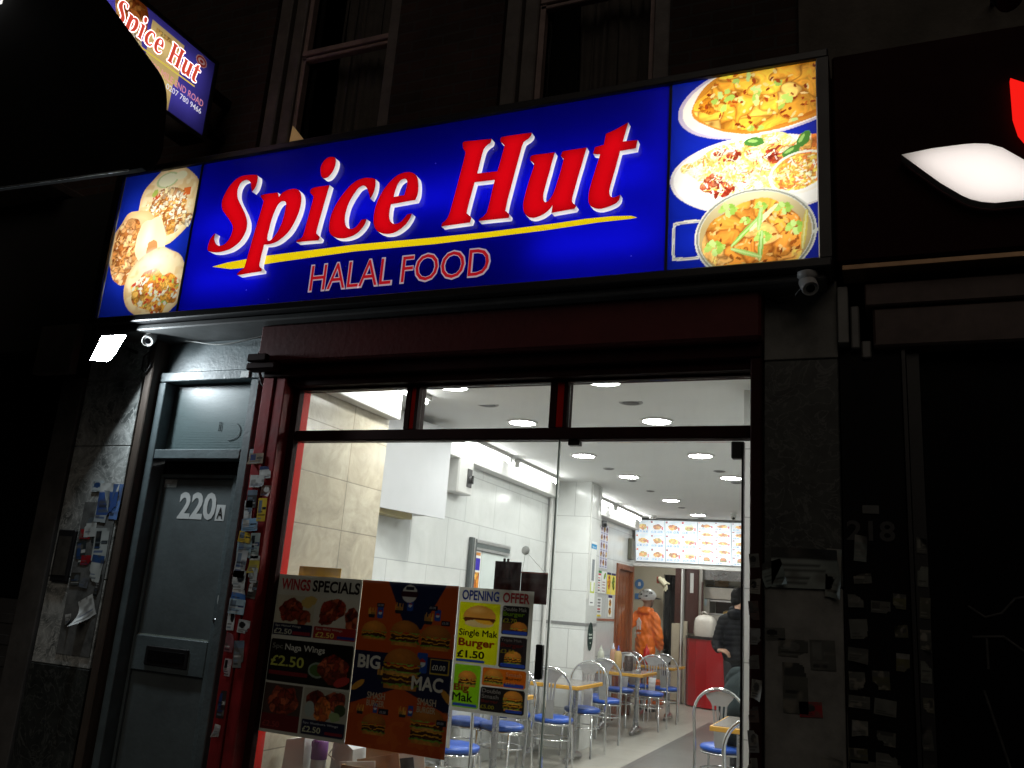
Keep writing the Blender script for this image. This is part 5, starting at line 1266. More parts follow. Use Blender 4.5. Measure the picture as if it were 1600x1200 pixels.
# ------------------------------------------------------------------ shop interior: lights and ceiling fittings
ZC = 2.92
LIGHTS = [(-2.67, 1.02, 'nearest the window on the left'), (-1.60, 1.02, 'nearest the window on the right'), (-2.67, 2.28, 'just above the dark transom on the left'), (-1.57, 2.30, 'just above the dark transom on the right'),
          (-2.64, 3.77, 'just under the transom near the glass door edge'), (-1.52, 3.76, 'under the transom close to the door hinge'), (-2.54, 5.04, 'level with the white tiled pillar'), (-1.45, 5.04, 'cut by the right edge of the door'),
          (-2.51, 6.95, 'second from the menu boards'), (-2.47, 8.50, 'nearest the menu boards'), (-3.4, 10.9, 'hidden behind the menu boards on the left'), (-2.2, 11.0, 'hidden behind the menu boards over the counter')]  # last two are unseen, added to brighten the kitchen end
for i, (x, y, wh) in enumerate(LIGHTS):
    z = 2.895 if y < 1.5 else (2.80 if y > 9.5 else ZC)
    t = thing('downlight', 'round white ceiling downlight ' + wh, 'downlight', (x, y, z), 0, 'round downlights in the shop ceiling')
    b = MB(); b.lathe([(.103, -.001), (.128, -.001), (.126, -.010), (.106, -.014), (.103, -.008)], (x, y, z), 28); b.build('rim', M['white_plastic'], t)
    b = MB(); b.add([(x + .103 * math.cos(a), y + .103 * math.sin(a), z - .009) for a in np.linspace(0, 2 * math.pi, 24, endpoint=False)], [tuple(range(24))[::-1]]); b.build('lens', M['downlight'], t)
for i, (x, y, r_, wh) in enumerate([(-2.7, 1.66, .085, 'seen through the middle transom pane'), (-1.61, 1.70, .085, 'seen through the right transom pane'), (-1.56, 2.99, .07, 'right under the transom bar'), (-2.62, 4.54, .06, 'near the tiled pillar'), (-1.5, 4.64, .06, 'near the door edge'), (-2.59, 5.35, .055, 'behind the downlight by the pillar'), (-1.45, 5.39, .06, 'cut by the door edge'), (-2.58, 6.15, .05, 'in the middle of the ceiling'), (-2.54, 7.73, .05, 'between the two farthest downlights'), (-2.52, 9.0, .05, 'close to the menu boards')]):
    z = ZC
    t = thing('ceiling_vent', 'small dark round ceiling vent ' + wh, 'vent', (x, y, z), 0, 'dark round vents in the ceiling')
    b = MB(); b.lathe([(r_, -.001), (r_, -.006), (r_ * .8, -.010), (r_ * .75, -.004)], (x, y, z), 20); b.build('rim', mat('grey_vent_rim', (.3, .3, .3), .5, var=.1), t)
    b = MB(); b.lathe([(.0, -.006), (r_ * .7, -.007), (r_ * .7, -.004)], (x, y, z), 20); b.build('grille', mat('dark_grille', (.04, .04, .04), .6, var=.2), t)
for y0, y1, wh in ((2.64, 3.80, 'nearer of two beside the white cupboard'), (3.98, 5.20, 'just before the tiled pillar'), (6.3, 7.4, 'just past the tiled pillar'), (7.55, 8.9, 'leading to the menu boards')):
    t = thing('batten_light', 'long bright fluorescent batten along the left wall, ' + wh, 'batten light', (-3.42, y0, 2.9), 0, 'fluorescent battens along the left wall')
    b = MB(); b.box(-3.45, -3.39, y0, y1, 2.885, 2.918, bev=.004); b.box(-3.44, -3.40, y0, y0 + .03, 2.835, 2.885); b.box(-3.44, -3.40, y1 - .03, y1, 2.835, 2.885); b.build('body', M['white_plastic'], t)
    b = MB(); b.cyl((-3.42, y0 + .03, 2.862), (-3.42, y1 - .03, 2.862), .014, n=6, caps=False); b.build('tube', M['batten'], t)
b = MB()
for y0, y1 in ((1.05, 5.495), (5.93, 9.29)): b.box(-3.618, -3.50, y0, y1, 2.725, 2.915, bev=.006)
b.box(-3.148, -3.06, .18, 1.04, 2.665, 2.89, bev=.006)
t = thing('batten_light', 'short bright fluorescent batten over the beige tiles behind the left transom', 'batten light', (-3.0, .3, 2.85), 0, 'fluorescent battens along the left wall')
q = MB(); q.box(-3.03, -2.97, .22, 1.30, 2.862, 2.893, bev=.004); q.build('body', M['white_plastic'], t)
q = MB(); q.cyl((-3.0, .25, 2.842), (-3.0, 1.27, 2.842), .014, n=6, caps=False); q.build('tube', M['batten'], t)
tag(b.build('ceiling_trunking', M['white_paint']), 'white boxed trunking along the top of the left wall', 'trunking')

# cupboard, switch, price rail on the left wall
cb = thing('wall_cupboard', 'white wall cupboard with brass handle over the beige tiles', 'cupboard', (-3.5, 1.7, 2.12))
b = MB(); b.prism([[(-3.618, 1.32), (-3.555, 1.32), (-3.345, 2.285), (-3.618, 2.285)]], (0, 0, .73), (0, 0, 2.135), (1, 0, 0), (0, 1, 0)); b.build('carcass', M['white_paint'], cb)
b = MB(); b.prism([[(-3.545, 1.30), (-3.325, 2.30), (-3.305, 2.295), (-3.525, 1.295)]], (0, 0, .74), (0, 0, 2.118), (1, 0, 0), (0, 1, 0)); b.build('door', mat('white_laminate_door', (.50, .51, .53), .4, var=.04), cb)
b = MB(); b.box(-3.61, -3.50, 1.40, 2.1, 2.085, 2.134); b.build('underside_batten', mat('pale_pine', (.5, .42, .2), .6, var=.2), cb)
brass = mat('aged_brass', (.35, .22, .07), .3, .9, var=.4)
b = MB(); b.tube([(-3.515, 1.33, 2.33), (-3.475, 1.335, 2.335), (-3.465, 1.34, 2.40), (-3.475, 1.335, 2.465), (-3.515, 1.33, 2.47)], .007, 8); b.lathe([(.014, 0), (.012, .006), (.0, .008)], (-3.512, 1.33, 2.33), 12, axis=(.97, -.2, 0)); b.lathe([(.014, 0), (.012, .006), (.0, .008)], (-3.512, 1.33, 2.47), 12, axis=(.97, -.2, 0)); b.build('handle', brass, cb)
b = MB(); b.lathe([(.006, 0), (.006, .02), (.013, .03), (.0, .038)], (-3.512, 1.33, 2.585), 12, axis=(.97, -.2, 0)); b.build('knob', mat('dark_brass', (.08, .06, .04), .35, .8, var=.3), cb)
sw = thing('isolator_switch', 'grey white isolator switch box with black rotary knob on the wall', 'switch', (-3.6, 3.0, 2.5))
b = MB(); b.box(-3.618, -3.50, 2.86, 3.16, 2.42, 2.74, bev=.012); b.build('box', M['white_plastic'], sw)
b = MB(); b.box(-3.4995, -3.494, 3.03, 3.13, 2.49, 2.66, bev=.004); b.build('label', M['black'], sw)
b = MB(); b.lathe([(.035, 0), (.03, .02), (.0, .022)], (-3.494, 3.09, 2.56), 14, axis=(1, 0, 0)); b.box(-3.475, -3.462, 3.08, 3.10, 2.525, 2.6); b.build('knob', M['black'], sw)
br = thing('noticeboard', 'metal framed noticeboard with food picture strip hanging on the white wall', 'noticeboard', (-3.6, 3.7, 1.4))
b = MB()
b.box(-3.616, -3.575, 3.42, 3.47, 1.30, 2.07, bev=.004); b.box(-3.616, -3.58, 3.50, 3.53, 1.30, 2.06)
b.build('rail', mat('dark_grey_rail', (.07, .085, .085), .4, var=.15), br)
b = MB(); b.box(-3.616, -3.58, 3.472, 3.498, 1.30, 2.07); b.box(-3.616, -3.58, 3.531, 4.35, 2.03, 2.06); b.box(-3.616, -3.58, 3.531, 4.35, 1.96, 1.985); b.build('aluminium_rail', M['alu'], br)
b = MB(); b.box(-3.616, -3.585, 3.531, 4.35, 1.987, 2.028); b.build('top_band', mat('dark_grey_band', (.09, .11, .11), .4, var=.15), br)
b = MB(); b.box(-3.617, -3.60, 3.70, 4.38, 1.3, 1.955); b.build('glazing', mat('pale_board', (.62, .68, .66), .15, var=.05), br)
A = Art(.14, .65, .006, 'dcdcd8'); A.fill(A.rr(.02, .47, .12, .585, .0), '3a2ea0'); A.food(A.rr(.02, .20, .12, .455, 0), ['d88a30', 'e8a848', 'b8641c'], .05, 4); A.fill(A.rr(.02, .61, .12, .64), 'c08040'); A.food(A.rr(.02, .02, .12, .17, 0), ['d88a30', 'e8c848', 'b8641c'], .05, 5)
b = MB(); b.art(A, (-3.595, 3.54, 1.30), (0, 1, 0), (0, 0, 1)); b.build('picture_strip', M['print_paper'], br)
b = MB(); b.tube([(-3.58, 5.46, 0), (-3.58, 5.46, 2.3), (-3.58, 5.46, 2.75)], .022, 10); tag(b.build('wall_pipe', M['white_plastic']), 'white vertical pipe in the corner beside the tiled pillar', 'pipe')
b = MB(); b.tube([(-3.10, 5.80, 2.9), (-3.095, 5.80, 2.70), (-3.09, 5.86, 2.55), (-3.10, 5.90, 2.46), (-3.13, 5.93, 2.42)], .006, 6); b.tube([(-3.102, 5.52, 2.9), (-3.102, 5.52, 1.6)], .010, 6)
tag(b.build('pillar_cable', M['white_plastic']), 'white cable and conduit running down the tiled pillar', 'cable')

# pillar notices
A = Art(.20, .72, .006, 'e6e8e6'); A.fill(A.rr(0, .64, .2, .69), '2a90c8'); A.fill(A.rr(.05, .28, .15, .52), '8a9096'); A.fill(A.rr(.02, .14, .18, .26), 'b8c83a'); A.fill(A.rr(.05, .16, .15, .26), 'f0f2ee'); A.fill(A.rr(.04, .03, .14, .04), '40424a')
b = MB(); b.art(A, (-3.108, 5.60, 1.53), (0, 1, 0)); b.text('Welcome', (-3.1072, 5.63, 2.178), .14, .025, (0, 1, 0), (0, 0, 1), 0, lin('d8f0fa'), .01)
tag(b.build('notice', M['print_paper']), 'narrow white and blue notice on the side of the tiled pillar', 'notice')
b = MB(); b.prism([[(.095 * math.cos(t), .155 * math.sin(t)) for t in np.linspace(0, 2 * math.pi, 32, endpoint=False)]], (-.004, 0, 0), (-3.102, 5.70, 1.19), (0, 1, 0), (0, 0, 1), col=(.012, .03, .025))
b.text('Reserved', (-3.1005, 5.64, 1.20), .12, .026, (0, 1, 0), (0, 0, 1), 0, lin('d8e4dc'), .02); b.text('customers', (-3.1005, 5.64, 1.165), .12, .024, (0, 1, 0), (0, 0, 1), 0, lin('d8e4dc'), .02); b.text('only', (-3.1005, 5.68, 1.11), .04, .02, (0, 1, 0), (0, 0, 1), 0, lin('d8e4dc'), .02)
tag(b.build('oval_plaque', M['sticker']), 'dark green oval plaque with pale writing on the pillar', 'plaque')

# wall prints beyond the pillar
def wallprint(label, y0, y1, z0, z1, A, extra=None):
    b = MB(); b.art(A, (-3.612, y0, z0), (0, 1, 0))
    if extra: extra(b)
    b.box(-3.618, -3.613, y0, y1, z0, z1, col=(.6, .6, .6))
    return tag(b.build('wall_print', M['print_paper']), label, 'print')
A = Art(.50, .60, .008, 'cfd0e0')
for i in range(4):
    for j in range(5):
        x, z = .03 + i * .12, .03 + j * .115
        A.food(A.ell(x + .045, z + .045, .045, .04, 0, .3, i * 5 + j) < 1, [['c8a030', '8a4a20', 'd8c8a0'], ['9a8a90', '6a4a60', 'd0c0c8']][(i + j) % 2], .03, i * 7 + j); A.fill(A.rr(x, z - .02, x + .09, z - .005), '8a8aa8')
wallprint('tall grid of small food pictures high on the wall past the pillar', 7.40, 7.90, 2.05, 2.65, A)
for y0, y1, lb_, c in ((7.45, 7.66, 'white price list with green and red headings, first in the low row', 0), (7.68, 7.90, 'white price list with a green pepper picture, second in the low row', 1), (7.93, 8.13, 'yellow burger menu strip, third in the low row', 2), (8.15, 8.36, 'yellow menu strip with green bottles, nearest the wooden door', 3)):
    A = Art(y1 - y0, .30, .006, ['e4e4e2', 'e4e4e2', 'e8d048', 'ead660'][c])
    A.fill(A.rr(0, .27, y1 - y0, .3), ['3a8a4a', 'e4e4e2', '2a2450', '2a2450'][c])
    if c == 0:
        A.fill(A.rr(.02, .235, .19, .26), 'c83a4a')
        for i in range(6): A.fill(A.rr(.05, .03 + i * .033, .16, .042 + i * .033), ['4a4a50', 'c05060'][i % 2])
    elif c == 1:
        A.fill(A.ell(.14, .24, .06, .035, 40) < 1, '7a9a2a')
        for i in range(4): A.fill(A.rr(.04, .03 + i * .04, .17, .04 + i * .04), '8a5a60')
    else:
        A.food(A.ell(.1, .16, .07, .10, 0, .3, 3) < 1, [['c8781c', '9a4a18', 'e0a030'], ['6a8a2a', 'b8c040', '4a5a1c']][c - 2], .03, c)
    wallprint(lb_, y0, y1, 1.71, 2.01, A)
A = Art(.25, .25, .007, 'd8d8d8')
for i in range(5): A.fill(A.rr(.06, .05 + i * .04, .19, .07 + i * .04), ['7a7a7a', 'b84a4a'][i == 1])
A.fill(A.rr(.03, 0, .22, .025), 'd8c838')
wallprint('plain white notice with a yellow foot strip above the red dado', 7.48, 7.70, 1.40, 1.66, A)
A = Art(.2, .30, .006, 'e4e2da'); A.fill(A.rr(0, .26, .2, .3), '3a2a60'); A.food(A.ell(.1, .19, .06, .05, 0, .3, 1) < 1, ['c8882c', '7a4a1c', 'e0b848'], .03, 1); A.food(A.ell(.1, .08, .06, .05, 0, .3, 2) < 1, ['c8882c', '8a4a1c', 'e0b040'], .03, 2)
wallprint('narrow burger picture strip above the red dado, beside the wooden door', 8.03, 8.24, 1.40, 1.71, A)
b = MB(); b.box(-3.618, -3.55, 8.96, 9.10, 2.26, 2.58, bev=.01); tag(b.build('speaker_box', mat('olive_box', (.10, .10, .07), .5, var=.2)), 'dark olive box on the wall beside the menu boards', 'speaker')

# cameras and detector
t = cctv('dark dome camera at the top of the tiled pillar', (-3.52, 7.35, 2.62), (.6, -.7, -.3), mat('dark_grey_plastic', (.08, .08, .085), .4, var=.15))
t = cctv('white ceiling camera right of the menu boards', (-1.90, 8.08, 2.855), (.15, -.8, -.55), M['white_plastic'])
b = MB(); b.lathe([(.06, 0), (.06, -.02), (.045, -.045), (.0, -.05)], (-3.22, 8.85, 2.92), 18); tag(b.build('smoke_detector', M['white_plastic']), 'white smoke detector on the ceiling by the menu boards', 'detector')

# wooden door on the left wall
wd = thing('wooden_door', 'varnished orange brown door and lining beyond the wall prints', 'door', (-3.65, 8.9, 0))
b = MB(); b.box(-3.72, -3.59, 8.40, 8.475, 0, 2.17, bev=.006); b.box(-3.72, -3.59, 9.235, 9.30, 0, 2.17, bev=.006); b.box(-3.72, -3.59, 8.476, 9.234, 2.09, 2.17, bev=.006); b.build('lining', M['doorwood'], wd)
b = MB(); b.box(-3.69, -3.65, 8.48, 9.23, .01, 2.085)
for i in range(4): b.box(-3.652, -3.644, 8.50 + i * .185, 8.66 + i * .185, .1, 2.0, bev=.003)
b.build('leaf', M['doorwood'], wd)

# ------------------------------------------------------------------ menu boards over the counter
SNACK = ['d8902c', 'e8b048', 'b8681c', 'f0c870']
def menu_board(x0, x1, n, label, cols, rows, reds, burger=False, pale=1.0):
    wdt, h = x1 - x0, .63
    A = Art(wdt, h, .0065, 'dfe8f0')
    b = MB()
    tilt = Vector((0, -.20, .975)).normalized()
    o = Vector((x0, 9.27, 2.265))
    nrm = Vector((1, 0, 0)).cross(tilt)
    cw, rh = wdt / cols, h / rows
    for i in range(cols):
        for j in range(rows):
            cx, cz = (i + .5) * cw, h - (j + .5) * rh
            k = i * 7 + j * 3 + n
            A.fill(A.rr(i * cw + .012, cz + rh * .30, i * cw + .045, cz + rh * .44), ['c83a34', 'd86a34', '9a3a3a'][k % 3])
            for q in range(2): A.fill(A.rr(i * cw + .06, cz + rh * (.40 - q * .09), i * cw + cw * (.85 - .2 * q), cz + rh * (.42 - q * .09)), '9aa4b8')
            if burger and (j == rows - 1 or i == cols - 1 and burger == 2): A.burger(cx, cz - rh * .18, cw * .42, seed=k)
            else:
                A.food(A.ell(cx, cz + rh * .02, cw * .30, rh * .2, 0, .4, k) < 1, SNACK + (['c8c060'] if k % 2 else ['a85028']), .03, k, 'a06a20', .7)
                if k % 3 == 0: A.fill((A.ell(cx, cz + rh * .1, cw * .3, rh * .12, 5, .3, k) < 1) & (A.V > cz + rh * .08), 'd8dcb0')
            A.fill(A.rr(cx + cw * .30, cz - rh * .2, cx + cw * .40, cz + rh * .06, .008), ['c85060', 'd07078'][k % 2])
    A.img = A.img * .8 + np.array(lin('eef2f6')) * .2
    b.art(A, o, (1, 0, 0), tilt)
    for i in range(cols):
        for j in range(rows):
            cz = h - (j + .5) * rh
            k = i + j * 2 + n
            pr = ['£3.50', '£4.70', '£5.50', '£2.80', '£6.50', '£3.20'][k % 6]
            b.text(pr, o + Vector((1, 0, 0)) * (i * cw + .02) + tilt * (cz - rh * .40) + nrm * .002, cw * .34, min(.034, rh * .16), (1, 0, 0), tilt, 0, lin('2a4a8a'), .0)
            if rows == 3: b.text(['£5.20', '£6.00', '£5.00'][k % 3], o + Vector((1, 0, 0)) * (i * cw + cw * .52) + tilt * (cz - rh * .40) + nrm * .002, cw * .34, min(.034, rh * .16), (1, 0, 0), tilt, 0, lin('2a4a8a'), .0)
    t = thing('menu_board', label, 'menu board', (x0, 9.28, 2.26), 0, 'backlit menu boards over the counter')
    b.build('menu_face', M['menu'], t)
    f = MB()
    P = [o + nrm * -.004, o + Vector((wdt, 0, 0)) - nrm * .004, o + Vector((wdt, 0, 0)) + tilt * h - nrm * .004, o + tilt * h - nrm * .004]
    Q = [p - nrm * .03 for p in P]
    f.add(P + Q, [(0, 1, 2, 3), (7, 6, 5, 4), (0, 4, 5, 1), (1, 5, 6, 2), (2, 6, 7, 3), (3, 7, 4, 0)])
    f.build('tray', M['alu'], t)
M['menu'] = printed('menu_print', 0, .3, .02, emit=.7)
menu_board(-3.565, -3.105, 1, 'lit menu board of wraps and kebabs, leftmost over the counter', 2, 3, 1)
menu_board(-3.098, -2.605, 2, 'lit menu board of long filled rolls, second from the left', 2, 3, 1, 0)
menu_board(-2.598, -2.105, 4, 'lit menu board of fried chicken and burgers with red price tags', 2, 5, 1, True)
menu_board(-2.098, -1.60, 5, 'lit menu board cut off by the door edge', 2, 5, 1, 2)
b = MB(); b.box(-3.615, -3.585, 9.2, 9.22, 2.83, 2.88); b.tube([(-3.60, 9.2, 2.9), (-3.61, 9.18, 2.80), (-3.59, 9.19, 2.72)], .004, 5); tag(b.build('hanging_wire', M['cable']), 'loose black wires at the left end of the menu boards', 'wire')

# ------------------------------------------------------------------ back of the shop
ct = thing('service_counter', 'bright red curved counter with dark worktop under the menu boards', 'counter', (-2.4, 11.4, 0))
cur = [(-3.27, 12.1), (-3.27, 11.80), (-3.20, 11.62), (-3.05, 11.48), (-2.85, 11.38), (-2.5, 11.30), (-1.0, 11.25), (-1.0, 11.75), (-2.9, 11.95), (-2.95, 12.1)]
b = MB(); b.prism([cur], (0, 0, 1.10), (0, 0, .02), (1, 0, 0), (0, 1, 0)); b.build('front_panel', M['red_counter'], ct)
cen = Vector((-2.3, 11.7))
b = MB(); b.prism([[tuple(cen + (Vector(p) - cen) * 1.03) for p in cur]], (0, 0, .045), (0, 0, 1.122), (1, 0, 0), (0, 1, 0)); b.build('worktop', M['dark_top'], ct)
b = MB(); b.box(-3.30, -3.28, 11.80, 11.86, 0, 1.12); b.build('corner_trim', M['alu'], ct)
wm = thing('food_warmer', 'stainless heated display cabinet with golden pies behind the counter', 'warmer', (-2.8, 12.4, 1.17))
b = MB()
b.box(-3.12, -1.2, 12.2, 12.85, 1.82, 2.03, bev=.01); b.box(-3.12, -1.2, 12.2, 12.85, 1.17, 1.54, bev=.01); b.box(-3.12, -2.96, 12.2, 12.85, 1.541, 1.819); b.box(-3.12, -1.2, 12.8, 12.85, 1.541, 1.819); b.build('cabinet', mat('warm_steel', (.55, .52, .47), .35, .7, var=.15), wm)
b = MB(); b.box(-2.95, -1.2, 12.21, 12.225, 1.55, 1.575); b.box(-2.95, -1.2, 12.21, 12.225, 1.78, 1.81); b.build('glass_rail', M['alu'], wm)
b = MB(); b.box(-2.95, -1.2, 12.79, 12.8, 1.55, 1.81); b.build('back_panel', M['dark_brown'], wm)
b = MB(); b.box(-3.09, -3.01, 12.192, 12.199, 1.70, 1.82); b.build('label', mat('pale_blue_label', (.4, .5, .55), .5, var=.1), wm)
pie = mat('golden_crust', (.62, .38, .10), .5, var=.35, vs=30)
for i, x in enumerate((-2.66, -2.42, -2.18)):
    b = MB(); b.lathe([(.0, 0), (.10, .0), (.115, .03), (.10, .075), (.05, .095), (.0, .10)], (x, 12.5, 1.544), 18)
    tag(b.build('pie', pie), ['golden round pie in the warmer, leftmost of those showing', 'golden round pie in the warmer beside the black jacket', 'golden round pie in the warmer hidden behind the black jacket'][i], 'pie', 'golden pies in the warmer')
t = thing('food_tray', 'metal tray piled with flat breads on top of the warmer', 'tray', (-2.85, 12.45, 2.03))
b = MB(); b.box(-3.2, -2.55, 12.3, 12.65, 2.034, 2.052, bev=.004); b.build('tray', M['dark_top'], t)
b = MB()
for i in range(4): b.lathe([(.0, 0), (.13, .0), (.14, .012), (.125, .028), (.0, .03)], (-2.80 + .02 * (i % 2), 12.45, 2.053 + i * .027), 18)
b.lathe([(.0, 0), (.1, .0), (.11, .02), (.0, .04)], (-3.0, 12.45, 2.053), 16)
b.build('bread_pile', mat('bread', (.5, .33, .16), .8, var=.35, vs=20), t)
sh_ = thing('roller_shutter', 'half lowered shiny kitchen roller shutter above the warmer', 'shutter', (-2, 12.1, 2.0))
b = MB()
for i in range(14): b.box(-3.04, -1.0, 12.05 + .006 * (i % 2), 12.08 + .006 * (i % 2), 2.15 + i * .022, 2.171 + i * .022, bev=.003)
b.build('laths', M['steel'], sh_)
b = MB(); b.box(-3.10, -3.045, 11.95, 12.05, 1.17, 2.8, bev=.004); tag(b.build('steel_post', mat('pale_steel', (.45, .43, .40), .4, .5, var=.2)), 'pale steel post at the left end of the counter', 'post')
b = MB(); b.box(-3.05, -3.03, 11.9, 12.0, 1.17, 2.1); tag(b.build('dark_upright', M['dark_brown']), 'dark upright beside the food warmer', 'upright')
cbp = thing('brown_partition', 'dark brown tiled partition with pale lower board left of the counter', 'partition', (-3.4, 11.7, 0))
b = MB(); b.box(-3.50, -3.385, 11.78, 11.9, 1.36, 2.8); b.box(-3.36, -3.12, 11.98, 11.999, 1.2, 2.8); b.build('tiled_panel', M['dark_brown'], cbp)
b = MB(); b.box(-3.383, -3.362, 11.75, 11.9, 0, 2.8); b.build('white_strip', M['white_paint'], cbp)
b = MB(); b.box(-3.27, -3.21, 11.965, 11.979, 1.9, 2.25); b.build('notice', M['paper_white'], cbp)
b = MB(); b.box(-3.53, -3.39, 11.70, 11.775, .02, 1.35, bev=.006); b.box(-3.355, -3.29, 11.86, 11.95, .02, 1.4, bev=.004); b.build('lower_board', mat('pale_board_panel', (.50, .44, .33), .6, var=.15), cbp)
t = thing('takeaway_bag', 'white plastic takeaway bag full of boxes standing on the counter', 'bag', (-2.92, 11.6, 1.17))
vs, fs = [], []
rgb = np.random.RandomState(4)
prof = [(.17, .165, 0), (.185, .17, .06), (.18, .17, .15), (.175, .165, .23), (.16, .15, .30), (.11, .10, .345), (.05, .04, .36)]
for k, (rx, ry, z) in enumerate(prof):
    for i in range(28):
        a = 2 * math.pi * i / 28
        sx = abs(math.cos(a)) ** .45 * math.copysign(1, math.cos(a)); sy = abs(math.sin(a)) ** .45 * math.copysign(1, math.sin(a))
        q = 1 + rgb.uniform(-.035, .035)
        vs.append((-2.92 + rx * sx * q, 11.62 + ry * sy * q, 1.17 + z + rgb.uniform(-.006, .006)))
fs = [(k * 28 + i, k * 28 + (i + 1) % 28, k * 28 + 28 + (i + 1) % 28, k * 28 + 28 + i) for k in range(len(prof) - 1) for i in range(28)]
b = MB(); b.add(vs, fs, 0, True); b.add(vs[-28:], [tuple(range(28))], 0, True); b.build('bag_body', mat('white_polythene', (.66, .62, .56), .35, var=.1, vs=14, bump=.3, bs=40), t)
b = MB(); b.tube([(-2.95, 11.62, 1.52), (-2.99, 11.6, 1.57), (-2.93, 11.6, 1.585), (-2.88, 11.62, 1.54)], [.012, .016, .014, .01], 7); b.build('knot', D.materials['white_polythene'], t)
t = thing('hygiene_sign', 'blue hand washing sign with round pictogram on the beige wall', 'sign', (-4.2, 11.99, 1.8))
b = MB(); b.box(-4.29, -4.15, 11.985, 11.995, 1.73, 1.83); b.prism([[(-4.215 + .085 * math.cos(a), 2.0 + .09 * math.sin(a)) for a in np.linspace(0, 2 * math.pi, 24, endpoint=False)]], (0, .008, 0), (0, 11.985, 0)); b.build('plate', mat('sign_blue', (.05, .16, .38), .4, var=.1), t)
b = MB(); b.prism([[(-4.24, 1.965), (-4.19, 1.965), (-4.185, 2.0), (-4.2, 2.04), (-4.235, 2.03)]], (0, 0, 0), (0, 11.983, 0), caps=(True, False)); b.build('pictogram', M['paper_white'], t)
t = thing('hanging_glove', 'cream rubber glove hanging from a red hook by the dark doorway', 'glove', (-3.7, 11.6, 2.0))
b = MB(); b.tube([(-3.76, 11.6, 2.12), (-3.70, 11.6, 2.07), (-3.64, 11.6, 2.00)], [.035, .06, .055], 10)
for dx, dz in ((-.01, -.10), (.02, -.11), (.05, -.08)): b.tube([(-3.65 + dx * .5, 11.6, 2.0), (-3.65 + dx, 11.6, 2.0 + dz)], [.022, .012], 8)
b.tube([(-3.62, 11.6, 2.04), (-3.56, 11.6, 2.02)], [.022, .012], 8)
b.build('glove', mat('cream_rubber', (.62, .58, .42), .5, var=.1), t)
b = MB(); b.box(-3.80, -3.74, 11.6, 11.63, 2.02, 2.14, bev=.008); b.build('hook', mat('red_hook', (.3, .06, .04), .5, var=.1), t)
t = thing('red_basket', 'small orange red basket on the floor behind the tables', 'basket', (-3.6, 11.4, 0))
b = MB(); b.box(-3.72, -3.56, 11.2, 11.4, 0, .40, bev=.02); b.build('basket_body', mat('orange_plastic', (.6, .13, .03), .4, var=.1), t)

# ------------------------------------------------------------------ tables
def table(label, cx, y0, y1, x0=-3.55, x1=-2.80):
    t = thing('cafe_table', label, 'table', (cx, (y0 + y1) / 2, 0), 0, 'cafe tables with yellow edges')
    b = MB(); b.box(x0, x1, y0, y1, .712, .748, bev=.004); b.build('edge', M['table_edge'], t)
    b = MB(); b.box(x0 + .018, x1 - .018, y0 + .018, y1 - .018, .7485, .7515); b.build('top', M['laminate'], t)
    ym = (y0 + y1) / 2
    for lx in (x1 - .16, x0 + .16):
        b = MB(); b.cyl((lx, ym, .05), (lx, ym, .69), .028, n=16); b.build('leg', M['steel'], t)
        b = MB()
        for sg_ in (-1, 1): b.tube([(lx, ym, .075), (lx, ym + sg_ * .10, .06), (lx, ym + sg_ * .25, .026)], [.040, .034, .022], 8)
        b.build('foot', M['steel'], t)
    b = MB(); b.box(x0 + .1, x1 - .1, ym - .03, ym + .03, .68, .711); b.build('crossbar', M['steel'], t)
    return t
table('yellow edged table by the window, mostly behind the opening offer poster', -3.17, 2.45, 3.26)
table('yellow edged table nearer the window, in front of the tiled pillar', -3.17, 4.45, 5.27)
table('yellow edged table set with sauce bottles, past the tiled pillar', -3.19, 6.98, 7.76, -3.58, -2.82)
table('yellow edged table nearest the red counter', -3.2, 8.98, 9.72, -3.58, -2.86)
table('yellow edged table in the doorway at lower right', -.85, 2.64, 3.42, -1.20, -.51)

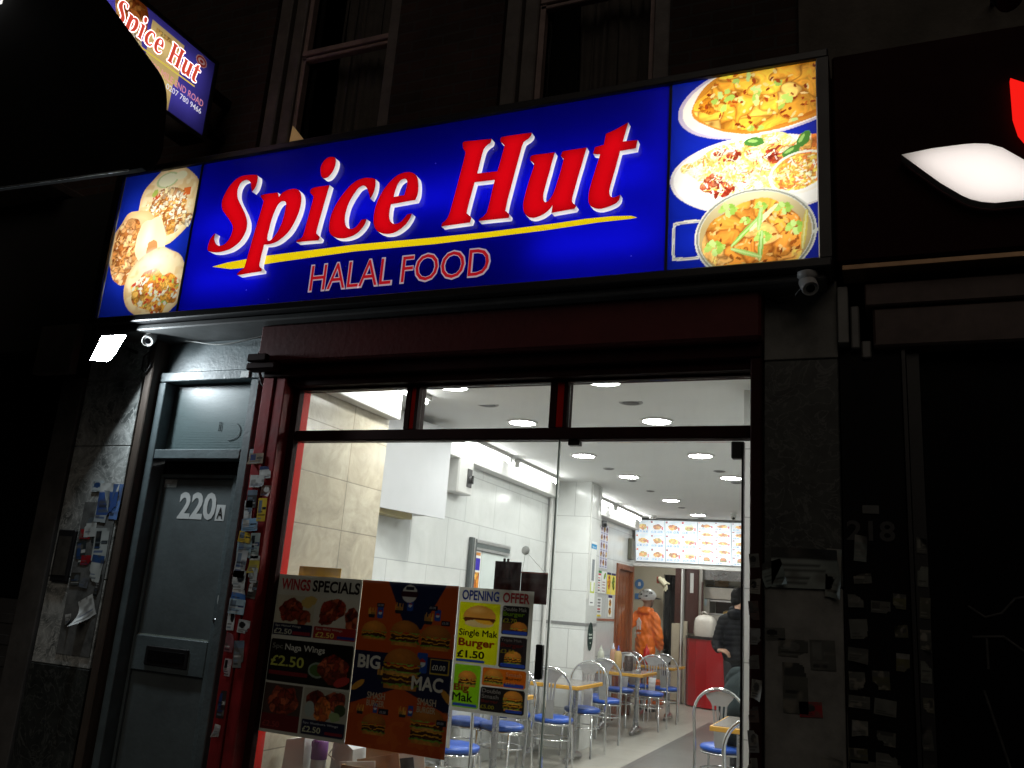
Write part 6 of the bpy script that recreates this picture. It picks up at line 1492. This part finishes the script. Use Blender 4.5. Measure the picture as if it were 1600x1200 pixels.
# ------------------------------------------------------------------ chairs
def make_chair(name, label, group):
    t = thing(name, label, 'chair', (0, 0, 0), 0, group)
    b = MB(); b.lathe([(.0, .428), (.165, .428), (.188, .436), (.196, .452), (.188, .470), (.15, .481), (.0, .484)], n=30); b.build('seat', M['blue_vinyl'], t)
    b = MB(); b.lathe([(.17, .412), (.192, .412), (.192, .427), (.17, .427)], n=30); b.build('seat_rim', M['chrome'], t)
    arc = [(-.205, -.235, 0), (-.205, -.20, .25), (-.205, -.185, .46), (-.208, -.20, .62), (-.21, -.215, .72)]
    arc += [(-.21 * math.cos(a), -.215 - .02 * math.sin(a), .72 + .215 * math.sin(a)) for a in np.linspace(.2, math.pi - .2, 15)]
    arc += [(-p[0], p[1], p[2]) for p in arc[4::-1]]
    b = MB(); b.tube(arc, .0125, 10); b.build('back_frame', M['chrome'], t)
    b = MB()
    head = [(-.125, .905), (-.09, .895), (-.04, .912), (0, .917), (.04, .912), (.09, .895), (.125, .905), (.105, .86), (.075, .825), (.062, .80), (-.062, .80), (-.075, .825), (-.105, .86)]
    b.prism([head], (0, .008, 0), (0, -.222, 0), col=(1, 1, 1))
    for i in range(4):
        xt, xb = -.054 + i * .036, -.04 + i * .0267
        b.prism([[(xt - .009, .802), (xt + .009, .802), (xb + .008, .64), (xb - .008, .64)]], (0, .008, 0), (0, -.222, 0))
    b.prism([[(-.05, .642), (.05, .642), (.042, .45), (-.042, .45)]], (0, .008, 0), (0, -.2215, 0))
    b.v = [(x, y + .045 * max(0, (.66 - z) / .21) * 1.0, z) for x, y, z in b.v]
    b.build('splat', mat('grey_metal_splat', (.55, .55, .56), .36, .7, var=.2), t)
    for sx in (-1, 1):
        b = MB(); b.tube([(sx * .13, .11, .42), (sx * .15, .15, .40), (sx * .165, .19, 0)], .0125, 9); b.build('leg', M['chrome'], t)
    b = MB(); b.tube([(.185 * math.cos(a), -.02 + .185 * math.sin(a), .285) for a in np.linspace(0, 2 * math.pi, 28, endpoint=False)], .008, 7, closed=True); b.build('leg_ring', M['chrome'], t)
    return t
G1 = 'blue seated chrome chairs round the tables'
spots = [(-2.93, 2.04, 4, 'chrome chair with blue seat beside the right edge of the burger poster'), (-3.28, 2.10, -8, 'chrome chair almost hidden behind the burger poster'),
         (-3.12, 3.36, 176, 'chrome chair with blue seat showing under the opening offer poster'), (-3.45, 3.36, 183, 'chrome chair by the wall behind the opening offer poster'),
         (-2.97, 4.25, 6, 'chrome chair at the door handle, its back to the window'), (-3.40, 4.22, -4, 'chrome chair against the wall behind the glass door edge'), (-3.02, 5.28, 182, 'chrome chair in front of the tiled pillar, facing the window'),
         (-3.12, 6.45, 8, 'chrome chair turned side on just past the tiled pillar'), (-3.42, 6.75, -5, 'chrome chair by the wall under the sauce bottles'), (-2.97, 7.98, 184, 'chrome chair facing the window at the far side of the bottle table'), (-3.40, 8.05, 176, 'chrome chair by the wall behind the bottle table'),
         (-3.00, 9.06, 3, 'chrome chair tucked under the table nearest the counter'), (-3.42, 9.02, -6, 'chrome chair by the wooden door, just left of the orange jacket'),
         (-1.29, 3.80, 0, 'chrome chair carrying the seated figure in dark grey'), (-.715, 1.86, -3, 'chrome chair at lower right, nearest the door opening')]
proto = make_chair('chair', spots[0][3], G1)
for i, (x, y, r_, lb_) in enumerate(spots):
    c = proto if i == 0 else copy_tree(proto)
    c.location = (x, y, 0)
    c.rotation_euler = (0, 0, R(r_))
    c['label'] = lb_

# ------------------------------------------------------------------ things on the tables
def bottle(name, label, x, y, prof, body, cap=None, cap_prof=None):
    t = thing(name, label, 'bottle', (x, y, .7515))
    b = MB(); b.lathe(prof, (x, y, .7515), 20); b.build('body', body, t)
    if cap_prof: b = MB(); b.lathe(cap_prof, (x, y, .7515), 16); b.build('cap', cap, t)
    return t
SQ = [(.0, 0), (.042, 0), (.045, .01), (.045, .17), (.036, .20), (.02, .215)]
CPP = [(.022, .216), (.022, .235), (.012, .24), (.006, .28), (.0, .282)]
mayo = mat('mayo_plastic', (.66, .68, .58), .4, var=.08)
bottle('sauce_bottle', 'white squeezy sauce bottle, leftmost on the bottle table', -3.52, 7.50, SQ, mayo, mayo, CPP)
bottle('sauce_bottle', 'yellow brown sauce bottle with a blue cap', -3.26, 7.42, [(r_ * 1.08, z * 1.1) for r_, z in SQ], mat('mustard_plastic', (.60, .40, .16), .4, var=.12), mat('blue_cap', (.03, .05, .3), .4, var=0), [(r_, z * 1.08) for r_, z in CPP])
bottle('sauce_bottle', 'clear topped sauce bottle behind the yellow brown one', -3.40, 7.66, [(r_ * .9, z * 1.15) for r_, z in SQ], mat('pink_sauce', (.62, .34, .22), .4, var=.12), mat('pale_cap', (.55, .58, .66), .4, var=0), [(r_, z * 1.13) for r_, z in CPP])
bottle('ketchup_bottle', 'red ketchup bottle standing behind the other bottles', -3.36, 9.3, [(r_ * 1.1, z * 1.05) for r_, z in SQ], mat('ketchup_red', (.55, .015, .015), .35, var=.05), D.materials['ketchup_red'], [(r_, z * 1.03) for r_, z in CPP])
t = thing('cutlery_jar', 'dark clear jar of sachets at the front of the bottle table', 'jar', (-3.10, 7.36, .7515))
b = MB(); b.lathe([(.0, 0), (.056, 0), (.058, .01), (.058, .16), (.052, .175), (.052, .19)], (-3.10, 7.36, .7515), 22); b.build('jar_body', mat('smoky_jar', (.09, .06, .055), .15, var=.6, vs=40), t)
b = MB(); b.lathe([(.055, .191), (.055, .205), (.0, .207)], (-3.10, 7.36, .7515), 22); b.build('lid', M['white_plastic'], t)
b = MB(); b.box(-2.98, -2.93, 7.26, 7.36, .7515, .785, bev=.004); tag(b.build('napkin_holder', M['alu']), 'small metal box on the front of the bottle table', 'holder')

# ------------------------------------------------------------------ clutter on the window ledge
b = MB(); b.box(-3.10, -2.10, .12, .62, .36, .42, bev=.006); tag(b.build('window_ledge', mat('pale_ledge', (.45, .44, .40), .6, var=.3)), 'pale ledge inside the window under the posters', 'ledge')
t = thing('paper_bag', 'white paper bag leaning behind the lower left of the posters', 'bag', (-3.02, .3, .42))
b = MB(); b.prism([[(-3.10, .425), (-2.95, .425), (-2.965, .70), (-3.085, .675)]], (0, .09, 0), (0, .24, 0)); b.build('bag_body', mat('white_bag_paper', (.6, .6, .57), .7, var=.1), t)
t = thing('cleaner_bottle', 'spray bottle with a purple label behind the wings poster', 'bottle', (-2.90, .3, .42))
b = MB(); b.lathe([(.0, 0), (.042, 0), (.044, .02), (.042, .23), (.02, .29), (.018, .33)], (-2.90, .30, .4215), 18); b.build('body', mat('grey_clear_plastic', (.42, .43, .42), .3, var=.15), t)
b = MB(); b.lathe([(.0445, .17), (.0455, .175), (.0455, .26), (.035, .268)], (-2.90, .30, .4215), 18); b.text('uv', (-2.925, .2505, .655), .05, .03, col=(1, 1, 1), bold=.03); b.build('label', mat('purple_label', (.16, .03, .22), .5, var=.3), t)
t = thing('cardboard_box', 'open cardboard box stuffed with papers under the burger poster', 'box', (-2.5, .35, .42))
b = MB()
b.box(-2.70, -2.20, .22, .225, .425, .60); b.box(-2.70, -2.20, .50, .505, .425, .60); b.box(-2.70, -2.695, .225, .50, .425, .60); b.box(-2.205, -2.20, .225, .50, .425, .60); b.box(-2.695, -2.205, .226, .499, .425, .43)
b.build('box_walls', M['cardboard'], t)
for i, (x0, x1, y, z1, rt_, c) in enumerate(((-2.72, -2.50, .26, .635, 8, 'paper_white'), (-2.62, -2.36, .30, .655, 14, 'cardboard'), (-2.50, -2.30, .34, .66, 12, 'darkframe'), (-2.46, -2.26, .38, .69, 10, 'paper_white'), (-2.66, -2.4, .42, .70, 6, 'cardboard'))):
    a = R(rt_)
    b = MB(); b.prism([[(0, 0), (x1 - x0, 0), (x1 - x0, z1 - .5), (0, z1 - .5)]], (0, .006, 0), (x0, y, .47), (math.cos(a), 0, math.sin(a)), (-math.sin(a), 0, math.cos(a)))
    tag(b.build('folder', M[c] if c != 'darkframe' else mat('blue_black_folder', (.03, .035, .07), .4, var=.2)), ['white sheet at the front of the cardboard box', 'brown card folder in the middle of the cardboard box', 'blue black folder in the cardboard box', 'white folded leaflet sticking up from the cardboard box', 'brown card standing at the back of the cardboard box'][i], 'folder', 'papers in the cardboard box')
t = thing('carrier_bag', 'crumpled pale carrier bag beside the spray bottle', 'bag', (-2.78, .35, .42))
b = MB(); b.prism([[(-2.84, .425), (-2.68, .425), (-2.70, .66), (-2.77, .70), (-2.83, .68)]], (0, .12, 0), (0, .32, 0)); b.tube([(-2.82, .315, .66), (-2.84, .30, .62), (-2.80, .30, .60)], .004, 5); b.build('bag_body', mat('pale_carrier', (.56, .57, .56), .5, var=.15, vs=20), t)

# ------------------------------------------------------------------ people
def capsule_geo(b, p0, p1, r0, r1):
    p0, p1 = Vector(p0), Vector(p1)
    d = p1 - p0
    L_ = d.length
    n, k = 16, 6
    ax = d.normalized() if L_ > 1e-6 else Vector((0, 0, 1))
    prof = [(r0 * math.sin(a), -r0 * math.cos(a)) for a in np.linspace(.02, math.pi / 2, k)] + [(r1 * math.cos(a), L_ + r1 * math.sin(a)) for a in np.linspace(0, math.pi / 2 - .02, k)]
    b.lathe(prof, p0, n, axis=ax)
def ellipsoid_geo(b, c, r, rot):
    vs = []
    n, k = 20, 12
    for i in range(k + 1):
        ph = math.pi * min(max(i / k, .004), .996)
        for j in range(n):
            th = 2 * math.pi * j / n
            vs.append(Vector(c) + rot @ Vector((r[0] * math.sin(ph) * math.cos(th), r[1] * math.sin(ph) * math.sin(th), -r[2] * math.cos(ph))))
    fs = [(i * n + j, i * n + (j + 1) % n, i * n + n + (j + 1) % n, i * n + n + j) for i in range(k) for j in range(n)]
    b.add(vs, fs); b.add(vs[:n], [tuple(range(n))[::-1]]); b.add(vs[-n:], [tuple(range(n))])
def grown(name, prims, vox, mats, parent, smooth=3, deform=None):
    """one continuous skin grown over limb segments; prims = ('c',p0,p1,r0,r1,mat) or ('e',c,radii,euler,mat)"""
    b = MB()
    for p in prims:
        if p[0] == 'c': capsule_geo(b, *p[1:5])
        else: ellipsoid_geo(b, p[1], p[2], Matrix.Rotation(p[3][2], 3, 'Z') @ Matrix.Rotation(p[3][1], 3, 'Y') @ Matrix.Rotation(p[3][0], 3, 'X'))
    me = D.meshes.new('tmp'); me.from_pydata(b.v, [], b.f)
    ob = D.objects.new('tmp', me); COL.objects.link(ob)
    md = ob.modifiers.new('r', 'REMESH'); md.mode = 'VOXEL'; md.voxel_size = vox
    ms = ob.modifiers.new('s', 'SMOOTH'); ms.iterations = smooth; ms.factor = .5
    dg = bpy.context.evaluated_depsgraph_get()
    m2 = D.meshes.new_from_object(ob.evaluated_get(dg))
    D.objects.remove(ob); D.meshes.remove(me)
    V = np.empty(len(m2.vertices) * 3); m2.vertices.foreach_get('co', V); V = V.reshape(-1, 3)
    if deform:
        Nn = np.array([v.normal for v in m2.vertices])
        V = deform(V, Nn); m2.vertices.foreach_set('co', V.ravel())
    fc = np.array([p.center for p in m2.polygons])
    best = np.full(len(fc), 1e9); mi = np.zeros(len(fc), int)
    for p in prims:
        if p[0] == 'c':
            a_, c2 = np.array(p[1], float), np.array(p[2], float)
            ab = c2 - a_
            t = np.clip(((fc - a_) @ ab) / max(ab @ ab, 1e-9), 0, 1)
            dd = np.linalg.norm(fc - a_ - t[:, None] * ab, axis=1) - (p[3] + (p[4] - p[3]) * t)
        else:
            dd = (np.linalg.norm((fc - np.array(p[1])) / np.array(p[2]), axis=1) - 1) * min(p[2])
        k = dd < best
        best[k] = dd[k]; mi[k] = p[-1]
    for mt in mats: m2.materials.append(mt)
    m2.polygons.foreach_set('material_index', mi.astype(np.int32))
    m2.polygons.foreach_set('use_smooth', np.ones(len(fc), bool))
    m2.update()
    m2.name = name
    o = D.objects.new(name, m2); COL.objects.link(o)
    if parent:
        o.parent = parent; o.location = -parent.location
    return o
def hand(prims, wrist, fingers_dir, palm_normal, mi, curl=.4, spread=.25, size=1.0, thumb=1):
    wv = Vector(wrist); f = Vector(fingers_dir).normalized(); n_ = Vector(palm_normal).normalized(); n_ = (n_ - f * n_.dot(f)).normalized(); s_ = f.cross(n_)
    for k in (-1, -.33, .33, 1):
        prims.append(('c', wv + s_ * k * .012 * size, wv + f * .085 * size + s_ * k * .029 * size, .014 * size, .0115 * size, mi))
    for k, L_ in ((-1, .062), (-.36, .078), (.32, .084), (1, .074)):
        b0 = wv + f * .088 * size + s_ * k * .029 * size
        d1 = (f + s_ * k * spread * .5 + n_ * curl * .5).normalized(); d2 = (f + s_ * k * spread * .5 + n_ * curl * 1.4).normalized()
        b1 = b0 + d1 * L_ * .5 * size
        prims.append(('c', b0, b1, .0095 * size, .009 * size, mi)); prims.append(('c', b1, b1 + d2 * L_ * .55 * size, .009 * size, .0075 * size, mi))
    t0 = wv + f * .03 * size + s_ * thumb * .026 * size
    t1 = t0 + (f * .6 + s_ * thumb * .8 + n_ * .25).normalized() * .045 * size
    prims.append(('c', t0, t1, .013 * size, .0105 * size, mi)); prims.append(('c', t1, t1 + (f * .9 + s_ * thumb * .25 + n_ * .4).normalized() * .035 * size, .0105 * size, .008 * size, mi))
def head(prims, c, yaw, pitch, mi, hair=None):
    """skull, face, ears, nose and neck; yaw=0 looks along +Y"""
    M3 = Matrix.Rotation(yaw, 3, 'Z') @ Matrix.Rotation(pitch, 3, 'X')
    C = Vector(c)
    P = lambda x, y, z: C + M3 @ Vector((x, y, z))
    prims += [('e', P(0, -.008, .025), (.076, .095, .088), (pitch, 0, yaw), mi), ('e', P(0, .03, -.045), (.056, .058, .062), (pitch, 0, yaw), mi),
              ('c', P(0, .088, .002), P(0, .104, -.025), .010, .015, mi), ('c', P(-.018, .083, -.058), P(.018, .083, -.058), .008, .008, mi),
              ('c', P(-.03, .083, .018), P(-.018, .084, .012), .010, .010, mi), ('c', P(.03, .083, .018), P(.018, .084, .012), .010, .010, mi),
              ('c', P(-.079, -.005, .015), P(-.081, 0, -.02), .013, .010, mi), ('c', P(.079, -.005, .015), P(.081, 0, -.02), .013, .010, mi)]
    return P

skin = mat('skin', (.42, .24, .16), .5, var=.12, vs=30)
skin2 = mat('skin_tan', (.34, .19, .12), .5, var=.12, vs=30)
orange = mat('orange_rain_jacket', (.90, .19, .010), .55, var=.12, vs=8, bump=.25, bs=14)
blackcloth = mat('black_trousers', (.012, .012, .014), .8, var=.3, vs=12)
shoe = mat('black_shoe', (.02, .02, .02), .5, var=.2)
puffer = mat('black_puffer', (.0045, .005, .007), .7, var=.3, vs=12, spec=.1)
fleece = mat('dark_green_grey_fleece', (.022, .031, .033), .95, var=.35, vs=40, spec=.1)
hairm = mat('black_hair', (.006, .005, .005), .8, var=.4, vs=60, spec=.1)

# delivery rider, back three-quarters to us, left hand up on the door
ro = Vector((-3.56, 9.98, 0))
t = thing('person', 'person in orange hooded jacket and white helmet, one hand up on the wooden door', 'person', ro)
W = lambda x, y, z: ro + Vector((x, y, z))
pr = []
RY = R(-24)
P = head(pr, W(.02, .02, 1.60), R(-34), R(6), 0)
pr += [('c', W(0, -.01, 1.42), W(.01, .0, 1.55), .055, .052, 0), ('e', W(0, 0, 1.22), (.135, .09, .25), (0, 0, RY), 1), ('e', W(0, 0, .98), (.13, .10, .14), (0, 0, RY), 1),
       ('c', W(-.13, .03, 1.385), W(.14, -.05, 1.375), .06, .06, 1),
       ('c', W(-.14, .03, 1.37), W(-.21, -.14, 1.20), .046, .04, 1), ('c', W(-.21, -.14, 1.20), W(-.185, -.30, 1.42), .038, .027, 1),
       ('c', W(.16, -.06, 1.35), W(.215, -.06, 1.07), .046, .04, 1), ('c', W(.215, -.06, 1.07), W(.20, .12, .90), .038, .027, 1),
       ('c', W(-.08, .02, .95), W(-.09, .04, .50), .08, .056, 2), ('c', W(-.09, .04, .50), W(-.09, .0, .10), .053, .042, 2),
       ('c', W(.08, -.02, .95), W(.09, .02, .50), .08, .056, 2), ('c', W(.09, .02, .50), W(.09, -.03, .10), .053, .042, 2),
       ('c', W(-.09, -.02, .05), W(-.06, .16, .04), .045, .038, 3), ('c', W(.09, -.06, .05), W(.14, .12, .04), .045, .038, 3)]
hand(pr, W(-.183, -.312, 1.435), (.03, -.06, 1), (-1, .1, 0), 0, .25, .75, 1.1, -1)
hand(pr, W(.20, .125, .89), (-.1, .5, -.8), (-.6, -.3, 0), 0, .7, .1, 1.0, 1)
body = grown('body', pr, .0075, [skin2, orange, orange, shoe], t, 2)
jk = [('e', W(0, 0, 1.20), (.160, .125, .27), (0, 0, RY), 0), ('e', W(.005, .0, 1.0), (.165, .135, .18), (0, 0, RY), 0), ('e', W(.01, 0, .86), (.168, .135, .12), (0, 0, RY), 0), ('c', W(-.12, .03, 1.375), W(.13, -.05, 1.365), .072, .072, 0),
      ('c', W(-.135, .03, 1.365), W(-.215, -.14, 1.20), .074, .066, 0), ('c', W(-.215, -.14, 1.20), W(-.19, -.275, 1.375), .064, .052, 0),
      ('c', W(.15, -.055, 1.345), W(.22, -.06, 1.07), .076, .07, 0), ('c', W(.22, -.06, 1.07), W(.205, .09, .925), .066, .056, 0),
      ('e', W(.005, -.05, 1.455), (.105, .088, .045), (R(18), 0, RY), 0), ('c', W(-.085, -.02, 1.455), W(.09, -.06, 1.45), .04, .04, 0), ('c', W(-.05, -.10, 1.425), W(.05, -.125, 1.42), .034, .034, 0), ('c', W(-.08, -.05, 1.43), W(-.12, .0, 1.40), .04, .04, 0)]
def folds(V, Nn):
    k = .0050 * np.sin(V[:, 2] * 46 + 4 * np.sin(V[:, 0] * 17 + V[:, 2] * 6)) + .0035 * np.sin(V[:, 0] * 75 + V[:, 2] * 31 + 2 * np.sin(V[:, 2] * 11))
    return V + Nn * k[:, None]
grown('jacket', jk, .010, [orange], t, 3, folds)
b = MB()
bu, bv = Vector((math.cos(RY), math.sin(RY), 0)), Vector((0, 0, 1))
bn = Vector((math.sin(RY), -math.cos(RY), 0))
bp_ = W(-.02, 0, 0) + bn * .140
house = [(-.035, 1.19), (-.035, 1.27), (-.05, 1.27), (0, 1.335), (.045, 1.27), (.035, 1.27), (.035, 1.16), (.016, 1.16), (.016, 1.205), (0, 1.22), (-.012, 1.205), (-.012, 1.16), (-.035, 1.16)]
b.prism([house], tuple(-bn * .02), bp_, bu, bv)
o2 = b.text('JUST', bp_ + bn * .003 + bu * -.07 + bv * 1.085, .13, .04, bu, bv, 0, (1, 1, 1), .03)
b.build('back_print', mat('white_print', (.75, .74, .72), .5, var=.1), t)
hc = P(0, -.008, .04)
b = MB()
H3 = Matrix.Rotation(R(-34), 3, 'Z') @ Matrix.Rotation(R(8), 3, 'X')
vs, n, kk = [], 48, 16
for i in range(kk + 1):
    ph = math.pi / 2 * i / kk * (1.18)
    for j in range(n):
        th = 2 * math.pi * j / n
        rib = 1 + .035 * math.cos(th * 3 + 1.2) * math.sin(ph) + .018 * math.cos(7 * th) * math.sin(ph * 2)
        lo = 1.0 - .05 * max(0, i - 13)
        vs.append(hc + H3 @ Vector((.120 * math.sin(ph) * math.cos(th) * rib * lo, .150 * math.sin(ph) * math.sin(th) * rib * lo, .125 * math.cos(ph))))
fs = [(i * n + j, i * n + n + j, i * n + n + (j + 1) % n, i * n + (j + 1) % n) for i in range(kk) for j in range(n)]
b.add(vs, fs, 0, True)
hl = b.build('helmet', mat('white_helmet', (.72, .74, .75), .3, var=.08), t)
for (th0, ph0, wa, wb) in ((-100, 28, .40, .10), (-52, 44, .42, .09), (-135, 50, .34, .09), (-95, 64, .36, .11), (-48, 76, .26, .10), (-142, 78, .26, .10), (-8, 58, .28, .10), (-172, 60, .28, .10), (-95, 92, .24, .07)):
    b = MB()
    q = []
    for a in np.linspace(0, 2 * math.pi, 14, endpoint=False):
        ph, th = R(ph0) + wb * math.sin(a) * (1 + .3 * math.cos(a)), R(th0) + wa * math.cos(a)
        rib = 1 + .035 * math.cos(th * 3 + 1.2) * math.sin(ph) + .018 * math.cos(7 * th) * math.sin(ph * 2) + .012
        q.append(hc + H3 @ Vector((.120 * math.sin(ph) * math.cos(th) * rib, .150 * math.sin(ph) * math.sin(th) * rib, .1262 * math.cos(ph))))
    b.add(q, [tuple(range(14))])
    b.build('vent_hole', mat('helmet_vent', (.02, .02, .022), .6, var=0), hl)
b = MB(); b.prism([[(-.085, .13), (.085, .13), (.06, .215), (-.06, .215)]], tuple(H3 @ Vector((0, 0, -.010))), hc + H3 @ Vector((0, 0, .015)), H3 @ Vector((1, 0, 0)), H3 @ Vector((0, 1, -.25))); b.build('visor', M['black'], hl)
b = MB(); b.tube([P(-.085, .0, -.01), P(-.06, .02, -.09), P(0, .03, -.115), P(.06, .02, -.09), P(.085, .0, -.01)], .006, 6); b.build('chin_strap', M['black'], t)

t.scale = (1.06, 1.06, 1.06)

# customer in black quilted jacket, back to us, by the counter
ro = Vector((-1.705, 7.25, 0))
t = thing('person', 'dark haired person in black quilted jacket waiting at the red counter', 'person', ro)
pr = []
P = head(pr, W(.01, .05, 1.735), R(-40), R(-6), 0)
pr += [('c', W(.0, .0, 1.56), W(.015, .03, 1.70), .060, .056, 0), ('e', W(0, 0, 1.28), (.15, .10, .27), (0, 0, 0), 1), ('e', W(0, 0, 1.02), (.15, .11, .15), (0, 0, 0), 1), ('c', W(-.14, 0, 1.49), W(.14, 0, 1.49), .06, .06, 1),
       ('c', W(-.17, 0, 1.46), W(-.225, -.04, 1.20), .05, .042, 1), ('c', W(-.225, -.04, 1.20), W(-.185, -.02, 1.12), .04, .032, 1), ('c', W(-.185, -.02, 1.12), W(-.165, -.05, 1.115), .032, .028, 1),
       ('c', W(.17, 0, 1.46), W(.225, -.02, 1.20), .05, .042, 1), ('c', W(.225, -.02, 1.20), W(.20, .12, 1.04), .04, .03, 1),
       ('c', W(-.085, 0, .98), W(-.09, .02, .52), .09, .062, 2), ('c', W(-.09, .02, .52), W(-.09, -.02, .10), .058, .045, 2), ('c', W(.085, 0, .98), W(.10, .02, .52), .09, .062, 2), ('c', W(.10, .02, .52), W(.10, -.02, .10), .058, .045, 2),
       ('c', W(-.09, -.04, .05), W(-.11, .15, .04), .047, .04, 3), ('c', W(.10, -.04, .05), W(.12, .15, .04), .047, .04, 3)]
hand(pr, W(-.19, -.17, 1.125), (.8, -.1, -.15), (.2, .5, -1), 0, 1.5, .1, .95, 1)
pr.append(('c', W(-.225, -.04, 1.19), W(-.195, -.165, 1.12), .036, .027, 0))
hand(pr, W(.20, .125, 1.03), (-.3, .6, -.6), (-.6, -.3, 0), 0, .7, .1, 1.0, -1)
grown('body', pr, .008, [skin, puffer, blackcloth, shoe], t, 2)
jk = [('e', W(0, 0, 1.28), (.185, .145, .28), (0, 0, 0), 0), ('e', W(0, 0, 1.08), (.185, .15, .14), (0, 0, 0), 0), ('c', W(-.13, 0, 1.475), W(.13, 0, 1.475), .085, .085, 0), ('c', W(-.165, 0, 1.455), W(-.24, -.04, 1.19), .078, .07, 0), ('c', W(-.24, -.04, 1.19), W(-.215, -.125, 1.14), .066, .052, 0),
      ('c', W(.165, 0, 1.455), W(.235, -.02, 1.20), .078, .07, 0), ('c', W(.235, -.02, 1.20), W(.21, .09, 1.07), .066, .054, 0), ('e', W(0, -.075, 1.56), (.115, .075, .06), (R(12), 0, 0), 0), ('c', W(-.06, .02, 1.60), W(.07, .02, 1.60), .05, .05, 0)]
grown('jacket', jk, .010, [puffer], t, 1, lambda V, Nn: V + Nn * (.009 * np.abs(np.sin(V[:, 2] * math.pi / .062 + .4 * np.sin(V[:, 0] * 9))) ** .6)[:, None])
hp = [('e', P(0, -.020, .045), (.090, .102, .092), (R(-6), 0, R(-40)), 0), ('e', P(0, -.055, -.015), (.078, .055, .07), (R(-6), 0, R(-40)), 0)]
hr = np.random.RandomState(2)
for i in range(40):
    a, e = hr.uniform(0, 2 * math.pi), hr.uniform(.1, 1.5)
    q = Vector((.085 * math.cos(a) * math.sin(e), -.02 + .095 * math.sin(a) * math.sin(e), .045 + .088 * math.cos(e)))
    hp.append(('c', P(*q), P(q.x * 1.12, q.y * 1.05 + .012, q.z * 1.08 + .006), .014, .006, 0))
grown('hair', hp, .007, [hairm], t, 1)
b = MB(); b.tube([W(.04, -.118, .93), W(.14, -.108, .925)], .003, 5); b.build('pocket_zip', M['alu'], t)

# seated customer in grey fleece, back to us, mostly behind the chair back
ro = Vector((-1.12, 3.86, 0))
t = thing('person', 'person in dark grey fleece sitting hunched with back to the door', 'person', ro)
pr = []
P = head(pr, W(.20, .30, 1.22), R(-10), R(-35), 0)
pr += [('c', W(.15, .17, 1.10), W(.19, .27, 1.19), .06, .055, 0), ('e', W(.03, .04, .80), (.19, .13, .30), (R(-22), R(8), 0), 1), ('e', W(0, -.03, .60), (.19, .15, .15), (0, 0, 0), 2), ('c', W(-.09, .10, 1.03), W(.27, .13, 1.06), .075, .075, 1),
       ('c', W(-.13, .10, 1.00), W(-.18, .18, .76), .058, .05, 1), ('c', W(-.18, .18, .76), W(-.05, .40, .82), .045, .034, 1), ('c', W(.30, .14, 1.02), W(.36, .24, .78), .058, .05, 1), ('c', W(.36, .24, .78), W(.24, .44, .82), .045, .034, 1),
       ('c', W(-.10, 0, .57), W(-.13, .42, .55), .095, .07, 2), ('c', W(.10, 0, .57), W(.14, .42, .55), .095, .07, 2), ('c', W(-.13, .42, .55), W(-.14, .36, .10), .065, .05, 2), ('c', W(.14, .42, .55), W(.14, .36, .10), .065, .05, 2),
       ('c', W(-.14, .34, .05), W(-.15, .52, .04), .047, .04, 3), ('c', W(.14, .34, .05), W(.15, .52, .04), .047, .04, 3)]
hand(pr, W(-.045, .405, .82), (.7, .6, .05), (0, 0, -1), 0, .6, .1, 1.0, 1)
hand(pr, W(.235, .445, .82), (-.7, .6, .05), (0, 0, -1), 0, .6, .1, 1.0, -1)
grown('body', pr, .009, [skin, fleece, blackcloth, shoe], t, 2)
jk = [('e', W(.03, .03, .80), (.25, .18, .36), (R(-22), R(8), 0), 0), ('e', W(0, -.02, .60), (.24, .18, .15), (0, 0, 0), 0), ('c', W(-.01, .10, .99), W(.27, .13, 1.07), .095, .11, 0), ('c', W(-.07, .10, .96), W(-.18, .18, .74), .10, .085, 0), ('c', W(-.18, .18, .74), W(-.07, .37, .82), .08, .062, 0),
      ('c', W(.30, .14, 1.02), W(.38, .24, .78), .10, .085, 0), ('c', W(.38, .24, .78), W(.26, .42, .82), .08, .062, 0), ('e', W(.14, .10, 1.13), (.14, .11, .08), (R(-25), 0, 0), 0)]
grown('fleece', jk, .012, [fleece], t, 2, lambda V, Nn: V + Nn * (.008 * np.sin(V[:, 2] * 30 + 3 * np.sin(V[:, 0] * 12)))[:, None])
grown('hair', [('e', P(0, -.022, .045), (.088, .098, .088), (R(-35), 0, R(-10)), 0), ('e', P(0, -.055, -.02), (.072, .052, .07), (R(-35), 0, R(-10)), 0)], .008, [hairm], t, 1)
